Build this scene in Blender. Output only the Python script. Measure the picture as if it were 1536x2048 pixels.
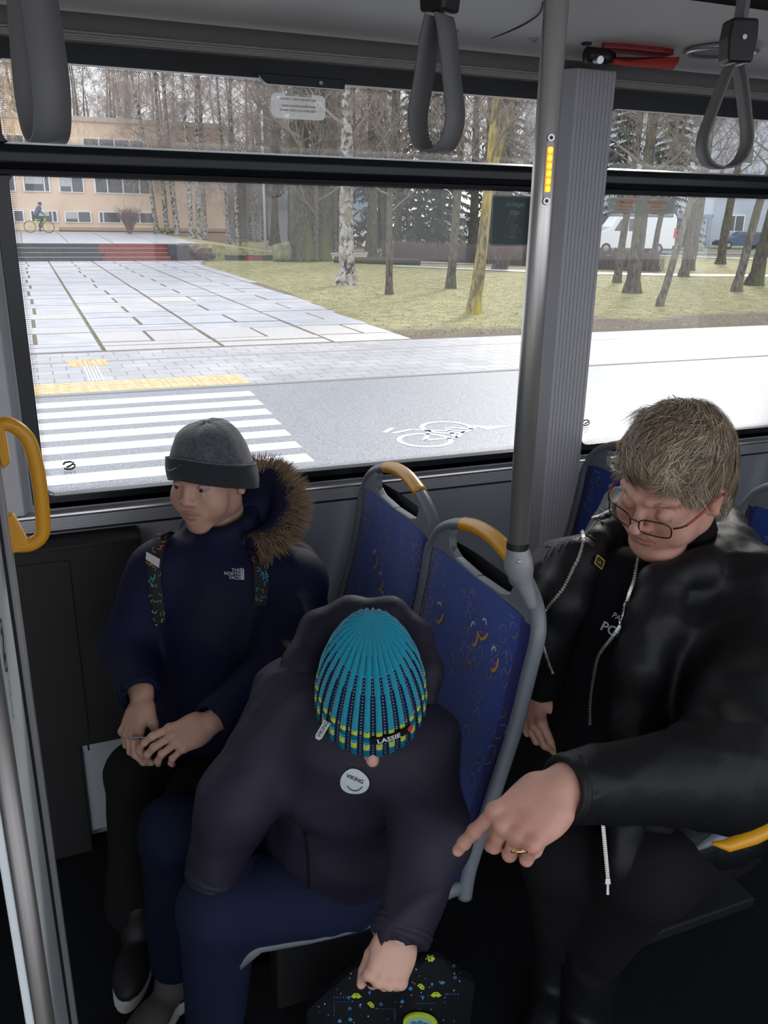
import bpy, bmesh, math, random
import numpy as np
from mathutils import Vector, Matrix, noise
from mathutils.bvhtree import BVHTree
random.seed(7); RNG = np.random.default_rng(7)
for o in list(bpy.data.objects): bpy.data.objects.remove(o)
C = bpy.context.scene.collection
# ------------------------------------------------------------------ camera
FPX, W0, H0 = 1690.0, 1536, 2048
_y, _p, _r = math.radians(22.46), math.radians(19.05), math.radians(0.9)
CF = Vector((math.sin(_y)*math.cos(_p), math.cos(_y)*math.cos(_p), -math.sin(_p)))
_rt = Vector((math.cos(_y), -math.sin(_y), 0)); _up = _rt.cross(CF)
CR = _rt*math.cos(_r) + _up*math.sin(_r); CU = CR.cross(CF)
CAM = Vector((0, -2.05, 1.6))
cam_d = bpy.data.cameras.new('camera'); cam = bpy.data.objects.new('camera', cam_d); C.objects.link(cam)
cam_d.sensor_fit = 'VERTICAL'; cam_d.sensor_height = 24.0; cam_d.lens = FPX/H0*24.0
cam_d.clip_start = 0.02; cam_d.clip_end = 500
m_ = Matrix((CR, CU, -CF)).transposed().to_4x4(); m_.translation = CAM; cam.matrix_world = m_
bpy.context.scene.camera = cam
# ------------------------------------------------------------------ light
sc = bpy.context.scene
sc.view_settings.view_transform = 'Standard'; sc.view_settings.look = 'None'
sc.view_settings.gamma = 1; sc.view_settings.use_curve_mapping = False
sc.view_settings.exposure = 0.2
SKY_STRENGTH = 1.95
SUN_STRENGTH = 3.6
SUN_AZ, SUN_EL, SUN_SIZE = 42.0, 27.0, 9.0     # azimuth from +y towards +x
w = bpy.data.worlds.new('hazy_sky'); sc.world = w; w.use_nodes = True
nt = w.node_tree; nt.nodes.clear()
tc = nt.nodes.new('ShaderNodeTexCoord'); sx = nt.nodes.new('ShaderNodeSeparateXYZ')
rp = nt.nodes.new('ShaderNodeValToRGB'); nz = nt.nodes.new('ShaderNodeTexNoise'); mx = nt.nodes.new('ShaderNodeMixRGB')
bg = nt.nodes.new('ShaderNodeBackground'); ow = nt.nodes.new('ShaderNodeOutputWorld')
nt.links.new(tc.outputs['Generated'], sx.inputs[0]); nt.links.new(sx.outputs['Z'], rp.inputs[0])
rp.color_ramp.elements[0].color = (0.78, 0.79, 0.84, 1); rp.color_ramp.elements[0].position = 0.0
rp.color_ramp.elements[1].color = (0.62, 0.72, 0.95, 1); rp.color_ramp.elements[1].position = 0.7
nt.links.new(tc.outputs['Generated'], nz.inputs['Vector']); nz.inputs['Scale'].default_value = 3; nz.inputs['Detail'].default_value = 6
mx.blend_type = 'MIX'; mx.inputs[2].default_value = (0.97, 0.97, 1.0, 1)
nt.links.new(nz.outputs['Fac'], mx.inputs[0]); nt.links.new(rp.outputs[0], mx.inputs[1])
nt.links.new(mx.outputs[0], bg.inputs['Color']); bg.inputs['Strength'].default_value = SKY_STRENGTH
nt.links.new(bg.outputs[0], ow.inputs[0])
sd = bpy.data.lights.new('sun', 'SUN'); sun = bpy.data.objects.new('sun', sd); C.objects.link(sun)
sd.energy = SUN_STRENGTH; sd.angle = math.radians(SUN_SIZE); sd.color = (1, 0.96, 0.9)
_d = Vector((math.sin(math.radians(SUN_AZ))*math.cos(math.radians(SUN_EL)), math.cos(math.radians(SUN_AZ))*math.cos(math.radians(SUN_EL)), math.sin(math.radians(SUN_EL))))
sun.rotation_euler = _d.to_track_quat('Z', 'Y').to_euler(); sun.location = (20, 20, 20)

def ray(u, v): return CF + CR*((u-768)/FPX) - CU*((v-1024)/FPX)
def P(u, v, d): return CAM + ray(u, v)*d                       # point at depth d
def on(u, v, x=None, y=None, z=None):
    r = ray(u, v)
    t = (x-CAM.x)/r.x if x is not None else (y-CAM.y)/r.y if y is not None else (z-CAM.z)/r.z
    return CAM + r*t
# ------------------------------------------------------------------ materials
MATS = {}
def mat(name, col, rough=0.6, metal=0.0, spec=0.5, col2=None, nscale=20, bump=0.0, bscale=200, emit=None, sheen=0, stretch=None, fac=(0.4, 0.6), coat=0, detail=4):
    if name in MATS: return MATS[name]
    m = bpy.data.materials.new(name); m.use_nodes = True; t = m.node_tree; b = t.nodes['Principled BSDF']
    b.inputs['Base Color'].default_value = (*col, 1); b.inputs['Roughness'].default_value = rough
    b.inputs['Metallic'].default_value = metal; b.inputs['Specular IOR Level'].default_value = spec
    if sheen: b.inputs['Sheen Weight'].default_value = sheen; b.inputs['Sheen Roughness'].default_value = 0.5
    if coat: b.inputs['Coat Weight'].default_value = coat; b.inputs['Coat Roughness'].default_value = 0.15
    c = t.nodes.new('ShaderNodeTexCoord'); src = c.outputs['Object']
    if stretch:
        mp = t.nodes.new('ShaderNodeMapping'); mp.inputs['Scale'].default_value = stretch
        t.links.new(src, mp.inputs[0]); src = mp.outputs[0]
    if col2 is not None:
        n = t.nodes.new('ShaderNodeTexNoise'); n.inputs['Scale'].default_value = nscale; n.inputs['Detail'].default_value = detail
        r = t.nodes.new('ShaderNodeValToRGB'); t.links.new(src, n.inputs['Vector']); t.links.new(n.outputs['Fac'], r.inputs[0])
        r.color_ramp.elements[0].position = fac[0]; r.color_ramp.elements[1].position = fac[1]
        r.color_ramp.elements[0].color = (*col, 1); r.color_ramp.elements[1].color = (*col2, 1)
        t.links.new(r.outputs[0], b.inputs['Base Color'])
    if bump:
        n2 = t.nodes.new('ShaderNodeTexNoise'); n2.inputs['Scale'].default_value = bscale; n2.inputs['Detail'].default_value = 3
        bp = t.nodes.new('ShaderNodeBump'); bp.inputs['Strength'].default_value = bump; bp.inputs['Distance'].default_value = 0.6/bscale
        t.links.new(src, n2.inputs['Vector']); t.links.new(n2.outputs['Fac'], bp.inputs['Height']); t.links.new(bp.outputs[0], b.inputs['Normal'])
    if emit: b.inputs['Emission Color'].default_value = (*emit[:3], 1); b.inputs['Emission Strength'].default_value = emit[3]
    MATS[name] = m; return m
def glass(name, tint=(1, 1, 1), const=None, dirt=0.0):
    m = bpy.data.materials.new(name); m.use_nodes = True; t = m.node_tree; t.nodes.clear()
    o = t.nodes.new('ShaderNodeOutputMaterial'); a = t.nodes.new('ShaderNodeBsdfTransparent'); g = t.nodes.new('ShaderNodeBsdfGlossy')
    f = t.nodes.new('ShaderNodeFresnel'); x = t.nodes.new('ShaderNodeMixShader'); f.inputs[0].default_value = 1.33
    a.inputs[0].default_value = (*tint, 1); g.inputs['Roughness'].default_value = 0.02
    if const is None: t.links.new(f.outputs[0], x.inputs[0])
    else: x.inputs[0].default_value = const
    src = a.outputs[0]
    if dirt:
        l = t.nodes.new('ShaderNodeBsdfTranslucent'); l.inputs[0].default_value = (0.9, 0.9, 0.9, 1); y = t.nodes.new('ShaderNodeMixShader'); y.inputs[0].default_value = dirt
        t.links.new(a.outputs[0], y.inputs[1]); t.links.new(l.outputs[0], y.inputs[2]); src = y.outputs[0]
    t.links.new(src, x.inputs[1]); t.links.new(g.outputs[0], x.inputs[2]); t.links.new(x.outputs[0], o.inputs[0])
    MATS[name] = m; return m
def thin_mat(name, col, alpha=1.0, trans=0.6):
    m = bpy.data.materials.new(name); m.use_nodes = True; t = m.node_tree; t.nodes.clear(); o = t.nodes.new('ShaderNodeOutputMaterial')
    d = t.nodes.new('ShaderNodeBsdfDiffuse'); l = t.nodes.new('ShaderNodeBsdfTranslucent'); a = t.nodes.new('ShaderNodeBsdfTransparent'); x = t.nodes.new('ShaderNodeMixShader'); y = t.nodes.new('ShaderNodeMixShader')
    d.inputs[0].default_value = (*col, 1); l.inputs[0].default_value = (*col, 1); x.inputs[0].default_value = trans; y.inputs[0].default_value = alpha
    L = t.links.new; L(d.outputs[0], x.inputs[1]); L(l.outputs[0], x.inputs[2]); L(a.outputs[0], y.inputs[1]); L(x.outputs[0], y.inputs[2]); L(y.outputs[0], o.inputs[0]); MATS[name] = m; return m
# ------------------------------------------------------------------ mesh helpers
def V(*a): return Vector(a)
def frame(d, up=None):
    d = Vector(d).normalized(); up = Vector(up) if up else Vector((0, 0, 1))
    if abs(d.dot(up.normalized())) > 0.98: up = Vector((1, 0, 0))
    s = d.cross(up).normalized(); return s, s.cross(d).normalized()
class MB:
    def __init__(s): s.v = []; s.f = []; s.m = []
    def add(s, vs, fs, mi=0):
        b = len(s.v); s.v += [tuple(p) for p in vs]; s.f += [tuple(b+i for i in q) for q in fs]; s.m += [mi]*len(fs); return s
    def box(s, a, b, mi=0, M=None):
        x0, y0, z0 = a; x1, y1, z1 = b
        vs = [Vector(p) for p in ((x0,y0,z0),(x1,y0,z0),(x1,y1,z0),(x0,y1,z0),(x0,y0,z1),(x1,y0,z1),(x1,y1,z1),(x0,y1,z1))]
        if M: vs = [M @ p for p in vs]
        return s.add(vs, [(0,3,2,1),(4,5,6,7),(0,1,5,4),(1,2,6,5),(2,3,7,6),(3,0,4,7)], mi)
    def prism(s, pts, off, mi=0):
        n = len(pts); off = Vector(off); vs = [Vector(p) for p in pts] + [Vector(p)+off for p in pts]
        return s.add(vs, [tuple(range(n))[::-1], tuple(range(n, 2*n))] + [(i, (i+1) % n, n+(i+1) % n, n+i) for i in range(n)], mi)
    def tube(s, pts, r, n=10, mi=0, closed=False, caps=True, flat=1.0, up=None):
        pts = [Vector(p) for p in pts]; k = len(pts)
        if not hasattr(r, '__len__'): r = [r]*k
        vs = []; pu = Vector(up) if up else None
        for i, p in enumerate(pts):
            d = (pts[(i+1) % k]-pts[i-1]) if closed else (pts[min(i+1, k-1)]-pts[max(i-1, 0)])
            if d.length < 1e-9: d = Vector((0, 0, 1))
            d.normalize()
            if pu is None: a, b = frame(d)
            else:
                a = d.cross(pu)
                if a.length < 1e-5: a, b = frame(d)
                else: a.normalize(); b = a.cross(d).normalized()
            if not up: pu = b
            for j in range(n):
                t = 2*math.pi*j/n; vs.append(p + a*math.cos(t)*r[i] + b*math.sin(t)*r[i]*flat)
        fs = []
        for i in range(k if closed else k-1):
            for j in range(n):
                i2 = (i+1) % k; fs.append((i*n+j, i*n+(j+1) % n, i2*n+(j+1) % n, i2*n+j))
        if caps and not closed: fs += [tuple(range(n))[::-1], tuple((k-1)*n+j for j in range(n))]
        return s.add(vs, fs, mi)
    def cyl(s, a, b, r, n=16, mi=0): return s.tube([a, b], r, n, mi)
    def lathe(s, prof, n=24, mi=0, M=None):
        vs = []
        for (r, z) in prof:
            for j in range(n):
                p = Vector((r*math.cos(2*math.pi*j/n), r*math.sin(2*math.pi*j/n), z)); vs.append(M @ p if M else p)
        fs = [(i*n+j, i*n+(j+1) % n, (i+1)*n+(j+1) % n, (i+1)*n+j) for i in range(len(prof)-1) for j in range(n)]
        return s.add(vs, fs, mi)
    def grid(s, fn, nu, nv, mi=0, cu=False):
        vs = [fn(i/nu, j/nv) for j in range(nv+1) for i in range(nu+1)]
        return s.add(vs, [(j*(nu+1)+i, j*(nu+1)+i+1, (j+1)*(nu+1)+i+1, (j+1)*(nu+1)+i) for j in range(nv) for i in range(nu)], mi)
    def ribbon(s, pts, ws, nrm, mi=0):
        pts = [Vector(p) for p in pts]; k = len(pts); vs = []
        if not hasattr(ws, '__len__'): ws = [ws]*k
        for i, p in enumerate(pts):
            d = (pts[min(i+1, k-1)]-pts[max(i-1, 0)]); n = Vector(nrm[i] if isinstance(nrm, list) else nrm)
            a = d.cross(n); a = a.normalized() if a.length > 1e-9 else Vector((1, 0, 0))
            vs += [p-a*ws[i]/2, p+a*ws[i]/2]
        return s.add(vs, [(2*i, 2*i+1, 2*i+3, 2*i+2) for i in range(k-1)], mi)
    def ell(s, c, r, n=16, mi=0, M=None):
        c = Vector(c); vs = []
        for i in range(n//2+1):
            for j in range(n):
                a = math.pi*i/(n//2); b = 2*math.pi*j/n
                p = Vector((r[0]*math.sin(a)*math.cos(b), r[1]*math.sin(a)*math.sin(b), r[2]*math.cos(a)))
                vs.append(c + (M @ p if M else p))
        return s.add(vs, [(i*n+j, i*n+(j+1) % n, (i+1)*n+(j+1) % n, (i+1)*n+j) for i in range(n//2) for j in range(n)], mi)
    def build(s, name, mats, parent=None, smooth=False, bevel=0, loc=None):
        me = bpy.data.meshes.new(name); vs = s.v
        if loc is not None: vs = [(p[0]-loc[0], p[1]-loc[1], p[2]-loc[2]) for p in vs]
        me.from_pydata(vs, [], s.f)
        if not isinstance(mats, (list, tuple)): mats = [mats]
        for m in mats: me.materials.append(m)
        me.polygons.foreach_set('material_index', s.m)
        if smooth: me.polygons.foreach_set('use_smooth', [True]*len(s.f))
        me.update(); me.validate()
        if not smooth or smooth == 'fix':
            b = bmesh.new(); b.from_mesh(me); bmesh.ops.recalc_face_normals(b, faces=b.faces); b.to_mesh(me); b.free()
        o = bpy.data.objects.new(name, me); C.objects.link(o)
        if loc is not None: o.location = loc
        if parent is not None: o.parent = parent; 
        if parent is not None and loc is None: o.matrix_parent_inverse = Matrix.Translation(-Vector(parent.location))
        if bevel:
            md = o.modifiers.new('bevel', 'BEVEL'); md.width = bevel; md.segments = 3; md.limit_method = 'ANGLE'
        return o
def tag(o, label, cat, group=None, kind=None):
    if label: o['label'] = label
    if cat: o['category'] = cat
    if group: o['group'] = group
    if kind: o['kind'] = kind
    return o
def thing(name, label, cat, loc=(0, 0, 0), group=None):
    o = bpy.data.objects.new(name, None); C.objects.link(o); o.location = loc; o.empty_display_size = 0.05
    return tag(o, label, cat, group)
def struct(o): o['kind'] = 'structure'; return o
def lab(o, s): o['label'] = s; return o
def dup(root, loc, rz=0.0, sc_=1.0, label=None, group=None):
    r = root.copy(); C.objects.link(r); r.location = loc; r.rotation_euler = (0, 0, rz); r.scale = (sc_, sc_, sc_)
    if label: r['label'] = label
    if group: r['group'] = group
    for ch in list(root.children):
        c = ch.copy(); C.objects.link(c); c.parent = r
        for g in ch.children:
            d = g.copy(); C.objects.link(d); d.parent = c
    return r
def spline(pts, n=8):
    pts = [Vector(p) for p in pts]; out = []
    for i in range(len(pts)-1):
        p0 = pts[max(i-1, 0)]; p1 = pts[i]; p2 = pts[i+1]; p3 = pts[min(i+2, len(pts)-1)]
        for k in range(n):
            t = k/n; out.append(0.5*((2*p1)+(p2-p0)*t+(2*p0-5*p1+4*p2-p3)*t*t+(3*p1-p0-3*p2+p3)*t**3))
    out.append(pts[-1]); return out
def text_mesh(s, size=1.0, bold=False, align='CENTER'):
    cu = bpy.data.curves.new('t', 'FONT'); cu.body = s; cu.size = size; cu.align_x = align; cu.align_y = 'CENTER'; cu.resolution_u = 3
    if bold: cu.offset = 0.02*size
    o = bpy.data.objects.new('t', cu); C.objects.link(o); bpy.context.view_layer.update()
    me = bpy.data.meshes.new_from_object(o.evaluated_get(bpy.context.evaluated_depsgraph_get()))
    vs = [tuple(v.co) for v in me.vertices]; fs = [tuple(p.vertices) for p in me.polygons]
    bpy.data.objects.remove(o); bpy.data.curves.remove(cu); bpy.data.meshes.remove(me); return vs, fs
def put_text(mb, s, size, origin, ux, uy, mi=0, bold=False, align='CENTER'):
    vs, fs = text_mesh(s, size, bold, align); o = Vector(origin); ux = Vector(ux); uy = Vector(uy)
    mb.add([o+ux*a[0]+uy*a[1] for a in vs], fs, mi)
# ------------------------------------------------------------------ implicit surfaces
class SDF:
    """smooth union of ellipsoids and tapered capsules, meshed with surface nets"""
    def __init__(s, h): s.h = h; s.ops = []; s.k = 0.01; s.id = 0
    def e(s, c, r, M=None, k=None, sub=False, id=None):
        s.ops.append(('e', Vector(c), Vector(r) if hasattr(r, '__len__') else Vector((r, r, r)), M, k or s.k, sub, s.id if id is None else id)); return s
    def c(s, a, b, ra, rb=None, k=None, sub=False, id=None, flat=None):
        s.ops.append(('c', Vector(a), Vector(b), (ra, rb if rb is not None else ra, flat), k or s.k, sub, s.id if id is None else id)); return s
    def chain(s, pts, rs, **kw):
        for i in range(len(pts)-1): s.c(pts[i], pts[i+1], rs[i], rs[i+1], **kw)
        return s
    def mesh(s, warp=None, cut=None):
        h = s.h; lo = np.full(3, 1e9); hi = -lo
        bbs = []
        for o in s.ops:
            if o[0] == 'e':
                rr = max(o[2]) if o[3] is not None else None
                r = np.array([rr]*3) if rr else np.array(o[2]); a = np.array(o[1])-r; b = np.array(o[1])+r
            else:
                r = max(o[3][:2]); a = np.minimum(np.array(o[1]), np.array(o[2]))-r; b = np.maximum(np.array(o[1]), np.array(o[2]))+r
            k = o[-3]; a = a-k-3*h; b = b+k+3*h; bbs.append((a, b))
            if not o[-2]: lo = np.minimum(lo, a); hi = np.maximum(hi, b)
        n = np.ceil((hi-lo)/h).astype(int)+1
        D = np.full(n, 0.05, np.float32); BEST = np.full(n, 1e3, np.float32); ID = np.zeros(n, np.int16)
        for o, (a, b) in zip(s.ops, bbs):
            i0 = np.clip(np.floor((a-lo)/h).astype(int), 0, n-1); i1 = np.clip(np.ceil((b-lo)/h).astype(int)+1, 1, n)
            if (i1 <= i0).any(): continue
            ax = [(lo[q]+h*np.arange(i0[q], i1[q])).astype(np.float32) for q in range(3)]
            X, Y, Z = np.meshgrid(*ax, indexing='ij')
            if o[0] == 'e':
                c, r, M = o[1], o[2], o[3]; dx, dy, dz = X-c[0], Y-c[1], Z-c[2]
                if M is not None:
                    q = [dx*M[0][j]+dy*M[1][j]+dz*M[2][j] for j in range(3)]; dx, dy, dz = q
                k0 = np.sqrt((dx/r[0])**2+(dy/r[1])**2+(dz/r[2])**2)+1e-6
                k1 = np.sqrt((dx/r[0]**2)**2+(dy/r[1]**2)**2+(dz/r[2]**2)**2)+1e-6
                d = k0*(k0-1)/k1; kk, sub, idd = o[4], o[5], o[6]
            else:
                A, B, (ra, rb, flat) = o[1], o[2], o[3]; ba = B-A; L = max(ba.dot(ba), 1e-9)
                px, py, pz = X-A[0], Y-A[1], Z-A[2]
                t = np.clip((px*ba[0]+py*ba[1]+pz*ba[2])/L, 0, 1)
                qx, qy, qz = px-t*ba[0], py-t*ba[1], pz-t*ba[2]
                if flat is not None:
                    fn, fs = flat; f = qx*fn[0]+qy*fn[1]+qz*fn[2]; e = (fs-1)*f
                    d = np.sqrt(np.maximum(qx*qx+qy*qy+qz*qz-f*f+(fs*f)**2, 1e-12))-(ra+(rb-ra)*t)
                else: d = np.sqrt(qx*qx+qy*qy+qz*qz)-(ra+(rb-ra)*t)
                kk, sub, idd = o[4], o[5], o[6]
            sl = tuple(slice(i0[q], i1[q]) for q in range(3)); D0 = D[sl]
            if sub:
                hh = np.clip(0.5-0.5*(D0+d)/kk, 0, 1); D[sl] = D0*(1-hh)-d*hh+kk*hh*(1-hh)
                if idd >= 0:
                    mk = (-d > D0-0.0005); I = ID[sl]; I[mk] = idd
            else:
                hh = np.clip(0.5+0.5*(D0-d)/kk, 0, 1); D[sl] = D0*(1-hh)+d*hh-kk*hh*(1-hh)
                Bs = BEST[sl]; I = ID[sl]; mk = d < Bs; I[mk] = idd; Bs[mk] = d[mk]
        if warp is not None:
            ax = [(lo[q]+h*np.arange(n[q])).astype(np.float32) for q in range(3)]
            X, Y, Z = np.meshgrid(*ax, indexing='ij'); D += warp(X, Y, Z).astype(np.float32)
        if cut is not None:
            ax = [(lo[q]+h*np.arange(n[q])).astype(np.float32) for q in range(3)]
            X, Y, Z = np.meshgrid(*ax, indexing='ij')
            for (p, nn) in cut: D = np.maximum(D, (X-p[0])*nn[0]+(Y-p[1])*nn[1]+(Z-p[2])*nn[2])
        # surface nets
        S = D < 0; nx, ny, nz_ = n
        c = np.zeros((nx-1, ny-1, nz_-1), np.int8)
        for dx in (0, 1):
            for dy in (0, 1):
                for dz in (0, 1): c += S[dx:nx-1+dx, dy:ny-1+dy, dz:nz_-1+dz]
        act = (c > 0) & (c < 8); idx = np.full(act.shape, -1, np.int64); cells = np.argwhere(act); idx[act] = np.arange(len(cells))
        acc = np.zeros((len(cells), 3)); cnt = np.zeros(len(cells))
        corners = [(0,0,0),(1,0,0),(0,1,0),(1,1,0),(0,0,1),(1,0,1),(0,1,1),(1,1,1)]
        dv = [D[cells[:,0]+q[0], cells[:,1]+q[1], cells[:,2]+q[2]] for q in corners]
        for i in range(8):
            for j in range(i+1, 8):
                if sum(abs(corners[i][q]-corners[j][q]) for q in range(3)) != 1: continue
                a, b = dv[i], dv[j]; cr = (a < 0) != (b < 0); t = np.where(cr, a/(a-b+1e-12), 0)
                pa = np.array(corners[i]); pb = np.array(corners[j])
                acc += np.where(cr[:, None], pa+(pb-pa)*t[:, None], 0); cnt += cr
        pos = lo+h*(cells+acc/np.maximum(cnt, 1)[:, None])
        vid = ID[cells[:,0], cells[:,1], cells[:,2]]
        faces = []
        for axq in range(3):
            a1, a2 = [(1, 2), (2, 0), (0, 1)][axq]
            sh = [slice(None)]*3; sh[axq] = slice(0, n[axq]-1); sh2 = [slice(None)]*3; sh2[axq] = slice(1, n[axq])
            cr = S[tuple(sh)] != S[tuple(sh2)]; e = np.argwhere(cr)
            ok = (e[:, a1] > 0) & (e[:, a2] > 0) & (e[:, a1] < n[a1]-1) & (e[:, a2] < n[a2]-1); e = e[ok]
            u1 = np.zeros(3, int); u1[a1] = 1; u2 = np.zeros(3, int); u2[a2] = 1
            g = lambda q: idx[q[:,0], q[:,1], q[:,2]]
            F4 = np.stack([g(e-u1-u2), g(e-u2), g(e), g(e-u1)], 1); ins = S[e[:,0], e[:,1], e[:,2]]
            F4[~ins] = F4[~ins][:, ::-1]; faces.append(F4)
        F = np.concatenate(faces); F = F[(F >= 0).all(1)]
        # light smoothing
        for _ in range(1):
            nb = np.zeros_like(pos); cn = np.zeros(len(pos))
            for i in range(4):
                j = (i+1) % 4; np.add.at(nb, F[:, i], pos[F[:, j]]); np.add.at(cn, F[:, i], 1); np.add.at(nb, F[:, j], pos[F[:, i]]); np.add.at(cn, F[:, j], 1)
            pos = pos*0.5+0.5*nb/np.maximum(cn, 1)[:, None]
        fid = vid[F[:, 0]]
        return pos, F, fid
def sdf_object(name, parts, mats, parent=None, shade=True):
    """parts: list of (pos, faces, ids); joined in one mesh"""
    off = 0; P_ = []; F_ = []; I_ = []
    for (p, f, i) in parts: P_.append(p); F_.append(f+off); I_.append(i); off += len(p)
    P_ = np.concatenate(P_); F_ = np.concatenate(F_); I_ = np.concatenate(I_)
    me = bpy.data.meshes.new(name); me.vertices.add(len(P_)); me.vertices.foreach_set('co', P_.astype(np.float32).ravel())
    me.loops.add(len(F_)*4); me.loops.foreach_set('vertex_index', F_.astype(np.int32).ravel())
    me.polygons.add(len(F_)); me.polygons.foreach_set('loop_start', np.arange(0, len(F_)*4, 4, dtype=np.int32))
    for m in mats: me.materials.append(m)
    me.update(calc_edges=True); me.polygons.foreach_set('material_index', I_.astype(np.int32)); me.polygons.foreach_set('use_smooth', [True]*len(F_)); me.validate(); me.update()
    o = bpy.data.objects.new(name, me); C.objects.link(o)
    if parent is not None: o.parent = parent; o.matrix_parent_inverse = Matrix.Translation(-Vector(parent.location))
    return o
def bvh_of(*objs):
    vs = []; fs = []
    for o in objs:
        b = len(vs); vs += [v.co.copy() for v in o.data.vertices]; fs += [tuple(b+i for i in p.vertices) for p in o.data.polygons]
    return BVHTree.FromPolygons(vs, fs)
def hit(b, u, v, off=0.002):
    r = ray(u, v).normalized(); q = b.ray_cast(CAM, r)
    if q[0] is None: return None, None
    n = q[1]; 
    if n.dot(r) > 0: n = -n
    return q[0]+n*off, n
def drape(mb, b, u, v, vs, fs, ux, uy, mi=0, off=0.002, dflt=None):
    """lay flat shape (vs in units of pixels-frame ux,uy) on surface b"""
    out = []; last = dflt
    for a in vs:
        p, n = hit(b, u+a[0]*ux[0]+a[1]*uy[0], v+a[0]*ux[1]+a[1]*uy[1], off)
        if p is None: p = last if last is not None else P(u, v, 1.5)
        last = p; out.append(p)
    mb.add(out, fs, mi)
def folds(amp, freq, seed=0, aniso=(1, 1, 0.5)):
    r = np.random.default_rng(seed); ph = r.uniform(0, 6.28, 12); dr = r.normal(size=(4, 3)); dr /= np.linalg.norm(dr, axis=1)[:, None]
    def f(X, Y, Z):
        x, y, z = X*aniso[0], Y*aniso[1], Z*aniso[2]
        wx = np.sin(freq*0.6*y+ph[0])+np.sin(freq*0.45*z+ph[1]); wy = np.sin(freq*0.5*x+ph[2])+np.sin(freq*0.7*z+ph[3])
        s = 0
        for i in range(4):
            t = freq*(dr[i,0]*x+dr[i,1]*y+dr[i,2]*z)+1.3*(wx*dr[i,1]+wy*dr[i,0])+ph[4+i]
            s = s+(1-np.abs(np.sin(t)))**2*0.7-0.25
        return -amp*s*0.6
    return f
# ================================================================== the bus body
G_ = lambda n: MATS[n]
mat('wall_grey', (0.26, 0.285, 0.315), 0.5, col2=(0.28, 0.305, 0.335), nscale=3, bump=0.05, bscale=400)
mat('cove_grey', (0.15, 0.147, 0.14), 0.6, bump=0.04, bscale=500)
mat('ceiling_pale', (0.72, 0.71, 0.68), 0.6)
mat('alu', (0.62, 0.62, 0.63), 0.3, 0.9, bump=0.02, bscale=900, stretch=(0.05, 1, 1))
mat('alu_dull', (0.42, 0.43, 0.45), 0.45, 0.4)
mat('black_frame', (0.006, 0.008, 0.012), 0.28, spec=0.5)
mat('black_matte', (0.008, 0.0085, 0.009), 0.7)
mat('floor_black', (0.007, 0.008, 0.009), 0.75, spec=0.2, col2=(0.05, 0.052, 0.055), nscale=260, fac=(0.66, 0.74), bump=0.1, bscale=300, detail=1)
mat('pillar_grey', (0.48, 0.485, 0.51), 0.5)
mat('steel', (0.70, 0.68, 0.66), 0.36, 0.85, bump=0.03, bscale=60, stretch=(1, 1, 0.02))
mat('yellow_plastic', (0.72, 0.34, 0.015), 0.35)
mat('yellow_floor', (0.45, 0.33, 0.07), 0.7, col2=(0.36, 0.27, 0.06), nscale=40)
mat('grey_plastic', (0.17, 0.195, 0.22), 0.4)
mat('pale_grey_plastic', (0.26, 0.27, 0.28), 0.35)
mat('strap_grey', (0.15, 0.15, 0.152), 0.55, bump=0.15, bscale=900)
mat('black_plastic', (0.012, 0.012, 0.013), 0.4)
mat('panel_white', (0.62, 0.67, 0.69), 0.3)
mat('white_panel', (0.36, 0.39, 0.42), 0.45)
mat('seal', (0.004, 0.004, 0.004), 0.6)
mat('decal_black', (0.01, 0.01, 0.012), 0.5)
thin_mat('decal_white', (0.85, 0.86, 0.87), 1, 0.6)
thin_mat('decal_clear', (0.8, 0.81, 0.82), 0.45, 0.6)
mat('decal_green', (0.012, 0.045, 0.04), 0.35)
thin_mat('decal_orange', (0.9, 0.2, 0.08), 1, 0.5)
mat('red_plastic', (0.30, 0.02, 0.02), 0.35)
mat('frit', (0.01, 0.01, 0.01), 0.6)
glass('window_glass', (0.96, 0.97, 0.97), dirt=0.014)
XL, XR, YB, ZT = -2.2, 4.4, -2.45, 2.12
m = MB(); m.box((XL, YB, -0.06), (-0.30, 0.0, 0.0)); m.box((-0.30, -1.15, -0.06), (XR, 0.0, 0.0)); m.box((-0.3, YB, -0.06), (XR, -1.15, 0.0))
fl = struct(m.build('floor', G_('floor_black')))
# outer skirt below the floor so that the body is closed
# wall with two window openings
WIN = [(-0.02, 1.30, 0.965, 1.905), (1.50, 2.85, 0.965, 1.905), (3.05, 4.2, 0.965, 1.905), (-1.5, -0.2, 0.965, 1.905)]
m = MB(); Y0, Y1 = 0.0, 0.07
m.box((XL, Y0, 0.0), (XR, Y1, 0.955)); m.box((XL, Y0, 1.935), (XR, Y1, ZT))
edges = [XL, -1.5, -0.22, -0.045, 1.315, 1.475, 2.86, 3.05, 4.2, XR]
for i in range(0, len(edges), 2): m.box((edges[i], Y0, 0.955), (edges[i+1], Y1, 1.935))
struct(m.build('wall_front', G_('wall_grey')))
# rear wall of the bus (behind the camera) with windows, end walls
m = MB(); m.box((0.7, YB-0.07, -0.0), (XR, YB, 0.80)); m.box((XL, YB-0.07, 1.95), (XR, YB, ZT))
for a, b in ((XL, -1.9), (-0.62, -0.54), (0.62, 0.72), (2.4, 2.5), (4.2, XR)): m.box((a, YB-0.07, 0.0), (b, YB, 1.95))
struct(m.build('wall_rear', G_('wall_grey')))
m = MB(); m.box((XL-0.05, YB, 0), (XL, Y1, ZT)); struct(m.build('wall_left', G_('wall_grey')))
m = MB(); m.box((XR, YB, 0), (XR+0.05, Y1, ZT)); struct(m.build('wall_right', G_('wall_grey')))
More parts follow.
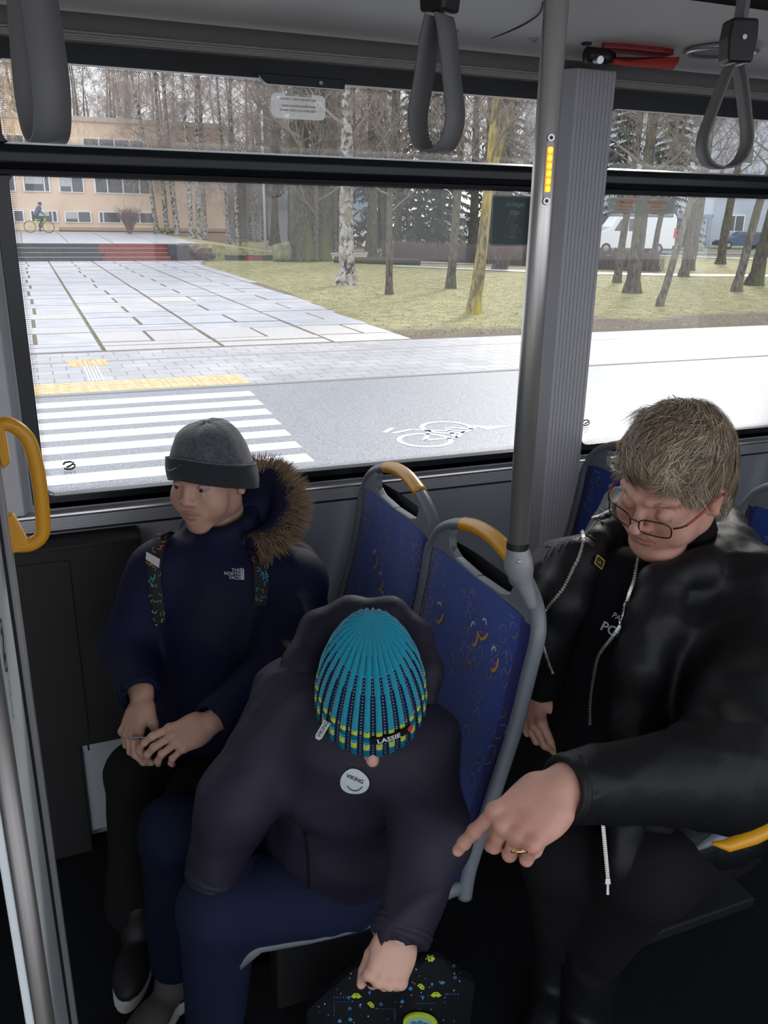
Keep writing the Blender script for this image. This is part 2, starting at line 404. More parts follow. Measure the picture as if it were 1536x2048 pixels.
# cove and ceiling
prof = [(0.0, 1.958), (-0.003, 1.976), (-0.012, 1.989), (-0.030, 1.996), (-0.06, 1.999), (-0.14, 2.001), (-0.25, 2.003), (-0.40, 2.005), (-0.56, 2.006)]
m = MB(); m.grid(lambda a, b: Vector((XL+(XR-XL)*a, *(lambda i, f: (prof[i][0]*(1-f)+prof[min(i+1, 8)][0]*f, prof[i][1]*(1-f)+prof[min(i+1, 8)][1]*f))(int(min(b*8, 7.999)), b*8-int(min(b*8, 7.999))))), 4, 8)
m.m = [1 if i//4 < 2 else 0 for i in range(len(m.f))]; cv = struct(m.build('ceiling_cove', [G_('ceiling_pale'), G_('cove_grey')], smooth=True)); cv.name = 'trim_1'
m = MB(); m.prism([(0, 0.0, 1.935), (0, -0.010, 1.938), (0, -0.014, 1.947), (0, -0.010, 1.956), (0, 0.0, 1.958)], (XR-XL, 0, 0))
for k in range(3): m.box((0, -0.0165, 1.941+k*0.005), (XR-XL, -0.012, 1.943+k*0.005))
o = m.build('trim_2', mat('trim_beige', (0.36, 0.33, 0.30), 0.45, 0.2)); o.location.x = XL; struct(o)
m = MB(); m.box((XL, -0.60, 2.03), (XR, -0.56, 2.10), 1); m.box((XL, YB, 2.09), (XR, -0.60, 2.14)); m.box((XL, -0.56, 2.10), (XR, 0.07, 2.14)); struct(m.build('ceiling', [G_('ceiling_pale'), G_('black_matte')]))
# dark joint line and screws in the cove
m = MB(); pts = [on(980, 75, y=-0.03), on(1010, 62, y=-0.08), on(1045, 45, y=-0.14), on(1075, 22, y=-0.2)]
pts = [V(p.x, p.y, 0) for p in pts]
def cove_z(y):
    for i in range(8):
        if prof[i+1][0] <= y <= prof[i][0]:
            f = (y-prof[i][0])/(prof[i+1][0]-prof[i][0]); return prof[i][1]*(1-f)+prof[i+1][1]*f
    return 2.006
pts = [on(u, v, z=2.001) for u, v in ((982, 76), (1015, 64), (1050, 48), (1078, 28), (1086, 5))]
m.tube(spline(pts, 6), 0.0018, 6); struct(m.build('trim_3', G_('seal')))
for k, (x, y) in enumerate(((on(908, 62, z=2.0).x, on(908, 62, z=2.0).y), (on(1068, 78, z=2.0).x, on(1068, 78, z=2.0).y))):
    m = MB(); M = Matrix.Translation((x, y, cove_z(y))) @ Matrix.Rotation(math.radians(4), 4, 'X')
    m.lathe([(0, -0.006), (0.006, -0.0058), (0.011, -0.003), (0.0125, 0.001), (0.0, 0.002)], 20, M=M); m.lathe([(0, -0.0066), (0.004, -0.0066), (0.004, -0.005)], 6, 1, M=M)
    o = m.build('ceiling_screw', [G_('alu_dull'), G_('black_matte')], smooth=True, loc=(x, y, cove_z(y))); tag(o, ['round grey screw cap in the ceiling just left of the steel pole', 'small round screw cap in the ceiling tight beside the steel pole'][k], 'screw')
# black window surrounds
def rrect(x0, z0, x1, z1, r, n=6):
    out = []
    for cx, cz, a in ((x1-r, z1-r, 0), (x0+r, z1-r, 90), (x0+r, z0+r, 180), (x1-r, z0+r, 270)):
        for k in range(n+1):
            t = math.radians(a+90*k/n); out.append((cx+r*math.cos(t), cz+r*math.sin(t)))
    return out
def ringmesh(mb, outer, inner, y0, y1, mi=0):
    n = len(outer); vs = [(p[0], y0, p[1]) for p in outer]+[(p[0], y0, p[1]) for p in inner]+[(p[0], y1, p[1]) for p in outer]+[(p[0], y1, p[1]) for p in inner]
    fs = []
    for i in range(n):
        j = (i+1) % n; fs += [(i, j, n+j, n+i), (2*n+i, 3*n+i, 3*n+j, 2*n+j), (i, 2*n+i, 2*n+j, j), (n+i, n+j, 3*n+j, 3*n+i)]
    mb.add(vs, fs, mi)
def window(n, x0, x1, latch=None):
    root = thing('window_%d' % n, None, None, (x0, 0.03, 0.96)); struct(root)
    m = MB(); a, b = x0-0.025, x1+0.02
    ringmesh(m, rrect(a, 0.935, b, 1.948, 0.03), rrect(x0+0.008, 0.972, x1, 1.68, 0.022), 0.004, 0.02)   # lower pane edge
    m2 = MB()
    ringmesh(m2, rrect(a, 1.695, b, 1.944, 0.01), rrect(x0+0.006, 1.74, x1, 1.888 if n > 1 else 1.896, 0.02), 0.0, 0.03)
    m3 = MB(); ringmesh(m3, rrect(a, 0.940, b, 1.70, 0.01), rrect(x0+0.008, 0.972, x1, 1.681, 0.022), 0.0, 0.03)
    m2.build('frame', G_('black_frame'), root, bevel=0.002); m3.build('frame', G_('black_frame'), root, bevel=0.002)
    # horizontal rail between the panes, rounded profile
    m = MB(); m.prism([(a, 0.01, 1.686), (a, -0.012, 1.690), (a, -0.022, 1.702), (a, -0.024, 1.722), (a, -0.016, 1.736), (a, 0.0, 1.742), (a, 0.012, 1.742)], (b-a, 0, 0)); m.build('rail', G_('black_frame'), root, bevel=0.003)
    m = MB(); m.prism([(a, 0.0, 1.690), (a, -0.009, 1.688), (a, -0.007, 1.679), (a, 0.0, 1.676)], (b-a, 0, 0)); m.build('seal', G_('seal'), root)
    m = MB(); m.box((x0, 0.022, 0.96), (x1+0.01, 0.024, 1.70)); g = m.build('pane', G_('window_glass'), root)
    m = MB(); m.box((x0, 0.014, 1.73), (x1+0.01, 0.016, 1.92)); g2 = m.build('pane', G_('window_glass'), root)
    # dotted frit at the pane edges
    m = MB(); R_ = 0.0009
    for row in range(4):
        for (za, zb, y) in ((0.972, 1.681, 0.0215), (1.74, 1.892, 0.0135)):
            for k in range(int((x1-x0)/0.0042)):
                x = x0+0.012+k*0.0042+(row % 2)*0.0021; r = R_*(1-row*0.16)
                for z in (za+0.002+row*0.003, zb-0.002-row*0.003): m.add([(x-r, y, z-r), (x+r, y, z-r), (x+r, y, z+r), (x-r, y, z+r)], [(0, 1, 2, 3)])
            for k in range(int((zb-za)/0.0042)):
                z = za+0.004+k*0.0042; r = R_*(1-row*0.16); x = x0+0.011+row*0.003
                m.add([(x-r, y, z-r), (x+r, y, z-r), (x+r, y, z+r), (x-r, y, z+r)], [(0, 1, 2, 3)])
    m.build('dotted_edge', G_('frit'), root)
    return root
w1 = window(1, -0.02, 1.30); w2 = window(2, 1.475, 2.84); w3 = window(3, 3.06, 4.18); w4 = window(4, -1.48, -0.24)
# latch housing hanging from the top of window 1
m = MB(); a = on(522, 158, y=-0.004); b_ = on(688, 172, y=-0.004)
m.prism([(a.x-0.012, -0.012, 1.905), (a.x+0.004, -0.012, 1.889), (a.x+0.012, -0.012, 1.884), (b_.x, -0.012, 1.884), (b_.x, -0.012, 1.905)], (0, 0.02, 0)); m.build('latch_housing', G_('black_frame'), w1, bevel=0.002)
m = MB(); q = on(642, 158, y=-0.014); m.box((q.x-0.004, -0.0145, 1.890), (q.x+0.004, -0.011, 1.897)); m.build('rivet', G_('alu_dull'), w1)
# ledge and ribbed trim below the windows
m = MB()
m.prism([(XL, 0.004, 0.9385), (XL, -0.012, 0.9385), (XL, -0.020, 0.934), (XL, -0.022, 0.928), (XL, -0.018, 0.924), (XL, 0.004, 0.924)], (1.33-XL, 0, 0))
m.build('trim_4', G_('alu'), bevel=0.0015); struct(bpy.data.objects['trim_4'])
m = MB()
for k in range(5): m.box((XL, -0.020+0.001*k, 0.9235-0.0065*(k+1)+0.0008), (1.33, 0.0, 0.9235-0.0065*k), 0)
m.box((XL, -0.013, 0.885), (1.33, 0.0, 0.924), 1)
struct(m.build('trim_5', [G_('alu_dull'), G_('seal')]))
m = MB(); m.prism([(1.44, 0.004, 0.9385), (1.44, -0.012, 0.9385), (1.44, -0.020, 0.934), (1.44, -0.022, 0.928), (1.44, -0.018, 0.924), (1.44, 0.004, 0.924)], (XR-1.44, 0, 0)); struct(m.build('trim_6', G_('alu'), bevel=0.0015))
m = MB()
for k in range(5): m.box((1.44, -0.020+0.001*k, 0.9235-0.0065*(k+1)+0.0008), (XR, 0.0, 0.9235-0.0065*k), 0)
m.box((1.44, -0.013, 0.885), (XR, 0.0, 0.924), 1); struct(m.build('trim_7', [G_('alu_dull'), G_('seal')]))
m = MB(); m.box((0.19, -0.012, 0.05), (1.325, -0.0, 0.884)); struct(m.build('trim_8', G_('wall_grey'), bevel=0.003))
m = MB(); m.box((1.326, -0.016, 0.03), (1.342, 0, 0.935)); struct(m.build('trim_9', G_('pillar_grey'), bevel=0.003))
# pillar between the windows
m = MB(); m.prism([(1.332, 0.0, 0.0), (1.293, -0.045, 0.0), (1.314, -0.075, 0.0), (1.430, -0.075, 0.0), (1.458, 0.0, 0.0)], (0, 0, 1.962))
for k in range(9): m.box((1.324+k*0.0118, -0.0775, 0.0), (1.3275+k*0.0118, -0.074, 1.962))
struct(m.build('trim_10', G_('pillar_grey'), bevel=0.0015))
# left of window 1: grey post cover
m = MB(); m.prism([(-0.22, 0.0, 0.94), (-0.22, -0.03, 0.94), (-0.065, -0.03, 0.94), (-0.05, 0.0, 0.94)], (0, 0, 1.0)); struct(m.build('trim_11', G_('pillar_grey'), bevel=0.003))
# black heater housing on the wall and the pale panel under it
m = MB(); m.box((-0.10, -0.085, 0.335), (0.178, -0.0005, 0.868)); m.box((-0.10, -0.092, 0.868), (0.184, -0.0005, 0.878))
m.box((-0.10, -0.089, 0.36), (0.02, -0.084, 0.84))
tag(m.build('heater_housing', G_('black_matte'), bevel=0.004, loc=(0.04, -0.04, 0.335)), 'black box housing on the wall under the window left of the boy in grey hat', 'housing')
m = MB(); m.box((-0.35, -0.07, 0.0), (-0.004, -0.0005, 0.333)); tag(m.build('lower_housing', G_('black_matte'), bevel=0.004), 'black lower wall box left of the pale grey wall panel', 'housing')
m = MB(); m.box((-0.0, -0.05, 0.05), (0.20, -0.001, 0.334)); m.box((-0.0, -0.055, 0.30), (0.20, -0.05, 0.33), 0); m.box((0.012, -0.057, 0.30), (0.0165, -0.05, 0.36), 1)
o = m.build('wall_panel', [G_('white_panel'), G_('black_matte')], bevel=0.002); tag(o, 'pale grey panel low on the wall under the black housing', 'panel')
# round speaker ring in the ceiling on the right
def cove_frame(x, y, tilt=4):
    return Matrix.Translation((x, y, cove_z(y)-0.001)) @ Matrix.Rotation(math.radians(tilt), 4, 'X')
sp_ = on(1442, 104, z=1.994); M = cove_frame(sp_.x, sp_.y, 1)
m = MB(); m.lathe([(0.075, 0.0), (0.088, -0.008), (0.080, -0.013), (0.070, -0.010), (0.066, 0.0)], 48, M=M); root = thing('speaker_ring', 'round chrome-rimmed ceiling speaker behind the right hanging strap', 'speaker', (sp_.x, sp_.y, 2.0))
m.build('rim', G_('alu'), root, smooth=True); m = MB(); m.lathe([(0, -0.005), (0.067, -0.005)], 48, M=M); m.build('grille', mat('grille', (0.25, 0.25, 0.24), 0.7, bump=0.4, bscale=500), root)
# emergency hammer on its red holder
root = thing('emergency_hammer', 'red emergency hammer in a red holder on the ceiling right of the steel pole', 'hammer', (1.40, -0.11, 2.0))
hz_ = 2.003; n0_ = len(bpy.data.objects)
m = MB()
base = [(0, 0), (0.03, 0.022), (0.08, 0.03), (0.16, 0.03), (0.20, 0.018), (0.20, -0.018), (0.16, -0.026), (0.05, -0.024), (0.0, -0.01)]
m.prism([(1.345+a+0.03, -0.11+b, hz_-0.014) for a, b in base], (0, 0, 0.016)); m.build('holder', G_('red_plastic'), root, bevel=0.004)
m = MB(); q = [V(1.35, -0.11, hz_-0.033), V(1.40, -0.112, hz_-0.034), V(1.45, -0.116, hz_-0.037), V(1.55, -0.122, hz_-0.042)]
m.prism([(1.40, -0.095, hz_-0.025), (1.43, -0.085, hz_-0.028), (1.56, -0.085, hz_-0.03), (1.575, -0.09, hz_-0.018), (1.575, -0.15, hz_-0.018), (1.56, -0.15, hz_-0.04), (1.43, -0.145, hz_-0.04), (1.40, -0.13, hz_-0.035)], (0, 0, -0.012)); m.build('handle', mat('red_handle', (0.42, 0.03, 0.025), 0.35), root, bevel=0.004)
m = MB(); m.tube([V(1.335, -0.11, hz_-0.028), V(1.385, -0.112, hz_-0.03), V(1.41, -0.113, hz_-0.03)], [0.017, 0.018, 0.012], 14); m.build('hammer_head', G_('black_plastic'), root, smooth='fix')
m = MB(); m.cyl((1.352, -0.125, hz_-0.04), (1.348, -0.15, hz_-0.044), 0.0085, 16); m.build('steel_tip', G_('alu'), root)
m = MB(); m.cyl((1.34, -0.10, hz_-0.006), (1.34, -0.10, hz_+0.004), 0.012, 12); m.build('mounting_knob', G_('black_plastic'), root)
for o_h in root.children: o_h.location.x -= 0.060; o_h.location.y -= 0.055
# ------------------------------------------------------------------ steel pole
px_, py_ = 0.706, -0.925
root = thing('grab_pole', 'vertical stainless steel pole with amber lights standing on the seat corner', 'pole', (px_, py_, 1.10))
m = MB(); m.cyl((px_, py_, 1.098), (px_, py_, 2.10), 0.0172, 40); m.build('pole', G_('steel'), root, smooth='fix')
m = MB(); m.tube([(px_, py_, 1.088), (px_, py_, 1.099)], 0.0185, 32); m.build('end_ring', G_('black_plastic'), root)
dirc = (CAM-V(px_, py_, 1.66)); dirc.z = 0; dirc.normalize(); side = dirc.cross(V(0, 0, 1)).normalized()
dl = (dirc*0.93+side*0.32*(1 if side.x > 0 else -1)).normalized(); sl_ = dl.cross(V(0, 0, 1))
za = on(1093, 300, y=py_-0.016).z; zb = on(1090, 378, y=py_-0.016).z
m = MB(); c0 = V(px_, py_, 0)+dl*0.0165
m.prism([c0+sl_*s_+V(0, 0, z) for s_, z in ((-0.006, zb-0.012), (0.006, zb-0.012), (0.006, za+0.012), (-0.006, za+0.012))], dl*0.0022); m.build('light_bar', G_('alu_dull'), root, bevel=0.001)
mat('amber_led', (1, 0.45, 0.05), 0.4, emit=(1, 0.42, 0.03, 2.4)); mat('amber_lens', (0.75, 0.3, 0.02), 0.4, emit=(1, 0.35, 0.02, 0.7))
m = MB(); m.prism([c0+dl*0.0024+sl_*s_+V(0, 0, z) for s_, z in ((-0.0046, zb-0.004), (0.0046, zb-0.004), (0.0046, za+0.004), (-0.0046, za+0.004))], dl*0.0012); m.build('lens', G_('amber_lens'), root, bevel=0.0005)
for k in range(6):
    z = zb+(za-zb)*k/5; m = MB(); m.ell(c0+dl*0.0036+V(0, 0, z), (0.0036, 0.0036, 0.0042), 12); m.build('amber_light', G_('amber_led'), root, smooth=True)
for z in (za+0.016, zb-0.016):
    m = MB(); M = Matrix((sl_, V(0, 0, 1).cross(sl_)*1, dl)).transposed().to_4x4(); 
    m.tube([c0+V(0, 0, z), c0+V(0, 0, z)+dl*0.0035], [0.0062, 0.005], 16); m.tube([c0+V(0, 0, z)+dl*0.0034, c0+V(0, 0, z)+dl*0.0038], [0.0028, 0.0028], 6, 1); m.build('bolt', [G_('alu'), G_('black_plastic')], root)
# ------------------------------------------------------------------ hanging straps
rail_root = thing('ceiling_rail', 'straight steel rail the grey straps hang from, above the aisle', 'rail', (0, -1.1, 1.97))
m = MB(); m.cyl((XL, -1.1, 1.97), (XR, -1.1, 1.97), 0.017, 20); m.build('tube', G_('steel'), rail_root, smooth='fix')
for x in (-1.5, 0.25, 1.6, 3.2):
    m = MB(); m.cyl((x, -1.1, 1.97), (x, -1.1, 2.1), 0.012, 12); m.build('bracket', G_('alu_dull'), rail_root)
def strap(x, rot, zbot, label, wmid, clip=True, y=-1.1, ztop=1.81, tilt=0.0):
    root = thing('hanging_strap', label, 'strap', (x, y, 1.955), 'grey loop straps hanging from the rail')
    a = math.radians(rot); dx = V(math.cos(a), math.sin(a), 0); nn = V(-math.sin(a), math.cos(a), 0)
    H = ztop-zbot
    prof_ = [(0.006, 0), (0.012, 0.15), (wmid*0.75, 0.45), (wmid, 0.70), (wmid*0.92, 0.85), (wmid*0.6, 0.96), (0.0, 1.0)]
    pts = [V(x, y, 0)+dx*p+V(tilt*t*t, 0, ztop-H*t) for p, t in prof_]; pts2 = [V(x, y, 0)-dx*p+V(tilt*t*t, 0, ztop-H*t) for p, t in prof_[-2::-1]]
    sp = spline(pts+pts2, 6); m = MB(); k = len(sp); vs = []
    for i, p in enumerate(sp):
        d = (sp[min(i+1, k-1)]-sp[max(i-1, 0)]).normalized(); e = d.cross(nn).normalized()
        for (u_, v_) in ((-0.0170, -0.0014), (0.0170, -0.0014), (0.0170, 0.0014), (-0.0170, 0.0014)): vs.append(p+nn*u_+e*v_)
    fs = [(i*4+j, i*4+(j+1) % 4, i*4+4+(j+1) % 4, i*4+4+j) for i in range(k-1) for j in range(4)]
    m.add(vs, fs); m.build('loop', G_('strap_grey'), root, smooth='fix')
    m = MB(); m.prism([V(x, y, z)+dx*s_-nn*0.016 for s_, z in ((-0.016, ztop+0.002), (0.016, ztop+0.002), (0.019, ztop+0.03), (0.017, ztop+0.052), (-0.017, ztop+0.052), (-0.019, ztop+0.03))], nn*0.032)
    m.build('clip', G_('black_plastic'), root, bevel=0.004)
    m = MB(); m.cyl(V(x, y, ztop+0.03)-nn*0.015, V(x, y, ztop+0.03)-nn*0.018, 0.003, 10); m.build('rivet', G_('alu'), root)
    m = MB(); m.prism([V(x, y, ztop+0.045)+dx*s_-nn*0.0135 for s_ in (-0.003, 0.003)]+[V(x, y, 1.985)+dx*s_-nn*0.0135 for s_ in (0.003, -0.003)], nn*0.027)
    m.tube([V(x, y-0.012, 1.965), V(x, y+0.012, 1.965)], 0.02, 16); m.build('hanger', G_('strap_grey'), root)
    return root
strap(0.033, -75, 1.667, 'leftmost grey hanging strap in front of the corner of the left window', 0.030, ztop=1.86)
strap(0.449, -62, 1.675, 'middle grey hanging strap, in front of the left window near the pole', 0.026, ztop=1.812)
strap(0.868, -18, 1.672, 'right grey hanging strap, wide open loop in front of the right window', 0.030, ztop=1.793)
# ------------------------------------------------------------------ partition by the door
root = thing('glass_partition', 'grey framed partition panel with round emblem at the left edge', 'partition', (-0.07, -0.95, 0.02))
pyA, pyB, pxp = -0.74, -1.31, -0.082
m = MB(); m.box((pxp-0.012, pyA-0.03, 0.02), (pxp+0.018, pyA, 1.62)); m.build('frame_post', mat('frame_grey', (0.30, 0.30, 0.30), 0.5, 0.2), root, bevel=0.004)
m = MB(); m.box((pxp-0.004, pyB, 0.05), (pxp+0.004, pyA-0.03, 1.60)); m.build('panel', G_('panel_white'), root, bevel=0.002)
m = MB(); m.box((pxp-0.008, pyA-0.036, 0.03), (pxp+0.0085, pyA-0.03, 1.6)); m.build('seal', G_('seal'), root)
m = MB(); ex, ey = on(8, 1290, x=pxp+0.005), None
cy_, cz_ = ex.y, ex.z; X_ = pxp+0.0048
def circ(mb, r0, r1, mi=0, sy=1.0):
    n = 40; vs = []
    for k in range(n): t = 2*math.pi*k/n; vs += [(X_, cy_+r0*math.cos(t)*sy, cz_+r0*math.sin(t)), (X_, cy_+r1*math.cos(t)*sy, cz_+r1*math.sin(t))]
    mb.add(vs, [(2*k, 2*k+1, (2*k+3) % (2*n), (2*k+2) % (2*n)) for k in range(n)], mi)
circ(m, 0.030, 0.034); m.add([(X_, cy_-0.012, cz_+0.022), (X_, cy_+0.014, cz_+0.022), (X_, cy_+0.018, cz_+0.006), (X_, cy_-0.006, cz_-0.012), (X_, cy_+0.018, cz_-0.018), (X_, cy_-0.016, cz_-0.022), (X_, cy_-0.018, cz_-0.006), (X_, cy_+0.004, cz_+0.012)], [(0, 1, 2, 7), (2, 3, 6, 7), (3, 4, 5, 6)])
tx = on(22, 1385, x=pxp+0.005)
put_text(m, 'ZIPAJCE', 0.02, (X_, tx.y, tx.z), (0, 0.3, 1), (0, -1, 0)); m.build('emblem', mat('emblem_grey', (0.06, 0.065, 0.07), 0.4), root)
# yellow D handle on the post
r2 = thing('grab_rail', 'yellow D-shaped grab rail on the grey partition post', 'grab rail', (-0.05, -0.745, 1.12))
zt, zb2 = 1.318, 1.122; hx = -0.068; hy = -0.757
pts = [V(hx, hy, zt-0.008), V(hx+0.020, hy, zt+0.0), V(hx+0.042, hy, zt-0.02), V(hx+0.050, hy, zt-0.055), V(hx+0.052, hy, (zt+zb2)/2), V(hx+0.051, hy, zb2+0.05), V(hx+0.046, hy, zb2+0.022), V(hx+0.028, hy, zb2+0.010), V(hx+0.006, hy, zb2+0.012)]
m = MB(); m.tube(spline(pts, 8), 0.0105, 16); m.build('grip', G_('yellow_plastic'), r2, smooth='fix')
m = MB(); m.prism([V(hx, hy-0.01, zt+0.004), V(hx+0.016, hy-0.01, zt+0.0), V(hx+0.017, hy-0.01, zt-0.055), V(hx+0.006, hy-0.01, zt-0.065), V(hx, hy-0.01, zt-0.03)], (0, 0.02, 0)); m.build('upper_mount', G_('yellow_plastic'), r2, bevel=0.003)
m = MB(); m.prism([V(hx-0.002, hy-0.01, zb2+0.002), V(hx+0.03, hy-0.01, zb2+0.004), V(hx+0.026, hy-0.01, zb2+0.02), V(hx+0.012, hy-0.01, zb2+0.062), V(hx-0.002, hy-0.01, zb2+0.06)], (0, 0.02, 0)); m.build('lower_mount', G_('yellow_plastic'), r2, bevel=0.003)
# steel post near the door and yellow step area
q = on(50, 1790, y=-1.30); root = thing('door_post', 'slanting view of a steel post in the lower left corner by the door', 'pole', (q.x, -1.3, 0))
m = MB(); m.cyl((q.x, -1.3, 0.0), (q.x, -1.3, 1.35), 0.0100, 28); m.build('post', mat('steel_dark', (0.24, 0.23, 0.22), 0.4, 0.8), root, smooth='fix')
m = MB(); m.lathe([(0.028, 0), (0.028, 0.006), (0.013, 0.012)], 24, M=Matrix.Translation((q.x, -1.3, 0))); m.build('foot_flange', G_('alu_dull'), root)
m = MB(); m.box((-1.6, -2.4, 0.0005), (-0.11, -0.75, 0.006)); struct(m.build('floor_door_area', G_('yellow_floor')))
# ------------------------------------------------------------------ stickers on the glass
def sticker(label, x0, z0, x1, z1, r, base, border, lines, y, name='window_sticker', parent=None, extra=None):
    m = MB(); o_ = rrect(x0, z0, x1, z1, r); m.add([(p[0], y, p[1]) for p in o_]+[(p[0], y-0.0006, p[1]) for p in o_], [tuple(range(len(o_), 2*len(o_)))]+[(i, (i+1) % len(o_), len(o_)+(i+1) % len(o_), len(o_)+i) for i in range(len(o_))], 0)
    if border is not None:
        t = 0.0022; ins = 0.0012
        ringmesh(m, rrect(x0+ins, z0+ins, x1-ins, z1-ins, r*0.95), rrect(x0+ins+t, z0+ins+t, x1-ins-t, z1-ins-t, r*0.8), y-0.0012, y-0.0008, 1)
    for (s_, size, cx_, cz_2) in lines: put_text(m, s_, size, (cx_, y-0.0013, cz_2), (1, 0, 0), (0, 0, 1), 2, True)
    if extra: extra(m, y-0.0013)
    return tag(m.build(name, [base, border or base, extra_mat[0]], loc=((x0+x1)/2, y, z0)), label, 'sticker')
extra_mat = [G_('decal_black')]
a = on(541, 184, y=0.012); b_ = on(651, 242, y=0.012); xc = (a.x+b_.x)/2
sticker('pale rounded sticker with four lines of small black text on the upper left pane', a.x, b_.z, b_.x, a.z, 0.014, G_('decal_clear'), G_('decal_white'),
        [('SARGĀT PIRKSTUS', 0.0075, xc, b_.z+0.050), ('AIZVĒRT, TUROT PIE ROKTURA', 0.0060, xc, b_.z+0.041), ('GAISA KONDICIONĒŠANAS', 0.0065, xc, b_.z+0.027), ('DARBA LAIKĀ LOGI NOBLOĶĒTI', 0.0060, xc, b_.z+0.018)], 0.0125)
extra_mat = [thin_mat('decal_mint', (0.5, 0.62, 0.6), 1, 0.35)]
a = on(985, 390, y=0.02); b_ = on(1090, 492, y=0.02)
def hand_pic(m, y):
    cx_ = on(1026, 440, y=y).x; cz2 = on(1026, 455, y=y).z
    L_ = [[(-0.020, -0.026), (-0.018, -0.012), (-0.008, 0.0), (-0.006, 0.014), (-0.001, 0.016), (0.001, 0.006), (0.012, 0.006), (0.018, -0.004), (0.030, -0.014)], [(-0.006, -0.022), (0.006, -0.02), (0.008, 0.004), (-0.004, 0.004), (-0.006, -0.022)], [(-0.005, -0.004), (0.008, -0.002)], [(-0.005, -0.012), (0.008, -0.010)], [(-0.02, 0.012), (-0.01, 0.016)], [(-0.016, 0.030), (-0.008, 0.018)], [(0.0, 0.034), (-0.003, 0.02)], [(0.014, 0.030), (0.002, 0.018)], [(-0.016, -0.024), (0.016, -0.026)]]
    for l in L_: m.ribbon([(cx_+p[0], y, cz2+p[1]) for p in l], 0.0011, (0, 1, 0), 2)
sticker('dark green emergency exit sign with text and hand drawing beside the pole', a.x, b_.z, b_.x, a.z, 0.010, G_('decal_green'), G_('decal_mint'),
        [('AVĀRIJAS', 0.0135, on(1031, 410, y=0.019).x, on(1031, 410, y=0.019).z), ('IZEJA', 0.0135, on(1029, 425, y=0.019).x, on(1029, 426, y=0.019).z)], 0.0205, extra=hand_pic)
extra_mat = [G_('decal_orange')]
a = on(1217, 394, y=0.02); b_ = on(1347, 436, y=0.02); zt_ = on(1280, 396, y=0.02).z; zb_ = on(1280, 434, y=0.02).z; hh = zt_-zb_
xa = a.x+(b_.x-a.x)*0.26; xb = a.x+(b_.x-a.x)*0.72
sticker('grey notice with two columns of orange text at the top of the right window', a.x, zb_, b_.x, zt_, 0.003, thin_mat('decal_grey', (0.3, 0.33, 0.3), 0.75, 0.5), G_('decal_clear'),
        [('UZMANĪBU!', 0.0125, xa, zt_-hh*0.24), ('IEBRAUC LOGĀ', 0.0065, xa, zt_-hh*0.46), ('STIKLA IZSIŠANAI LIETOT', 0.0052, xa, zt_-hh*0.64), ('ĀMURU', 0.0055, xa, zt_-hh*0.82),
         ('ВНИМАНИЕ!', 0.0115, xb, zt_-hh*0.24), ('РАЗБИТЬ', 0.0065, xb, zt_-hh*0.46), ('СТЕКЛО МОЛОТКОМ ДЛЯ', 0.0052, xb, zt_-hh*0.64), ('ВЫХОДА', 0.0055, xb, zt_-hh*0.82)], 0.0205)
def logo(label, u, v, y, s_=1.0):
    c = on(u, v, y=y); m = MB(); x, z = c.x, c.z
    zp = [(-0.013, 0.0075), (-0.004, 0.0105), (0.009, 0.0095), (0.014, 0.006), (0.008, 0.001), (-0.003, -0.002), (0.006, -0.002), (0.014, 0.0)]
    m.ribbon([(x+p[0]*s_, y, z+p[1]*s_) for p in ((-0.0125, 0.004), (-0.009, 0.009), (0.002, 0.0105), (0.0115, 0.007), (0.004, 0.001), (-0.006, -0.003))], 0.0045*s_, (0, 1, 0))
    m.ribbon([(x+p[0]*s_, y, z+p[1]*s_) for p in ((-0.0115, -0.005), (-0.005, -0.008), (0.006, -0.008), (0.012, -0.004), (0.0135, 0.002), (0.008, 0.0035))], 0.0042*s_, (0, 1, 0))
    put_text(m, 'ZIPAJCE', 0.0075*s_, (x, y, z-0.016*s_), (1, 0, 0), (0, 0, 1)); 
    for k, t in enumerate(('SAFETY GLASS', '43R-001583', '02 E20')): put_text(m, t, 0.0042*s_, (x, y, z-(0.022+0.005*k)*s_), (1, 0, 0), (0, 0, 1))
    tag(m.build('glass_marking', G_('decal_black'), loc=(x, y, z)), label, 'marking')
logo('small black maker mark in the lower left corner of the left window', 138, 932, 0.0205, 1.0)
logo('small black maker mark at the left end of the upper left pane', 52, 236, 0.0125, 1.0)
logo('small black maker mark at the left edge of the upper right pane', 1226, 291, 0.0125, 0.8)
logo('small black maker mark in the lower left corner of the right window', 1172, 846, 0.0205, 0.9)
# ================================================================== outside
GZ = -0.35
def brick_mat(name, c1, c2, mortar, scale, bw, rh, off=0.5, msize=0.02, rough=0.5):
    m = bpy.data.materials.new(name); m.use_nodes = True; t = m.node_tree; b = t.nodes['Principled BSDF']
    c = t.nodes.new('ShaderNodeTexCoord'); k = t.nodes.new('ShaderNodeTexBrick'); n = t.nodes.new('ShaderNodeTexNoise'); mx_ = t.nodes.new('ShaderNodeMixRGB')
    k.inputs['Color1'].default_value = (*c1, 1); k.inputs['Color2'].default_value = (*c2, 1); k.inputs['Mortar'].default_value = (*mortar, 1)
    k.inputs['Scale'].default_value = scale; k.inputs['Brick Width'].default_value = bw; k.inputs['Row Height'].default_value = rh; k.inputs['Mortar Size'].default_value = msize; k.offset = off
    t.links.new(c.outputs['Object'], k.inputs['Vector']); t.links.new(c.outputs['Object'], n.inputs['Vector']); n.inputs['Scale'].default_value = 1.3; n.inputs['Detail'].default_value = 8
    mx_.blend_type = 'MULTIPLY'; mx_.inputs[0].default_value = 0.5; t.links.new(k.outputs['Color'], mx_.inputs[1]); t.links.new(n.outputs['Fac'], mx_.inputs[2]); t.links.new(mx_.outputs[0], b.inputs['Base Color'])
    b.inputs['Roughness'].default_value = rough; MATS[name] = m; return m
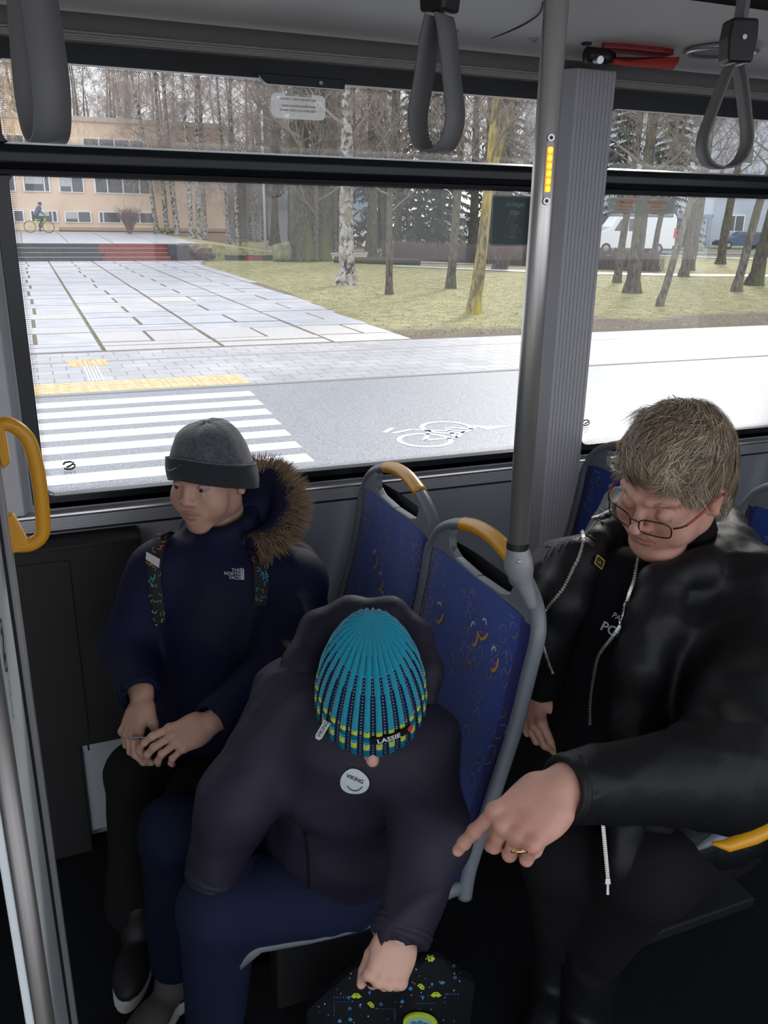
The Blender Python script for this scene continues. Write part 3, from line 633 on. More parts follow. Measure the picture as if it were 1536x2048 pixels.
mat('asphalt', (0.13, 0.13, 0.135), 0.52, spec=0.7, col2=(0.31, 0.31, 0.32), nscale=55, fac=(0.35, 0.7), bump=0.35, bscale=70)
brick_mat('paver', (0.56, 0.54, 0.53), (0.48, 0.46, 0.46), (0.20, 0.19, 0.19), 1.0, 0.36, 0.30, msize=0.008, rough=0.42)
mat('slab', (0.36, 0.36, 0.38), 0.42, col2=(0.48, 0.47, 0.48), nscale=2.0, bump=0.15, bscale=60, fac=(0.3, 0.7))
mat('slab_rough', (0.36, 0.33, 0.31), 0.6, col2=(0.52, 0.49, 0.46), nscale=60, bump=0.3, bscale=80)
mat('soil_gap', (0.09, 0.075, 0.045), 0.95, col2=(0.15, 0.13, 0.05), nscale=6)
mat('soil', (0.10, 0.075, 0.06), 0.95, col2=(0.17, 0.13, 0.10), nscale=9, bump=0.5, bscale=30)
mat('paint_white', (0.80, 0.80, 0.80), 0.45)
mat('tactile', (0.55, 0.36, 0.12), 0.55, col2=(0.62, 0.48, 0.28), nscale=12)
mat('curb', (0.22, 0.22, 0.21), 0.6)
mat('step_black', (0.02, 0.021, 0.022), 0.6, col2=(0.04, 0.04, 0.04), nscale=8)
mat('step_red', (0.26, 0.035, 0.022), 0.6, col2=(0.19, 0.03, 0.02), nscale=5)
def grass_material():
    m = bpy.data.materials.new('grass'); m.use_nodes = True; t = m.node_tree; b = t.nodes['Principled BSDF']; b.inputs['Roughness'].default_value = 0.9; b.inputs['Specular IOR Level'].default_value = 0.15
    c = t.nodes.new('ShaderNodeTexCoord'); n = t.nodes.new('ShaderNodeTexNoise'); n.inputs['Scale'].default_value = 3.5; n.inputs['Detail'].default_value = 12; n.inputs['Roughness'].default_value = 0.75
    n2 = t.nodes.new('ShaderNodeTexNoise'); n2.inputs['Scale'].default_value = 0.5; n2.inputs['Detail'].default_value = 5
    r = t.nodes.new('ShaderNodeValToRGB'); e = r.color_ramp.elements; e[0].position = 0.33; e[0].color = (0.13, 0.105, 0.06, 1); e[1].position = 0.68; e[1].color = (0.42, 0.37, 0.20, 1)
    x = e.new(0.5); x.color = (0.27, 0.25, 0.11, 1)
    sep = t.nodes.new('ShaderNodeSeparateXYZ'); mr = t.nodes.new('ShaderNodeMapRange'); mr.inputs[1].default_value = 15.0; mr.inputs[2].default_value = 11.6; mr.inputs[3].default_value = -0.12; mr.inputs[4].default_value = 0.42
    ad = t.nodes.new('ShaderNodeMath'); ad.operation = 'ADD'; r2 = t.nodes.new('ShaderNodeValToRGB'); r2.color_ramp.elements[0].position = 0.55; r2.color_ramp.elements[1].position = 0.75
    mx_ = t.nodes.new('ShaderNodeMixRGB'); mx_.inputs[2].default_value = (0.15, 0.115, 0.085, 1)
    L = t.links.new; L(c.outputs['Object'], n.inputs['Vector']); L(c.outputs['Object'], n2.inputs['Vector']); L(n.outputs['Fac'], r.inputs[0]); L(c.outputs['Object'], sep.inputs[0]); L(sep.outputs['Y'], mr.inputs[0])
    L(mr.outputs[0], ad.inputs[0]); L(n2.outputs['Fac'], ad.inputs[1]); L(ad.outputs[0], r2.inputs[0]); L(r2.outputs[0], mx_.inputs[0]); L(r.outputs[0], mx_.inputs[1]); L(mx_.outputs[0], b.inputs['Base Color'])
    bp = t.nodes.new('ShaderNodeBump'); bp.inputs['Strength'].default_value = 0.8; bp.inputs['Distance'].default_value = 0.05; L(n.outputs['Fac'], bp.inputs['Height']); L(bp.outputs[0], b.inputs['Normal'])
    MATS['grass'] = m
grass_material()
def terr(x, y):      # ground height: terrace beyond the steps, falling to the right
    if y < 41.2: return GZ
    t = max(0.0, min(1.0, (x-8.5)/6.0)); h0 = 0.38+0.28*min(1, (y-41.2)/16); return h0*(1-t)+(GZ)*t
# the ground sheet (grass) with terrace
m = MB()
xs = [-60, -30, -15, -5, 0, 4, 8.5, 9.5, 10.5, 11.5, 12.5, 13.5, 14.5, 20, 30, 45, 60, 80, 110, 150]; ys = [8.2, 20, 30, 41.0, 41.21, 45, 50, 57, 65, 80, 110, 160]
vs = [(x, y, terr(x, y)-0.012) for y in ys for x in xs]; n = len(xs)
m.add(vs, [(j*n+i, j*n+i+1, (j+1)*n+i+1, (j+1)*n+i) for j in range(len(ys)-1) for i in range(n-1)])
struct(m.build('ground', G_('grass')))
m = MB(); m.box((-60, -40, GZ-0.3), (150, 8.13, GZ)); struct(m.build('road', G_('asphalt')))
m = MB(); m.box((-60, 8.13, GZ-0.1), (150, 8.24, GZ+0.012)); struct(m.build('curb', G_('curb'), bevel=0.01))
m = MB(); m.box((-60, 8.24, GZ-0.1), (150, 11.45, GZ+0.006)); struct(m.build('sidewalk', G_('paver')))
# darker strip line in the pavers
m = MB(); m.box((-20, 10.5, GZ+0.006), (60, 10.62, GZ+0.009)); struct(m.build('paver_strip', mat('paver_dark', (0.30, 0.28, 0.27), 0.5)))
# slab plaza: soil base + individual slabs inside one surface
def diag(y): # right edge of the plaza
    pts = [(11.45, 6.1), (14.6, 6.2), (22.4, 6.8), (36, 7.1), (41, 8.3)]
    for (a, xa), (b, xb) in zip(pts, pts[1:]):
        if y <= b: return xa+(xb-xa)*max(0, (y-a))/(b-a)
    return 8.3
m = MB(); m.add([(-25, 11.45, GZ+0.002), (6.1, 11.45, GZ+0.002), (6.2, 14.6, GZ+0.002), (6.8, 22.4, GZ+0.002), (7.1, 36, GZ+0.002), (8.3, 41.2, GZ+0.002), (-25, 41.2, GZ+0.002)], [tuple(range(7))]); 
g = 0.048; y = 11.5; row = 0; rnd = random.Random(3)
cols = [0.985-1.86*k for k in range(13, 0, -1)]+[0.985, 2.80, 4.66, 6.52, 8.4]
while y < 41:
    dep = 0.95 if row % 2 == 0 else 1.35; rr = rnd.random()
    for c0_, c1_ in zip(cols, cols[1:]):
        segs = [(c0_, c1_)]
        if row % 2 == 1: mid = (c0_+c1_)/2+rnd.uniform(-0.08, 0.08); segs = [(c0_, mid), (mid, c1_)]
        for a_, b_2 in segs:
            hi = min(b_2-g, diag(y)-0.02); 
            if hi-a_ < 0.3: continue
            z = GZ+0.012+rnd.uniform(-0.004, 0.006); mi = 2 if (y < 13.2 and a_ > 0.9) or rnd.random() < 0.06 else 1
            ysub = [(y, y+dep)] if row % 2 == 1 or rnd.random() < 0.45 else [(y, y+dep*0.55), (y+dep*0.55+0.02, y+dep)]
            for ya, yb in ysub:
                ya2 = ya+0.033; yb2 = yb-0.033; dz = rnd.uniform(-0.004, 0.004)
                m.box((a_+g*0.4, ya2, GZ-0.02), (hi, yb2, z+dz), mi)
    y += dep; row += 1
struct(m.build('plaza_paving', [G_('soil_gap'), G_('slab'), G_('slab_rough')]))
# upper plaza paving
m = MB()
for (x0, x1) in [(-30+2*i, -28.04+2*i) for i in range(20)]:
    for (ya, yb) in [(41.25+k*1.6, 42.8+k*1.6) for k in range(9)]:
        if x1 > 9.5: continue
        m.add([(x0, ya, terr(x0, ya)+0.01), (x1, ya, terr(x1, ya)+0.01), (x1, yb, terr(x1, yb)+0.01), (x0, yb, terr(x0, yb)+0.01)], [(0, 1, 2, 3)])
struct(m.build('terrace_paving', G_('slab')))
# pale paths running through the park
def strip(name, pts, wd, mt, dz=0.01):
    m = MB(); vs = []
    for i, (x, y) in enumerate(pts):
        a = Vector(pts[max(i-1, 0)]); b = Vector(pts[min(i+1, len(pts)-1)]); d = (b-a).normalized(); nn = Vector((-d.y, d.x))*wd/2
        vs += [(x-nn.x, y-nn.y, GZ+dz), (x+nn.x, y+nn.y, GZ+dz)]
    m.add(vs, [(2*i, 2*i+2, 2*i+3, 2*i+1) for i in range(len(pts)-1)]); return struct(m.build(name, mt))
strip('path', [(15.5, 34.6), (20.5, 28.8), (25, 26.6), (33, 24.4), (60, 18)], 1.3, G_('slab'))
strip('path', [(8.3, 43.5), (13, 43.8), (17.5, 40), (21, 36.5), (26, 34.0)], 3.2, G_('slab'), 0.012)
strip('path', [(9.5, 48), (16, 48.5), (23, 47), (34, 45.5), (39.4, 44.8), (47, 33), (70, 24)], 2.2, G_('slab'), 0.014)
strip('side_street', [(20, 66), (38, 53), (60, 46), (90, 38)], 7.0, mat('street_far', (0.20, 0.20, 0.21), 0.7), 0.02)
strip('soil_patch', [(10, 50.5), (15, 50.5), (20, 49.5)], 2.2, mat('soil_red', (0.22, 0.12, 0.09), 0.9), 0.016)
# zebra crossing
root = thing('crosswalk', 'white striped zebra crossing painted across the grey road', 'road marking', (0, 6.2, GZ))
ye = 7.79
for k in range(9):
    y0 = ye-0.515*2*k*0.5; 
ystr = [(7.79, 7.51), (7.26, 6.985), (6.765, 6.49), (6.27, 6.005), (5.775, 5.53), (5.30, 5.07), (4.85, 4.59), (4.35, 4.1), (3.87, 3.62), (3.38, 3.13)]
for k, (b, a) in enumerate(ystr):
    x1 = 2.31-0.035*k; mb_ = MB(); mb_.box((-3.2, a, GZ-0.003), (x1, b, GZ+0.004)); mb_.build('stripe', G_('paint_white'), root)
# bicycle symbol
root = thing('bicycle_symbol', 'white bicycle symbol painted on the asphalt right of the crossing', 'road marking', (3.5, 5.2, GZ))
m = MB(); zz = GZ+0.003
def ringz(mb, cx_, cy2, r, wd, sx_=1.0, sy_=1.0):
    n = 28; vs = []
    for k in range(n): t = 2*math.pi*k/n; vs += [(cx_+r*math.cos(t)*sx_, cy2+r*math.sin(t)*sy_, zz), (cx_+(r-wd)*math.cos(t)*sx_, cy2+(r-wd)*math.sin(t)*sy_, zz)]
    mb.add(vs, [(2*k, (2*k+2) % (2*n), (2*k+3) % (2*n), 2*k+1) for k in range(n)])
# wheels to the near side and far side, frame between (symbol lies lengthwise to the road)
ringz(m, 3.30, 4.95, 0.27, 0.05); ringz(m, 3.72, 5.35, 0.27, 0.05)
for l in ([(3.30, 4.95), (3.62, 4.93), (3.72, 5.35)], [(3.62, 4.93), (3.82, 5.16), (3.50, 5.28), (3.30, 4.95)], [(3.72, 5.35), (3.95, 5.2), (4.02, 5.3)], [(3.12, 5.3), (3.35, 5.38), (3.5, 5.28)], [(3.2, 5.5), (3.05, 5.35)]):
    m.ribbon([(p[0], p[1], zz) for p in l], 0.05, (0, 0, 1))
m.build('symbol', G_('paint_white'), root)
m = MB(); m.add([(4.0, 5.38, zz), (4.06, 5.12, zz), (4.4, 5.2, zz), (4.12, 5.27, zz)], [(0, 1, 2, 3)]); m.build('arrow', G_('paint_white'), root)
# tactile paving
root = thing('tactile_strip', 'sand-yellow knobbly tactile paving along the kerb at the crossing', 'tactile paving', (0.5, 8.6, GZ))
m = MB(); nx_ = 26
for i in range(27):
    for j in range(2):
        x = 2.28-0.32*i; y = 8.26+0.34*j; m.box((x-0.155, y, GZ), (x+0.155, y+0.33, GZ+0.010))
for i in range(52):
    for j in range(4):
        x = 2.36-0.155*i; y = 8.33+0.165*j; m.tube([(x, y, GZ+0.008), (x, y, GZ+0.02)], [0.045, 0.03], 6, 1)
m.build('tiles', [G_('tactile'), mat('tactile_stud', (0.58, 0.44, 0.24), 0.5)], root)
root = thing('tactile_tile', 'short row of yellow tactile tiles beyond the kerb strip', 'tactile paving', (0.68, 10.4, GZ))
m = MB()
for i in range(2): 
    m.box((0.40+i*0.26, 10.14, GZ), (0.65+i*0.26, 10.72, GZ+0.012))
    for k in range(3):
        for q in range(5): m.tube([(0.44+i*0.26+k*0.08, 10.2+q*0.11, GZ+0.01), (0.44+i*0.26+k*0.08, 10.2+q*0.11, GZ+0.02)], [0.028, 0.02], 6)
m.build('tiles', G_('tactile'), root)
root = thing('guide_strip', 'narrow white ribbed guide strip joining the two yellow tactile areas', 'tactile paving', (0.66, 9.5, GZ))
m = MB()
for k in range(5): m.box((0.575+k*0.04, 8.95, GZ), (0.60+k*0.04, 10.12, GZ+0.014))
m.build('ribs', mat('guide_white', (0.6, 0.57, 0.55), 0.5), root)
# steps
root = thing('plaza_steps', 'low black and red painted steps crossing the far end of the plaza', 'steps', (0, 40.5, GZ))
for k in range(4):
    y0 = 39.6+0.4*k; z0 = GZ+0.183*k; z1 = GZ+0.183*(k+1)
    m = MB(); m.box((-30, y0, GZ-0.1), (3.3+0.15*math.sin(k*2), 41.2, z1)); m.build('step', G_('step_black'), root)
    m = MB(); m.box((3.3+0.15*math.sin(k*2), y0, GZ-0.1), (6.3, 41.2, z1)); m.build('step', G_('step_red'), root)
    m = MB(); m.box((-30, y0-0.02, z1-0.012), (6.3, y0+0.03, z1+0.012)); m.build('nosing', mat('nosing', (0.3, 0.3, 0.3), 0.6), root)
m = MB(); m.box((-30, 40.8, 0.375), (6.9, 41.35, 0.40)); m.build('top_slab', G_('slab'), root)
m = MB(); m.box((6.3, 39.7, GZ), (7.2, 41.3, 0.36)); lab(m.build('cheek_wall', G_('step_black'), root), 'black crumbling end block')
# rubble and logs
root = thing('rubble_heap', 'heap of broken dark stones at the right end of the steps', 'rubble', (7.6, 40.8, GZ))
for k in range(16):
    m = MB(); x = 7.5+rnd.random()*1.0; y = 39.9+rnd.random()*1.5; r = (0.35 if x < 8 else 0.2)*rnd.uniform(0.6, 1.1); top = max(0.0, 0.45-(x-7.3)*0.25)*rnd.random()
    m.ell((x, y, GZ+0.1+top), (r*1.3, r, r*0.8), 8); vs = [tuple(Vector(p)+noise.noise_vector(Vector(p)*3)*0.15) for p in m.v]; m.v = vs
    m.build('stone', mat('stone_dark', (0.10, 0.07, 0.05), 0.85, col2=(0.05, 0.045, 0.04), nscale=6) if k % 3 else mat('stone_rust', (0.24, 0.11, 0.07), 0.85), root)
root = thing('low_wall', 'low dark wall with red patches and mossy top, beyond the grass', 'wall', (11, 40.5, GZ))
m = MB(); m.box((9.1, 40.3, GZ-0.05), (13.6, 40.9, GZ+0.22)); m.box((10.0, 40.28, GZ), (10.8, 40.3, GZ+0.2), 1); m.box((12.1, 40.28, GZ), (12.8, 40.3, GZ+0.18), 1); m.build('wall_body', [G_('step_black'), G_('step_red')], root)
m = MB(); m.box((9.1, 40.25, GZ+0.22), (13.6, 40.95, GZ+0.26)); m.build('mossy_cap', mat('moss', (0.10, 0.11, 0.04), 0.9, col2=(0.2, 0.18, 0.1), nscale=4), root)
root = thing('log_pile', 'low dark log lying on the grass behind the birch', 'log', (16.5, 36, GZ))
m = MB(); m.tube([(13.8, 38.0, GZ+0.12), (17.0, 35.2, GZ+0.12)], 0.17, 10); m.build('log', mat('log_dark', (0.05, 0.045, 0.03), 0.9), root, smooth='fix')
# ------------------------------------------------------------------ tan building
mat('tan_wall', (0.74, 0.56, 0.41), 0.8, col2=(0.68, 0.50, 0.36), nscale=0.6, bump=0.1, bscale=10)
mat('tan_dark', (0.42, 0.27, 0.18), 0.8); mat('win_dark', (0.03, 0.035, 0.04), 0.15, spec=0.8); mat('win_white', (0.78, 0.78, 0.78), 0.5)
mat('curtain', (0.45, 0.45, 0.43), 0.8); mat('blue_band', (0.16, 0.22, 0.30), 0.4)
bY = 57.0; bz0 = -0.3
root = thing('office_building', 'long tan two storey building with white framed windows behind the steps', 'building', (0, bY, bz0))
m = MB(); m.box((-40, bY, bz0), (12.75, bY+14, 7.0)); m.build('wall', G_('tan_wall'), root)
m = MB(); m.box((-40.1, bY-0.12, 7.0), (12.87, bY+14, 7.28)); m.build('parapet', mat('parapet', (0.5, 0.42, 0.35), 0.7), root)
m = MB(); m.box((2.2, bY-0.05, 0.62), (12.78, bY, 0.9)); m.box((-40, bY-0.05, bz0), (12.8, bY, 0.70)); m.build('plinth', G_('tan_dark'), root)
def bwin(x0, x1, z0, z1, divs, curtain=None):
    f = MB(); f.box((x0-0.05, bY-0.07, z0-0.06), (x1+0.05, bY-0.02, z1+0.05)); fo = f.build('window', G_('win_white'), root)
    g = MB(); e = [x0]+[x0+(x1-x0)*d for d in divs]+[x1]
    for a, b in zip(e, e[1:]): g.box((a+0.04, bY-0.09, z0), (b-0.04, bY-0.07, z1), 0)
    g.build('pane', G_('win_dark'), fo)
    if curtain: 
        h = MB(); h.box((x0+(x1-x0)*curtain[0], bY-0.095, z0+(z1-z0)*curtain[2]), (x0+(x1-x0)*curtain[1], bY-0.09, z1)); h.build('blind', G_('curtain'), fo)
def bx_(u): return on(u, 440, y=bY).x
for (ua, ub, dv, cu) in ((-90, -40, (0.5,), None), (0, 48, (0.6,), None), (63, 115, (0.82,), (0.1, 0.7, 0.55)), (131, 182, (0.5,), (0.02, 0.47, 0.3)), (199, 310, (0.07, 0.38, 0.72), None)):
    bwin(bx_(ua), bx_(ub), 1.22, 1.80, dv, cu)
for (ua, ub, dv, cu) in ((-80, -20, (0.5,), None), (-5, 38, (0.5,), (0.0, 0.5, 0.4)), (56, 106, (0.8,), (0.05, 0.75, 0.4)), (126, 173, (0.5,), (0.0, 0.5, 0.3)), (196, 305, (0.22, 0.5, 0.8), None)):
    bwin(bx_(ua), bx_(ub), 2.98, 3.95, dv, cu)
for (ua, ub) in ((180, 300), (-40, 100)): bwin(bx_(ua), bx_(ub), 5.25, 6.05, (0.25, 0.5, 0.75))
# ------------------------------------------------------------------ second darker building with blue panels
root = thing('shop_building', 'dim low building with a light blue band behind the tall trees', 'building', (24, 84, GZ))
m = MB(); m.box((18.5, 84, GZ), (34, 94, 7.5)); m.build('wall', mat('dim_wall', (0.30, 0.30, 0.32), 0.8), root)
m = MB(); m.box((18.5, 83.9, 2.6), (34, 84, 4.4)); f = m.build('blue_band', mat('sky_blue_band', (0.20, 0.42, 0.62), 0.5), root)
m = MB()
for k in range(8): m.box((18.9+k*1.9, 83.82, 2.7), (20.5+k*1.9, 83.9, 3.5))
m.build('window_row', mat('win_blueish', (0.22, 0.28, 0.35), 0.3), root)
# ------------------------------------------------------------------ apartment block
mat('apt_wall', (0.50, 0.55, 0.60), 0.8, col2=(0.44, 0.48, 0.53), nscale=0.4)
A = V(44.0, 70.0, GZ); d_ap = V(math.cos(-0.45), math.sin(-0.45), 0); n_ap = V(math.sin(-0.45), -math.cos(-0.45), 0)
root = thing('apartment_block', 'pale blue-grey apartment block behind the trees and parked cars on the right', 'building', A)
def apb(mb, s0, s1, z0, z1, dep0, dep1, mi=0):
    mb.prism([A+d_ap*s0+n_ap*dep1+V(0, 0, z0), A+d_ap*s1+n_ap*dep1+V(0, 0, z0), A+d_ap*s1+n_ap*dep1+V(0, 0, z1), A+d_ap*s0+n_ap*dep1+V(0, 0, z1)], n_ap*(dep0-dep1), mi)
m = MB(); apb(m, 0, 60, 0, 16, -12, 0); m.build('wall', G_('apt_wall'), root)
for fl_ in range(5):
    for k in range(14):
        s0 = 1.5+k*4.1; z0 = 1.4+fl_*2.9
        if fl_ == 0 and k % 4 == 3: continue
        f = MB(); apb(f, s0, s0+1.7, z0, z0+1.5, 0.0, 0.05); fo = f.build('window', G_('win_white'), root)
        g2_ = MB(); apb(g2_, s0+0.1, s0+0.8, z0+0.1, z0+1.4, 0.05, 0.07); apb(g2_, s0+0.9, s0+1.6, z0+0.1, z0+1.4, 0.05, 0.07); g2_.build('pane', G_('win_dark'), fo)
for k in (0, 1, 2):
    s0 = 13.5+k*16.4; m = MB(); apb(m, s0, s0+2.0, 0, 2.4, 0.0, 0.06); m.build('door', mat('door_dark', (0.08, 0.06, 0.06), 0.6), root)
    m = MB(); apb(m, s0-0.6, s0+2.6, 2.6, 2.85, 0, 2.2); apb(m, s0-0.5, s0-0.2, 0, 2.6, 1.9, 2.2); apb(m, s0+2.2, s0+2.5, 0, 2.6, 1.9, 2.2); m.build('canopy', G_('blue_band'), root)
# ------------------------------------------------------------------ vehicles
mat('car_white', (0.72, 0.73, 0.75), 0.25, spec=0.6, coat=0.5); mat('car_blue', (0.02, 0.06, 0.14), 0.25, coat=0.6); mat('car_glass', (0.02, 0.025, 0.03), 0.08, spec=0.9)
mat('tyre', (0.015, 0.015, 0.015), 0.8); mat('hubcap', (0.35, 0.35, 0.36), 0.4, 0.6); mat('tail_red', (0.55, 0.02, 0.02), 0.3); mat('bumper', (0.03, 0.03, 0.03), 0.6)
def vehicle(name, label, cat, loc, heading, prof_body, Wd, glassp, paint, wheels, wr, tail=None, lamps=None, mirror=None):
    """prof in (along, z); vehicle faces -along"""
    root = thing(name, label, cat, loc); R_ = Matrix.Translation(loc) @ Matrix.Rotation(heading, 4, 'Z')
    def pr(mb, pts, y0, y1, mi=0): mb.prism([R_ @ V(p[0], y0, p[1]) for p in pts], R_.to_3x3() @ V(0, y1-y0, 0), mi)
    m = MB(); pr(m, prof_body, -Wd/2, Wd/2); m.build('body', paint, root, bevel=0.07)
    for g in glassp:
        m = MB(); pr(m, g, -Wd/2-0.012, Wd/2+0.012); m.build('side_window', G_('car_glass'), root, bevel=0.01)
    for wx in wheels:
        for sy_ in (-1, 1):
            m = MB(); y = sy_*(Wd/2-0.09); c = R_ @ V(wx, y, wr); ax = R_.to_3x3() @ V(0, sy_, 0)
            m.tube([c-ax*0.11, c+ax*0.08, c+ax*0.11], [wr, wr, wr*0.92], 22); wo = m.build('wheel', G_('tyre'), root)
            m = MB(); m.tube([c+ax*0.10, c+ax*0.125], [wr*0.62, wr*0.5], 16); m.build('hubcap', G_('hubcap'), wo)
    if tail:
        for t in tail: m = MB(); pr(m, t, -Wd/2-0.015, -Wd/2+0.15); pr(m, t, Wd/2-0.15, Wd/2+0.015); m.build('tail_light', G_('tail_red'), root)
    L0 = min(p[0] for p in prof_body); L1 = max(p[0] for p in prof_body)
    m = MB(); pr(m, [(L0-0.05, 0.28), (L0+0.25, 0.28), (L0+0.25, 0.6), (L0-0.05, 0.58)], -Wd/2-0.005, Wd/2+0.005); m.build('front_bumper', G_('bumper'), root)
    m = MB(); pr(m, [(L1-0.15, 0.35), (L1+0.1, 0.35), (L1+0.1, 0.55), (L1-0.15, 0.58)], -Wd/2-0.005, Wd/2+0.005); m.build('rear_bumper', G_('bumper'), root)
    m = MB(); pr(m, [(L0+0.0, 0.72), (L0+0.35, 0.78), (L0+0.30, 0.92), (L0+0.06, 0.86)], -Wd/2-0.01, Wd/2+0.01); m.build('headlight', mat('lamp_clear', (0.6, 0.6, 0.62), 0.15), root)
    return root
van_body = [(0, 0.35), (5.9, 0.35), (5.9, 2.3), (5.75, 2.62), (1.9, 2.62), (1.25, 1.75), (0.15, 1.25), (0.0, 0.9)]
van_glass = [[(1.42, 1.5), (2.25, 1.5), (2.25, 2.3), (1.85, 2.25)], [(2.45, 1.5), (3.6, 1.5), (3.6, 2.3), (2.45, 2.3)]]
qv = on(1325, 508, z=GZ)
vehicle('delivery_van', 'large white van parked behind the trees, beyond the right window', 'van', V(qv.x-5.2, qv.y+1.6, GZ), math.radians(-14), van_body, 2.0, van_glass, G_('car_white'), (0.95, 4.7), 0.36, tail=[[(5.72, 1.1), (5.93, 1.1), (5.93, 1.75), (5.78, 1.75)]])
qv2 = on(955, 482, z=GZ)
vehicle('white_van', 'small-looking white van far off between trunks left of the pole', 'van', V(qv2.x-4.4, qv2.y+1, GZ), math.radians(200), [(p[0]-5.9, p[1]) for p in van_body], 2.0, [[(a-5.9, b) for a, b in g] for g in van_glass], G_('car_white'), (-4.95, -1.2), 0.36)
car_body = [(0, 0.3), (4.3, 0.3), (4.35, 0.9), (4.05, 1.0), (3.55, 1.45), (2.0, 1.48), (1.2, 1.0), (0.15, 0.85)]
car_glass = [[(1.42, 1.0), (2.3, 1.0), (2.3, 1.38), (2.02, 1.38)], [(2.4, 1.0), (3.7, 1.02), (3.45, 1.38), (2.4, 1.38)]]
qc = on(1430, 497, z=GZ)
vehicle('blue_car', 'dark blue car parked before the pale apartment block', 'car', V(qc.x, qc.y, GZ), math.radians(-25), car_body, 1.75, car_glass, G_('car_blue'), (0.85, 3.5), 0.31, tail=[[(4.2, 0.7), (4.37, 0.7), (4.36, 0.9), (4.22, 0.9)]])
for k, (u, v, l) in enumerate(((585, 477, 'leftmost parked white car in the far row behind the mossy trunk'), (735, 476, 'parked white car in the far row right of the birch trunk'), (700, 480, 'parked white car partly behind the birch trunk in the far row'))):
    q = on(u, v, z=GZ); vehicle('parked_car', l, 'car', V(q.x-2, q.y, GZ), math.radians(-10+8*k), car_body, 1.75, car_glass, G_('car_white'), (0.85, 3.5), 0.31)
# lamp post
q = on(494, 484, z=0.0); q = V(q.x*0.78, -2.05+(q.y+2.05)*0.78, GZ+0.1)
q = V(13.4, 49.5, GZ)
root = thing('lamp_post', 'slim pale lamp post at the corner right of the tan building', 'lamp post', q)
m = MB(); m.tube([q, q+V(0, 0, 8)], [0.09, 0.05], 12); m.build('post', mat('lamp_grey', (0.4, 0.42, 0.45), 0.5), root, smooth='fix')
m = MB(); m.tube([q, q+V(0, 0, 0.5)], [0.16, 0.13], 12); m.build('base', G_('curb'), root)
m = MB(); m.tube([q+V(0, 0, 8), q+V(0.5, -0.5, 8.3), q+V(0.9, -0.9, 8.35)], [0.05, 0.06, 0.12], 10); m.build('lamp_head', G_('lamp_grey'), root)
# ------------------------------------------------------------------ cyclist
q = on(79, 459, y=53); q = V(q.x, q.y, terr(q.x, q.y)+0.02)
bk = thing('bicycle', 'lime green bicycle with a rider on the upper plaza', 'bicycle', q)
for sx_ in (-0.5, 0.5):
    m = MB(); c = q+V(sx_, 0, 0.33); pts = [c+V(0.31*math.cos(t), 0, 0.31*math.sin(t)) for t in [2*math.pi*k/24 for k in range(24)]]; m.tube(pts, 0.022, 6, closed=True)
    for k in range(8): t = math.pi*k/8; m.tube([c+V(0.3*math.cos(t), 0, 0.3*math.sin(t)), c-V(0.3*math.cos(t), 0, 0.3*math.sin(t))], 0.003, 3, 1)
    m.build('wheel', [G_('tyre'), G_('hubcap')], bk)
m = MB(); B_ = lambda a, b: q+V(a, 0, b)
for a, b in (((-0.5, 0.33), (0.0, 0.33)), ((0, 0.33), (-0.15, 0.8)), ((-0.15, 0.7), (-0.5, 0.33)), ((0, 0.33), (0.36, 0.75)), ((-0.13, 0.72), (0.36, 0.78)), ((0.5, 0.33), (0.34, 0.85))): m.tube([B_(*a), B_(*b)], 0.022, 8)
m.build('bicycle_frame', mat('lime', (0.45, 0.62, 0.03), 0.4), bk)
m = MB(); m.tube([B_(0.34, 0.85), B_(0.32, 0.98), B_(0.42, 1.0)], 0.015, 6); m.tube([q+V(0.34, -0.25, 1.0), q+V(0.34, 0.25, 1.0)], 0.014, 6); m.build('handlebar', G_('black_plastic'), bk)
m = MB(); m.ell(B_(-0.17, 0.86), (0.12, 0.06, 0.03), 8); m.build('saddle', G_('black_plastic'), bk)
ps = thing('person', 'small figure in dark blue riding the green bicycle on the plaza', 'person', q)
S_ = SDF(0.02); S_.k = 0.03
S_.e(B_(-0.10, 0.95), (0.13, 0.14, 0.12)); S_.c(B_(-0.1, 1.0), B_(0.08, 1.32), 0.13, 0.15, id=1); S_.e(B_(0.17, 1.55), (0.1, 0.085, 0.12), id=2); S_.c(B_(0.1, 1.38), B_(0.14, 1.48), 0.05, id=2)
for sy_ in (-1, 1):
    S_.c(q+V(0.08, 0.14*sy_, 1.33), q+V(0.2, 0.2*sy_, 1.12), 0.055, 0.045, id=1); S_.c(q+V(0.2, 0.2*sy_, 1.12), q+V(0.34, 0.22*sy_, 1.01), 0.045, 0.035, id=1)
    k_ = q+V(0.22, 0.09*sy_, 0.80 if sy_ < 0 else 0.65); S_.c(q+V(-0.1, 0.08*sy_, 0.93), k_, 0.085, 0.06, id=0); S_.c(k_, q+V(0.02, 0.1*sy_, 0.42 if sy_ < 0 else 0.2), 0.06, 0.045, id=0); S_.c(q+V(0.0, 0.1*sy_, 0.36 if sy_ < 0 else 0.15), q+V(0.13, 0.1*sy_, 0.34 if sy_ < 0 else 0.13), 0.045, 0.04, id=0)
sdf_object('body', [S_.mesh()], [mat('far_trousers', (0.03, 0.04, 0.06), 0.8), mat('far_jacket', (0.05, 0.09, 0.16), 0.8), mat('far_skin', (0.35, 0.22, 0.17), 0.6)], ps)
m = MB(); m.ell(B_(0.165, 1.60), (0.115, 0.1, 0.09), 12); m.build('helmet', G_('black_plastic'), ps, smooth=True)
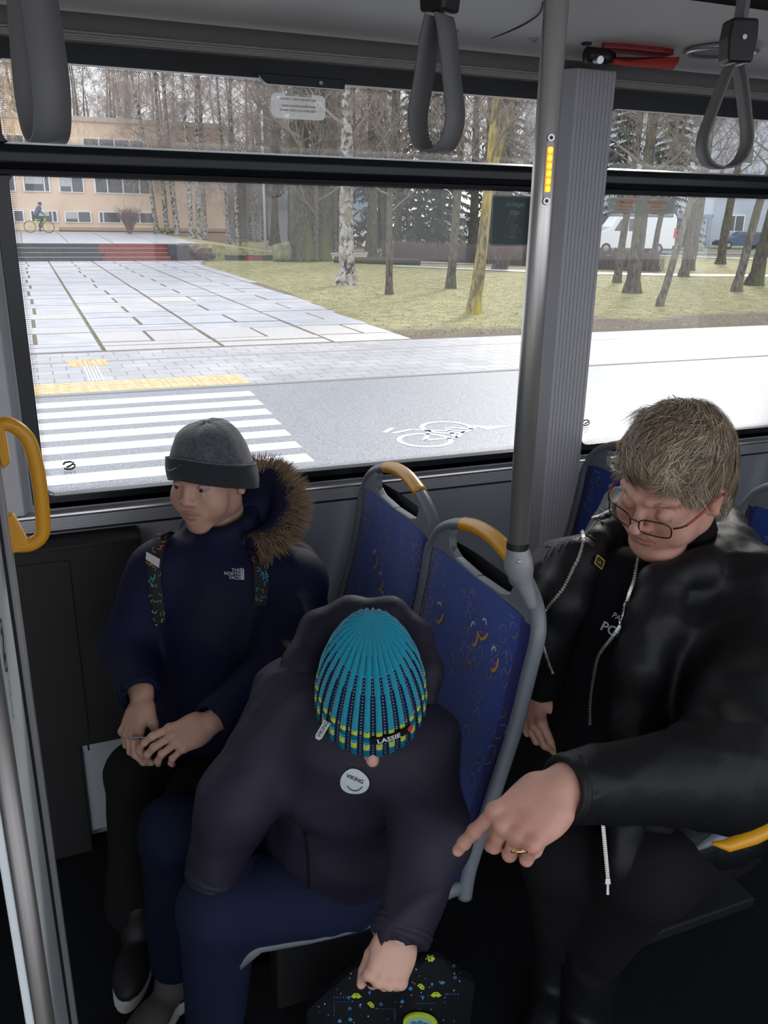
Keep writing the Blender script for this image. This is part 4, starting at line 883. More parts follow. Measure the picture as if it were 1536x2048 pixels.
# ================================================================== trees
def bark(name, c1, c2, c3, s1=3, s2=14, rough=0.9, stretch=(1, 1, 0.35), pos=(0.42, 0.6)):
    m = bpy.data.materials.new(name); m.use_nodes = True; t = m.node_tree; b = t.nodes['Principled BSDF']; b.inputs['Roughness'].default_value = rough; b.inputs['Specular IOR Level'].default_value = 0.2
    L = t.links.new; c = t.nodes.new('ShaderNodeTexCoord'); mp = t.nodes.new('ShaderNodeMapping'); mp.inputs['Scale'].default_value = stretch; L(c.outputs['Object'], mp.inputs[0])
    n = t.nodes.new('ShaderNodeTexNoise'); n.inputs['Scale'].default_value = s1; n.inputs['Detail'].default_value = 6; n2 = t.nodes.new('ShaderNodeTexNoise'); n2.inputs['Scale'].default_value = s2; n2.inputs['Detail'].default_value = 8
    L(mp.outputs[0], n.inputs['Vector']); L(mp.outputs[0], n2.inputs['Vector'])
    r = t.nodes.new('ShaderNodeValToRGB'); r.color_ramp.elements[0].position = pos[0]; r.color_ramp.elements[1].position = pos[1]; r.color_ramp.elements[0].color = (*c1, 1); r.color_ramp.elements[1].color = (*c2, 1); L(n2.outputs['Fac'], r.inputs[0])
    x = t.nodes.new('ShaderNodeMixRGB'); x.inputs[2].default_value = (*c3, 1); r2 = t.nodes.new('ShaderNodeValToRGB'); r2.color_ramp.elements[0].position = 0.45; r2.color_ramp.elements[1].position = 0.65; L(n.outputs['Fac'], r2.inputs[0]); L(r2.outputs[0], x.inputs[0]); L(r.outputs[0], x.inputs[1]); L(x.outputs[0], b.inputs['Base Color'])
    bp = t.nodes.new('ShaderNodeBump'); bp.inputs['Strength'].default_value = 0.7; bp.inputs['Distance'].default_value = 0.03; L(n2.outputs['Fac'], bp.inputs['Height']); L(bp.outputs[0], b.inputs['Normal'])
    MATS[name] = m; return m
bark('bark_brown', (0.045, 0.037, 0.03), (0.13, 0.105, 0.085), (0.095, 0.095, 0.045))
bark('bark_mossy', (0.03, 0.026, 0.018), (0.085, 0.072, 0.05), (0.085, 0.095, 0.025), s1=1.2)
bark('bark_lichen', (0.12, 0.10, 0.07), (0.30, 0.25, 0.13), (0.42, 0.33, 0.06), s1=2.5)
bark('bark_grey', (0.07, 0.062, 0.055), (0.19, 0.17, 0.15), (0.15, 0.15, 0.09))
bark('bark_birch', (0.045, 0.04, 0.035), (0.40, 0.38, 0.34), (0.22, 0.20, 0.14), s1=2, s2=5, stretch=(1.5, 1.5, 1.2), pos=(0.42, 0.55))
mat('twig', (0.21, 0.175, 0.15), 0.9, spec=0.1); mat('twig_birch', (0.30, 0.25, 0.22), 0.9, spec=0.1); mat('twig_willow', (0.40, 0.28, 0.13), 0.9, spec=0.1); mat('needle', (0.04, 0.06, 0.035), 0.8, spec=0.1, col2=(0.07, 0.09, 0.055), nscale=2)
def make_tree(seed, H, r0, z_first, mt_trunk, mt_twig, lean=(0, 0), nb=22, fork=None, droop=0.0, root_flare=1.5, name='bare_tree', spread=1.0, fine=1.0, upright=0.5, wob=0.12):
    rd = random.Random(seed); rn = lambda a, b: rd.uniform(a, b)
    root = thing(name, None, None, (0, 0, 0))
    pts = []; rs = []; n = 16; wx = rn(-1, 1); wy = rn(-1, 1)
    for i in range(n+1):
        t = i/n; z = H*t; pts.append(V(lean[0]*z+wob*math.sin(t*5+wx*3)*t*3, lean[1]*z+wob*math.cos(t*4+wy*3)*t*3, z)); rs.append(r0*(1-t)**0.8+0.012)
    # flare
    pts = [pts[0]-V(0, 0, 0.15), pts[0], pts[0]+V(0, 0, 0.12)*1, pts[0]+V(lean[0]*0.4, lean[1]*0.4, 0.4)]+pts[1:]; rs = [r0*root_flare*1.15, r0*root_flare, r0*(root_flare*0.5+0.6), r0*1.05]+rs[1:]
    m = MB(); m.tube(pts, rs, 12)
    vs = []
    for p in m.v:
        q = Vector(p); vs.append(tuple(q+noise.noise_vector(q*2.2+V(seed*7, 0, 0))*r0*0.22))
    m.v = vs
    if fork:
        zf, ang, r_ = fork; b0 = V(lean[0]*zf, lean[1]*zf, zf); m.tube(spline([b0-V(0, 0, 0.3), b0+V(math.sin(ang)*0.5, 0.1, 0.8), b0+V(math.sin(ang)*1.2, 0.2, 3), b0+V(math.sin(ang)*1.7, 0.4, 8)], 4), [r_*(1-k/13*0.7) for k in range(13)], 10)
    m.build('trunk', mt_trunk, root, smooth=True)
    tw = MB()
    def branch(p, d, L, r, lvl):
        k = 6 if lvl == 0 else 4 if lvl == 1 else 3; q = p.copy(); pts = [q.copy()]; d = d.normalized(); rr = [r]
        for i in range(k):
            d = (d+V(rn(-1, 1), rn(-1, 1), rn(-1, 1))*0.22+V(0, 0, (0.10 if droop <= 0 else -droop*(0.4+0.5*lvl))) ).normalized(); q = q+d*L/k; pts.append(q.copy()); rr.append(max(r*(1-(i+1)/k*0.85), 0.0035))
        tw.tube(pts, rr, 5 if lvl == 0 else 3, caps=False)
        if lvl < 3:
            nb_ = int((7, 6, 4)[lvl]*fine)
            for j in range(nb_):
                t = rn(0.2, 1.0); i = min(int(t*k), k-1); base = pts[i].lerp(pts[i+1], t*k-i)
                dd = (pts[i+1]-pts[i]).normalized(); a, b = frame(dd); ph = rn(0, 6.28); nd = dd*0.7+(a*math.cos(ph)+b*math.sin(ph))*0.9+V(0, 0, 0.15 if droop <= 0 else -droop)
                branch(base, nd, L*rn(0.35, 0.6), max(r*0.45*(1-t*0.4), 0.004), lvl+1)
    for i in range(nb):
        t = (i+rn(0, 1))/nb; z = z_first+(H*0.97-z_first)*t; ph = i*2.4+rn(-0.5, 0.5); k = z/H*n; i0 = min(int(k), n-1)
        p = V(lean[0]*z+wob*math.sin(z/H*5+wx*3)*z/H*3, lean[1]*z+wob*math.cos(z/H*4+wy*3)*z/H*3, z); rt_ = r0*(1-z/H)**0.8
        branch(p, V(math.cos(ph), math.sin(ph), upright+t*0.5), spread*rn(1.6, 3.2)*(1-0.45*t), max(rt_*0.32, 0.012), 0)
    tw.build('branches', mt_twig, root)
    return root
def place(proto, used, x, y, rz, s, label, group=None, z=None, cat='tree'):
    z = terr(x, y) if z is None else z
    if proto.name not in used: 
        used.add(proto.name); proto.location = (x, y, z); proto.rotation_euler = (0, 0, rz); proto.scale = (s, s, s); o = proto
    else: o = dup(proto, (x, y, z), rz, s)
    o['label'] = label; o['category'] = cat
    if group: o['group'] = group
    elif 'group' in o: del o['group']
    return o
used = set()
# individual trees near the road (own shapes)
def own(seed, x, y, label, **kw):
    o = make_tree(seed, **kw); o.location = (x, y, terr(x, y)); o['label'] = label; o['category'] = 'tree'; return o
own(1, 12.6, 39.4, 'thick dark mossy tree trunk standing behind the low wall', H=15, r0=0.62, z_first=3.2, mt_trunk=G_('bark_mossy'), mt_twig=G_('twig'), nb=24, fork=(2.2, 0.9, 0.40), spread=1.5, root_flare=1.25, fine=0.9)
own(2, 13.6, 39.8, 'second mossy trunk leaning against the thickest tree', H=13, r0=0.50, z_first=3.2, lean=(0.06, 0), mt_trunk=G_('bark_mossy'), mt_twig=G_('twig'), nb=16, spread=1.3)
own(3, 9.47, 24.3, 'birch with mottled white bark and mossy flared base on the grass', H=14, r0=0.235, z_first=4.0, mt_trunk=G_('bark_birch'), mt_twig=G_('twig'), nb=20, root_flare=2.0, wob=0.05)
own(4, 9.33, 20.4, 'thin dark sapling right of the mottled birch', H=9, r0=0.085, z_first=2.0, mt_trunk=G_('bark_brown'), mt_twig=G_('twig'), nb=18, root_flare=1.6, wob=0.05)
own(5, 12.1, 22.1, 'slim brown tree left of the yellow lichen tree', H=11, r0=0.125, z_first=2.4, mt_trunk=G_('bark_brown'), mt_twig=G_('twig'), lean=(0.02, 0), nb=20, wob=0.05)
own(6, 9.30, 15.3, 'tree with bright yellow lichen on its trunk just left of the pole', H=10, r0=0.125, z_first=2.3, mt_trunk=G_('bark_lichen'), mt_twig=G_('twig'), lean=(0.075, 0), nb=22, fork=(3.0, 0.8, 0.07), wob=0.03)
own(7, 16.84, 19.4, 'stout brown trunk in front of the white van', H=13, r0=0.20, z_first=3.0, mt_trunk=G_('bark_brown'), mt_twig=G_('twig'), lean=(0.02, 0), nb=22, wob=0.05)
own(8, 14.77, 15.6, 'nearest slim tree beyond the right window, leaning right', H=10, r0=0.085, z_first=2.3, mt_trunk=G_('bark_grey'), mt_twig=G_('twig'), lean=(0.22, 0), nb=18, wob=0.02)
own(9, 24.3, 25.8, 'straight dark trunk at the middle of the right window', H=14, r0=0.16, z_first=3.2, mt_trunk=G_('bark_brown'), mt_twig=G_('twig'), lean=(0.05, 0), nb=20)
own(10, 19.2, 23.3, 'short-looking dark trunk just left of the stout brown trunk', H=12, r0=0.12, z_first=3.0, mt_trunk=G_('bark_brown'), mt_twig=G_('twig'), lean=(0.05, 0), nb=18)
own(11, 34.5, 34.8, 'trunk standing between the blue car and the road', H=14, r0=0.22, z_first=3.0, mt_trunk=G_('bark_brown'), mt_twig=G_('twig'), lean=(0.03, 0), nb=18)
own(12, 20.7, 19.2, 'grey trunk leaning right near the right edge of the view', H=13, r0=0.13, z_first=3.0, mt_trunk=G_('bark_grey'), mt_twig=G_('twig'), lean=(0.13, 0), nb=20)
own(13, 23.5, 21.3, 'thick mossy trunk leaning right, rightmost in the window', H=14, r0=0.235, z_first=3.0, mt_trunk=G_('bark_mossy'), mt_twig=G_('twig'), lean=(0.17, 0), nb=22)
own(14, 19.5, 32.1, 'dark trunk with brushy red shoots at its foot behind the hedge sign', H=13, r0=0.26, z_first=3.0, mt_trunk=G_('bark_brown'), mt_twig=G_('twig'), nb=20)
own(15, 28.1, 29.9, 'second dark trunk behind the straight one in the right window', H=13, r0=0.22, z_first=3.0, mt_trunk=G_('bark_brown'), mt_twig=G_('twig'), lean=(0.08, 0), nb=18)
own(16, 36.3, 42.5, 'leaning thin trunk at the back end of the white van', H=13, r0=0.18, z_first=3.0, mt_trunk=G_('bark_brown'), mt_twig=G_('twig'), lean=(0.12, 0), nb=16)
# birches before the tan building
bi = [make_tree(40+i, 13, 0.13, 2.6, G_('bark_birch'), G_('twig_birch'), lean=((-0.10, 0), (0.0, 0), (0.03, 0.01))[i], nb=26, name='birch_tree', droop=0.12, root_flare=1.6, upright=0.6, fine=1.0, wob=0.08) for i in range(3)]
def bpx(u, v, z): q = on(u, v, z=z); return q.x, q.y
bl = [(313, 474, 0, 'leaning birch in front of the wide lower windows'), (332, 476, 1, 'birch just right of the leaning one before the tan wall'), (353, 476, 2, 'thin birch before the plain part of the tan wall'), (381, 478, 1, 'birch left of the close pair at the tan wall'), (396, 478, 2, 'thicker left birch of the close pair at the tan wall'), (409, 470, 1, 'right birch of the close pair near the corner of the tan wall'), (455, 476, 2, 'dark slim trunk just past the corner of the tan building'), (474, 474, 1, 'dark trunk between the building corner and the lamp post')]
for k, (u, v, p, l) in enumerate(bl):
    x, y = bpx(u, v, 0.35 if u < 400 else 0.1); y = min(y, 54); r = on(u, 440, y=y); place(bi[p], used, r.x, y, 0 if p == 0 else k*1.3, 1.0+0.1*(k % 3), l)
# far woods and filling
pr = [make_tree(60+i, 15, 0.22, 2.6, G_(('bark_brown', 'bark_grey', 'bark_mossy', 'bark_brown')[i]), G_('twig'), nb=26, lean=(0.03*(i-1), 0), spread=1.25, fine=1.05) for i in range(4)]
rd = random.Random(11); k = 0
for i in range(105):
    u = rd.uniform(440, 1640); y = rd.uniform(38, 115); r = on(u, 440, y=y); x = r.x
    if y < 60 and u < 560: continue
    if 36 < x < 46 and 44 < y < 56: continue
    if y > 50 and x > 38: continue
    if u > 1180 and y < 58: continue
    place(pr[i % 4], used, x, y, rd.uniform(0, 6.28), rd.uniform(0.75, 1.25), 'bare grey-brown tree in the distant wood beyond the park paths', 'bare trees of the distant wood', z=terr(x, y))
bb = [make_tree(80+i, 14, 0.14, 2.0, G_('bark_birch'), G_('twig_birch'), nb=30, droop=0.16, name='birch_tree', fine=1.1, upright=0.7) for i in range(2)]
for i in range(46):
    u = rd.uniform(-60, 560); y = rd.uniform(72, 86); x = on(u, 440, y=y).x
    place(bb[i % 2], used, x, y, rd.uniform(0, 6.28), rd.uniform(0.9, 1.3), 'pale birch rising behind the flat roof of the tan building', 'birches behind the tan building', z=GZ)
wl = make_tree(95, 11, 0.16, 4.6, G_('bark_grey'), G_('twig_willow'), nb=34, droop=0.3, name='willow_tree', spread=1.5, fine=1.15, upright=0.9)
place(wl, used, -1.6, 31, 0, 1.0, 'weeping tree with straw-coloured twigs at the upper left, behind the strap')
# spruces
def spruce(seed, H=12):
    rd2 = random.Random(seed); root = thing('spruce_tree', None, None); m = MB(); m.tube([(0, 0, -0.2), (0, 0, H)], [0.2, 0.02], 8); m.build('trunk', G_('bark_brown'), root)
    m = MB(); z = 1.2
    while z < H:
        L = (H-z)/H*3.0+0.2
        for k in range(9):
            a = rd2.uniform(0, 6.28); d = V(math.cos(a), math.sin(a), 0); n = 7; pts = [V(0, 0, z)+d*L*t/n+V(0, 0, -0.35*L*(t/n)**1.5+0.1*t/n) for t in range(n+1)]
            for q in range(n):
                for s_ in range(4):
                    p = pts[q].lerp(pts[q+1], rd2.random()); dd = (d.cross(V(0, 0, 1))*rd2.choice((-1, 1))*0.8+d*0.7+V(0, 0, -0.6*rd2.random())).normalized(); l = 0.55*(1-q/n*0.6)
                    m.ribbon([p, p+dd*l*0.5+V(0, 0, -0.02), p+dd*l+V(0, 0, -0.12)], [0.10, 0.12, 0.02], (0, 0.3, 1))
        z += 0.42
    m.build('needles', G_('needle'), root); return root
sp = [spruce(5), spruce(6)]
spl = [(838, 44, 1.0, 'dark spruce behind the slim tree left of the lichen tree'), (880, 48, 1.1, 'dark spruce close behind the lichen tree'), (650, 62, 1.0, 'dark spruce behind the mossy trunks'), (1000, 47, 1.0, 'dark spruce behind the exit sign'), (1240, 52, 1.1, 'dark spruce above the white van'), (1330, 57, 1.2, 'dark spruce between the van and the apartment block'), (760, 60, 1.2, 'dark spruce right of the mottled birch')]
for k, (u, y, s, l) in enumerate(spl): x = on(u, 440, y=y).x; place(sp[k % 2], used, x, y, k, s, l, z=GZ-0.3)
# shrubs and hedge
def shrub(seed, n, h, w_, mt, name='bare_shrub'):
    rd2 = random.Random(seed); root = thing(name, None, None); m = MB()
    for i in range(n):
        a = rd2.uniform(0, 6.28); r = rd2.uniform(0.1, 1)*w_; p = V(rd2.uniform(-.1, .1), rd2.uniform(-.1, .1), 0); e = V(math.cos(a)*r, math.sin(a)*r, h*rd2.uniform(0.6, 1))
        q = [p, p.lerp(e, 0.5)+V(0, 0, h*0.12), e]; m.tube(q, [0.012, 0.008, 0.003], 3, caps=False)
        for j in range(5): b = q[1].lerp(e, rd2.random()); m.tube([b, b+V(rd2.uniform(-.3, .3), rd2.uniform(-.3, .3), rd2.uniform(0, .35))], [0.006, 0.002], 3, caps=False)
    m.build('stems', mt, root); return root
s1 = shrub(3, 160, 1.25, 0.75, mat('shrub_red', (0.16, 0.10, 0.075), 0.9)); x = on(260, 470, y=53.5).x; place(s1, used, x, 53.5, 0, 1.15, 'bare round bush before the wide lower windows of the tan building', cat='shrub')
place(s1, used, 19.4, 31.5, 2, 0.95, 'bare brushy shoots at the foot of a trunk near the exit sign', cat='shrub')
root = thing('hedge', 'long clipped bare brown hedge behind the lichen tree', 'hedge', (19, 35, GZ)); m = MB(); rd2 = random.Random(8)
for i in range(5200):
    t = rd2.random(); p = V(17.6+8.0*t+rd2.uniform(-.3, .3), 41-12*t+rd2.uniform(-.3, .3), GZ); e = p+V(rd2.uniform(-.25, .25), rd2.uniform(-.25, .25), rd2.uniform(0.5, 0.98)); m.ribbon([p, e], [0.03, 0.01], (0, 1, 0))
m.build('stems', mat('hedge_brown', (0.13, 0.095, 0.08), 0.9), root)
# moss-covered stump/bush beside the big trunk
m = MB(); m.ell((11.6, 39.3, GZ+0.35), (0.55, 0.5, 0.55), 16); m.v = [tuple(Vector(p)+noise.noise_vector(Vector(p)*2.5)*0.2) for p in m.v]
tag(m.build('moss_mound', G_('moss'), smooth=True, loc=(11.6, 39.3, GZ)), 'mossy green mound against the left foot of the thickest trunk', 'mound')
# short grass tufts near the path edge
m = MB(); rd2 = random.Random(9)
for i in range(6000):
    y = 11.9+rd2.random()**1.6*14; x = diag(y)+0.1+rd2.random()**1.2*20; h = rd2.uniform(0.012, 0.035)
    p = V(x, y, GZ-0.01); m.ribbon([p, p+V(rd2.uniform(-.05, .05), rd2.uniform(-.05, .05), h)], [0.02, 0.004], (0, 1, 0))
o = m.build('grass_tufts', mat('tuft', (0.42, 0.38, 0.20), 0.9, spec=0.1, col2=(0.34, 0.32, 0.15), nscale=3)); tag(o, 'short yellowish winter grass tufts on the verge beyond the pavement', 'grass', kind='stuff')
# ================================================================== seats
def fabric_mat(name, c):
    m = mat(name, c, 0.9, spec=0.15, sheen=0.3, col2=tuple(x*0.8 for x in c), nscale=250, fac=(0.35, 0.7), bump=0.3, bscale=900); return m
fabric_mat('seat_blue', (0.010, 0.055, 0.34))
fabric_mat('seat_navy', (0.012, 0.018, 0.14))
mat('loop_white', (0.34, 0.38, 0.48), 0.9); mat('loop_gold', (0.42, 0.25, 0.09), 0.9); mat('motif_gold', (0.65, 0.36, 0.08), 0.9); mat('motif_white', (0.6, 0.62, 0.68), 0.9); mat('motif_red', (0.45, 0.03, 0.05), 0.9)
FAB = ['seat_blue', 'seat_navy', 'loop_white', 'loop_gold', 'motif_gold', 'motif_white', 'motif_red']
def xb(z):       # depth of the front face of the backrest at height z (local x; sitter faces -x)
    P_ = [(0.40, -0.105), (0.47, -0.098), (0.60, -0.062), (0.75, -0.022), (0.88, 0.002), (0.96, 0.012), (1.06, 0.022)]
    for (z0, x0), (z1, x1) in zip(P_, P_[1:]):
        if z <= z1: t = (z-z0)/(z1-z0); return x0+(x1-x0)*t
    return 0.022
def halfw(z): return 0.205 if z < 0.9 else 0.205-0.012*((z-0.9)/0.07)**2
def bsurf(s, z, off=0):     # s in -1..1 ; slight concavity, raised bolsters at the edges
    w_ = halfw(z); e = abs(s)**6; return V(xb(z)-0.004-off-0.012*(abs(s)**3)+0.016*e, s*w_, z)
def csurf(s, t, off=0):     # cushion: t 0 back .. 1 front
    x = -0.105-0.43*t; z = 0.455-0.022*math.sin(t*2.6)+0.012*t-0.045*max(0, (t-0.86)/0.14)**2+0.010*abs(s)**3-0.014*abs(s)**8
    return V(x, s*(0.205-0.02*t**4), z+off)
def loops(mb, surf, rects, rnd, dense=1.0):
    s0, s1, z0, z1, sz = rects
    def arc(cs, cz, r1, r2, rot, a0, a1, wd, mi, off=0.0016):
        pts = []; nr = []
        for k in range(9):
            a = a0+(a1-a0)*k/8; dx = r1*math.cos(a); dz = r2*math.sin(a); px2 = cs+(dx*math.cos(rot)-dz*math.sin(rot))/0.205; pz = cz+(dx*math.sin(rot)+dz*math.cos(rot))/sz
            px2 = max(-0.985, min(0.985, px2)); pz = max(z0, min(z1, pz)); pts.append(surf(px2, pz, off))
        n_ = (surf(cs, cz, 0.02)-surf(cs, cz, 0)).normalized(); mb.ribbon(pts, wd, n_, mi)
    area = (s1-s0)*0.205*(z1-z0)*sz; n = int(area*330*dense)
    for i in range(n):
        cs = rnd.uniform(s0, s1); cz = rnd.uniform(z0, z1); rot = rnd.uniform(-0.6, 0.6); r1 = rnd.uniform(0.007, 0.012); r2 = rnd.uniform(0.014, 0.022)
        arc(cs, cz, r1, r2, rot, 0.3, 2.9, 0.0011, 2); arc(cs, cz, r1, r2, rot, 3.4, 5.8, 0.0014, 3)
        if rnd.random() < 0.6: arc(cs+0.07, cz+0.03/sz, r1, r2*0.9, rot+0.5, 0.5, 3.3, 0.001, 3 if rnd.random() < .5 else 2)
    for i in range(max(2, int(n/6))):
        cs = rnd.uniform(s0*0.8, s1*0.8); cz = rnd.uniform(z0+0.02/sz, z1-0.02/sz); rot = rnd.uniform(-0.5, 0.5)
        arc(cs, cz, 0.014, 0.022, rot, 2.9, 5.2, 0.0060, 4, 0.0019); arc(cs+0.03, cz+0.008/sz, 0.008, 0.012, rot, 0.2, 2.6, 0.0045, 5, 0.0021); arc(cs+0.01, cz, 0.004, 0.005, rot, 2.5, 4.6, 0.003, 6, 0.0023)
def make_seat(seed, x0, yc, label, group, rz=0, shell_only=False):
    rnd = random.Random(seed); root = thing('passenger_seat', label, 'seat', (x0, yc, 0), group)
    R_ = Matrix.Translation((x0, yc, 0)) @ Matrix.Rotation(rz, 4, 'Z')
    def B(mb, name, mats, parent=root, **kw):
        mb.v = [tuple(R_ @ Vector(p)) for p in mb.v]; return mb.build(name, mats, parent, **kw)
    # backrest fabric
    m = MB(); NS, NZ = 28, 34
    def topz(s): return 0.948-0.016*(1-s*s)**2*0-0.004*abs(s)**6
    def bs(a, b): s = a*2-1; z = 0.44+(topz(s)-0.44)*b; return bsurf(s, z, 0.0)
    m.grid(bs, NS, NZ, 0)
    m.m = [1 if (abs(((i % NS)+0.5)/NS*2-1) > 0.86) else 0 for i in range(NS*NZ)]
    # turn-over edge of padding
    for sgn in (-1, 1): m.grid(lambda a, b, sgn=sgn: bsurf(sgn, 0.44+(topz(1)-0.44)*b, 0)+V(0.016*a, 0.003*sgn*a, 0), 2, NZ, 1)
    m.grid(lambda a, b: bsurf(a*2-1, topz(a*2-1), 0)+V(0.014*b, 0, 0.004*math.sin(b*3)), NS, 2, 1)
    loops(m, bsurf, (-0.94, 0.94, 0.47, 0.935, 1.0), rnd)
    B(m, 'backrest', [G_(n) for n in FAB], smooth=True)
    # cushion
    m = MB(); m.grid(lambda a, b: csurf(a*2-1, b), 24, 20, 0); m.m = [1 if abs(((i % 24)+0.5)/24*2-1) > 0.84 else 0 for i in range(480)]
    for sgn in (-1, 1): m.grid(lambda a, b, sgn=sgn: csurf(sgn, b)+V(0, sgn*0.003*math.sin(a*3), -0.022*a), 3, 20, 1)
    m.grid(lambda a, b: csurf(a*2-1, 1)+V(-0.004*math.sin(b*3), 0, -0.02*b), 24, 3, 1)
    loops(m, csurf, (-0.92, 0.92, 0.05, 0.93, 0.43), rnd, 1.2)
    B(m, 'cushion', [G_(n) for n in FAB], smooth=True)
    # shell: back plate, seat pan
    m = MB()
    def shell(a, b): s = a*2-1; z = 0.38+0.585*b; p = bsurf(s, max(z, 0.40), 0); return V(p.x+0.018+0.022*(1-abs(s)**4), p.y*1.02, z)
    m.grid(shell, 20, 24); 
    B(m, 'back_shell', G_('black_plastic' if not shell_only else 'black_matte'), smooth=True)
    m = MB(); m.grid(lambda a, b: V(-0.09-0.44*b, (a*2-1)*(0.214-0.02*b**4), csurf(a*2-1, b).z-0.030-0.018*math.sin(a*math.pi)), 16, 12)
    for sgn in (-1, 1): m.tube([V(-0.10-0.435*k/10, sgn*(0.212-0.02*(k/10)**4), csurf(sgn, k/10).z-0.026-(0.0)) for k in range(11)], 0.011, 8, flat=1.3)
    m.tube([V(-0.535+0.0, s_*0.192, csurf(s_, 1).z-0.026) for s_ in [k/6-1 for k in range(13)]], 0.011, 8)
    B(m, 'seat_pan', G_('grey_plastic'), smooth='fix')
    # rim and handle loop
    def outer(k):   # full outline from lower left over the arch to lower right
        pass
    side = lambda sg: [V(xb(z)+0.004, sg*(halfw(z)+0.010+0.004*math.exp(-((z-0.93)/0.03)**2)), z) for z in (0.40, 0.46, 0.55, 0.65, 0.75, 0.85, 0.92)]
    arch = [(0.208, 0.950), (0.192, 0.974), (0.160, 0.998), (0.11, 1.020), (0.05, 1.034), (0, 1.038), (-0.05, 1.034), (-0.11, 1.020), (-0.160, 0.998), (-0.192, 0.974), (-0.208, 0.950)]
    path = side(1)+[V(xb(z)+0.006, s_, z) for s_, z in arch]+side(-1)[::-1]
    sp = spline(path, 5); m = MB(); m.tube(sp, 0.0125, 12, flat=1.15, up=(1, 0, 0)); B(m, 'rim', G_('grey_plastic'), smooth='fix')
    yl = spline([V(xb(z)+0.006, s_, z) for s_, z in [(-0.11, 1.021), (-0.05, 1.035), (0, 1.039), (0.05, 1.035), (0.09, 1.026)]], 6)
    m = MB(); m.tube(yl, 0.0145, 14, flat=1.15, up=(1, 0, 0)); B(m, 'yellow_grip', G_('yellow_plastic'), smooth='fix')
    m = MB()                                          # corner webs beside the opening
    for sg in (-1, 1):
        poly = [(0.205, 0.94), (0.192, 0.968), (0.162, 0.992), (0.135, 1.006), (0.124, 0.998), (0.128, 0.984), (0.120, 0.966), (0.09, 0.956), (0.0, 0.952), (0.0, 0.94)]
        m.prism([V(xb(z)-0.004, sg*s_, z) for s_, z in poly], (0.018, 0, 0))
    B(m, 'corner_web', G_('grey_plastic'), bevel=0.003)
    # pedestal
    m = MB(); m.box((-0.42, -0.03, 0.05), (-0.16, 0.03, 0.405)); m.box((-0.48, -0.12, 0.0), (-0.10, 0.12, 0.03)); m.box((-0.46, -0.15, 0.365), (-0.12, 0.15, 0.395)); B(m, 'pedestal', G_('black_matte'), bevel=0.006)
    m = MB(); m.box((-0.29, -0.232, 0.385), (-0.16, -0.205, 0.415)); B(m, 'side_bracket', G_('grey_plastic'), bevel=0.006)
    return root
sg = 'blue patterned seats with yellow grips'
seatA = make_seat(1, 0.745, -0.295, 'blue patterned window seat behind the boy in the grey hat, below the left window', sg)
seatB = make_seat(2, 0.735, -0.728, 'blue patterned aisle seat under the steel pole, behind the boy in turquoise hat', sg)
seatC = make_seat(3, 1.435, -0.30, 'blue window seat behind the woman, right of the grey pillar', sg)
seatD = make_seat(4, 1.60, -0.745, 'blue aisle seat with yellow grip behind the woman at the right edge', sg)
seatF = make_seat(6, 2.22, -0.30, 'blue seat in the third row at the right edge under the window', sg)
# clamp joining the pole to seat B
root = thing('pole_clamp', 'pale grey two-part clamp holding the steel pole on the seat corner', 'clamp', (0.72, -0.925, 1.0))
q1, q2 = V(0.709, -0.925, 1.085), V(0.735, -0.905, 1.000)
S_ = SDF(0.0022); S_.k = 0.012
S_.e((0.712, -0.925, 1.058), (0.021, 0.026, 0.030)); S_.c((0.708, -0.925, 1.06), (0.706, -0.925, 1.088), 0.0185, 0.0175); S_.c((0.716, -0.918, 1.05), (0.735, -0.885, 1.012), 0.020, 0.015); S_.c((0.715, -0.928, 1.04), (0.738, -0.93, 0.985), 0.017, 0.011)
S_.c((0.690, -0.945, 1.09), (0.697, -0.948, 1.0), 0.0016, 0.0016, k=0.002, sub=True)
sdf_object('clamp_body', [S_.mesh()], [G_('pale_grey_plastic')], root)
m = MB(); m.ell((0.700, -0.942, 1.072), (0.006, 0.006, 0.005), 12); m.build('bolt', G_('alu_dull'), root, smooth=True)
root = thing('grab_bar', 'grey bar with a yellow grip entering at the lower right corner', 'rail', P(1650, 1590, 1.42))
pe = P(1650, 1590, 1.42)
m = MB(); m.tube([P(1395, 1697, 1.36), P(1430, 1676, 1.365), P(1500, 1640, 1.38), pe, pe+V(0.02, 0, -0.05), V(pe.x+0.02, pe.y, 0.0)], [0.004, 0.011, 0.015, 0.015, 0.016, 0.016], 12, flat=0.8); m.build('bar', G_('grey_plastic'), root, smooth='fix')
m = MB(); o_ = -CU*0.006-CF*0.004; m.tube([P(1424, 1684, 1.355)+o_*0.3, P(1452, 1681, 1.36)+o_, P(1500, 1663, 1.37)+o_, P(1560, 1634, 1.385)+o_, P(1640, 1600, 1.41)+o_], [0.003, 0.012, 0.0155, 0.0155, 0.0155], 14, flat=0.8); m.build('yellow_grip', G_('yellow_plastic'), root, smooth='fix')
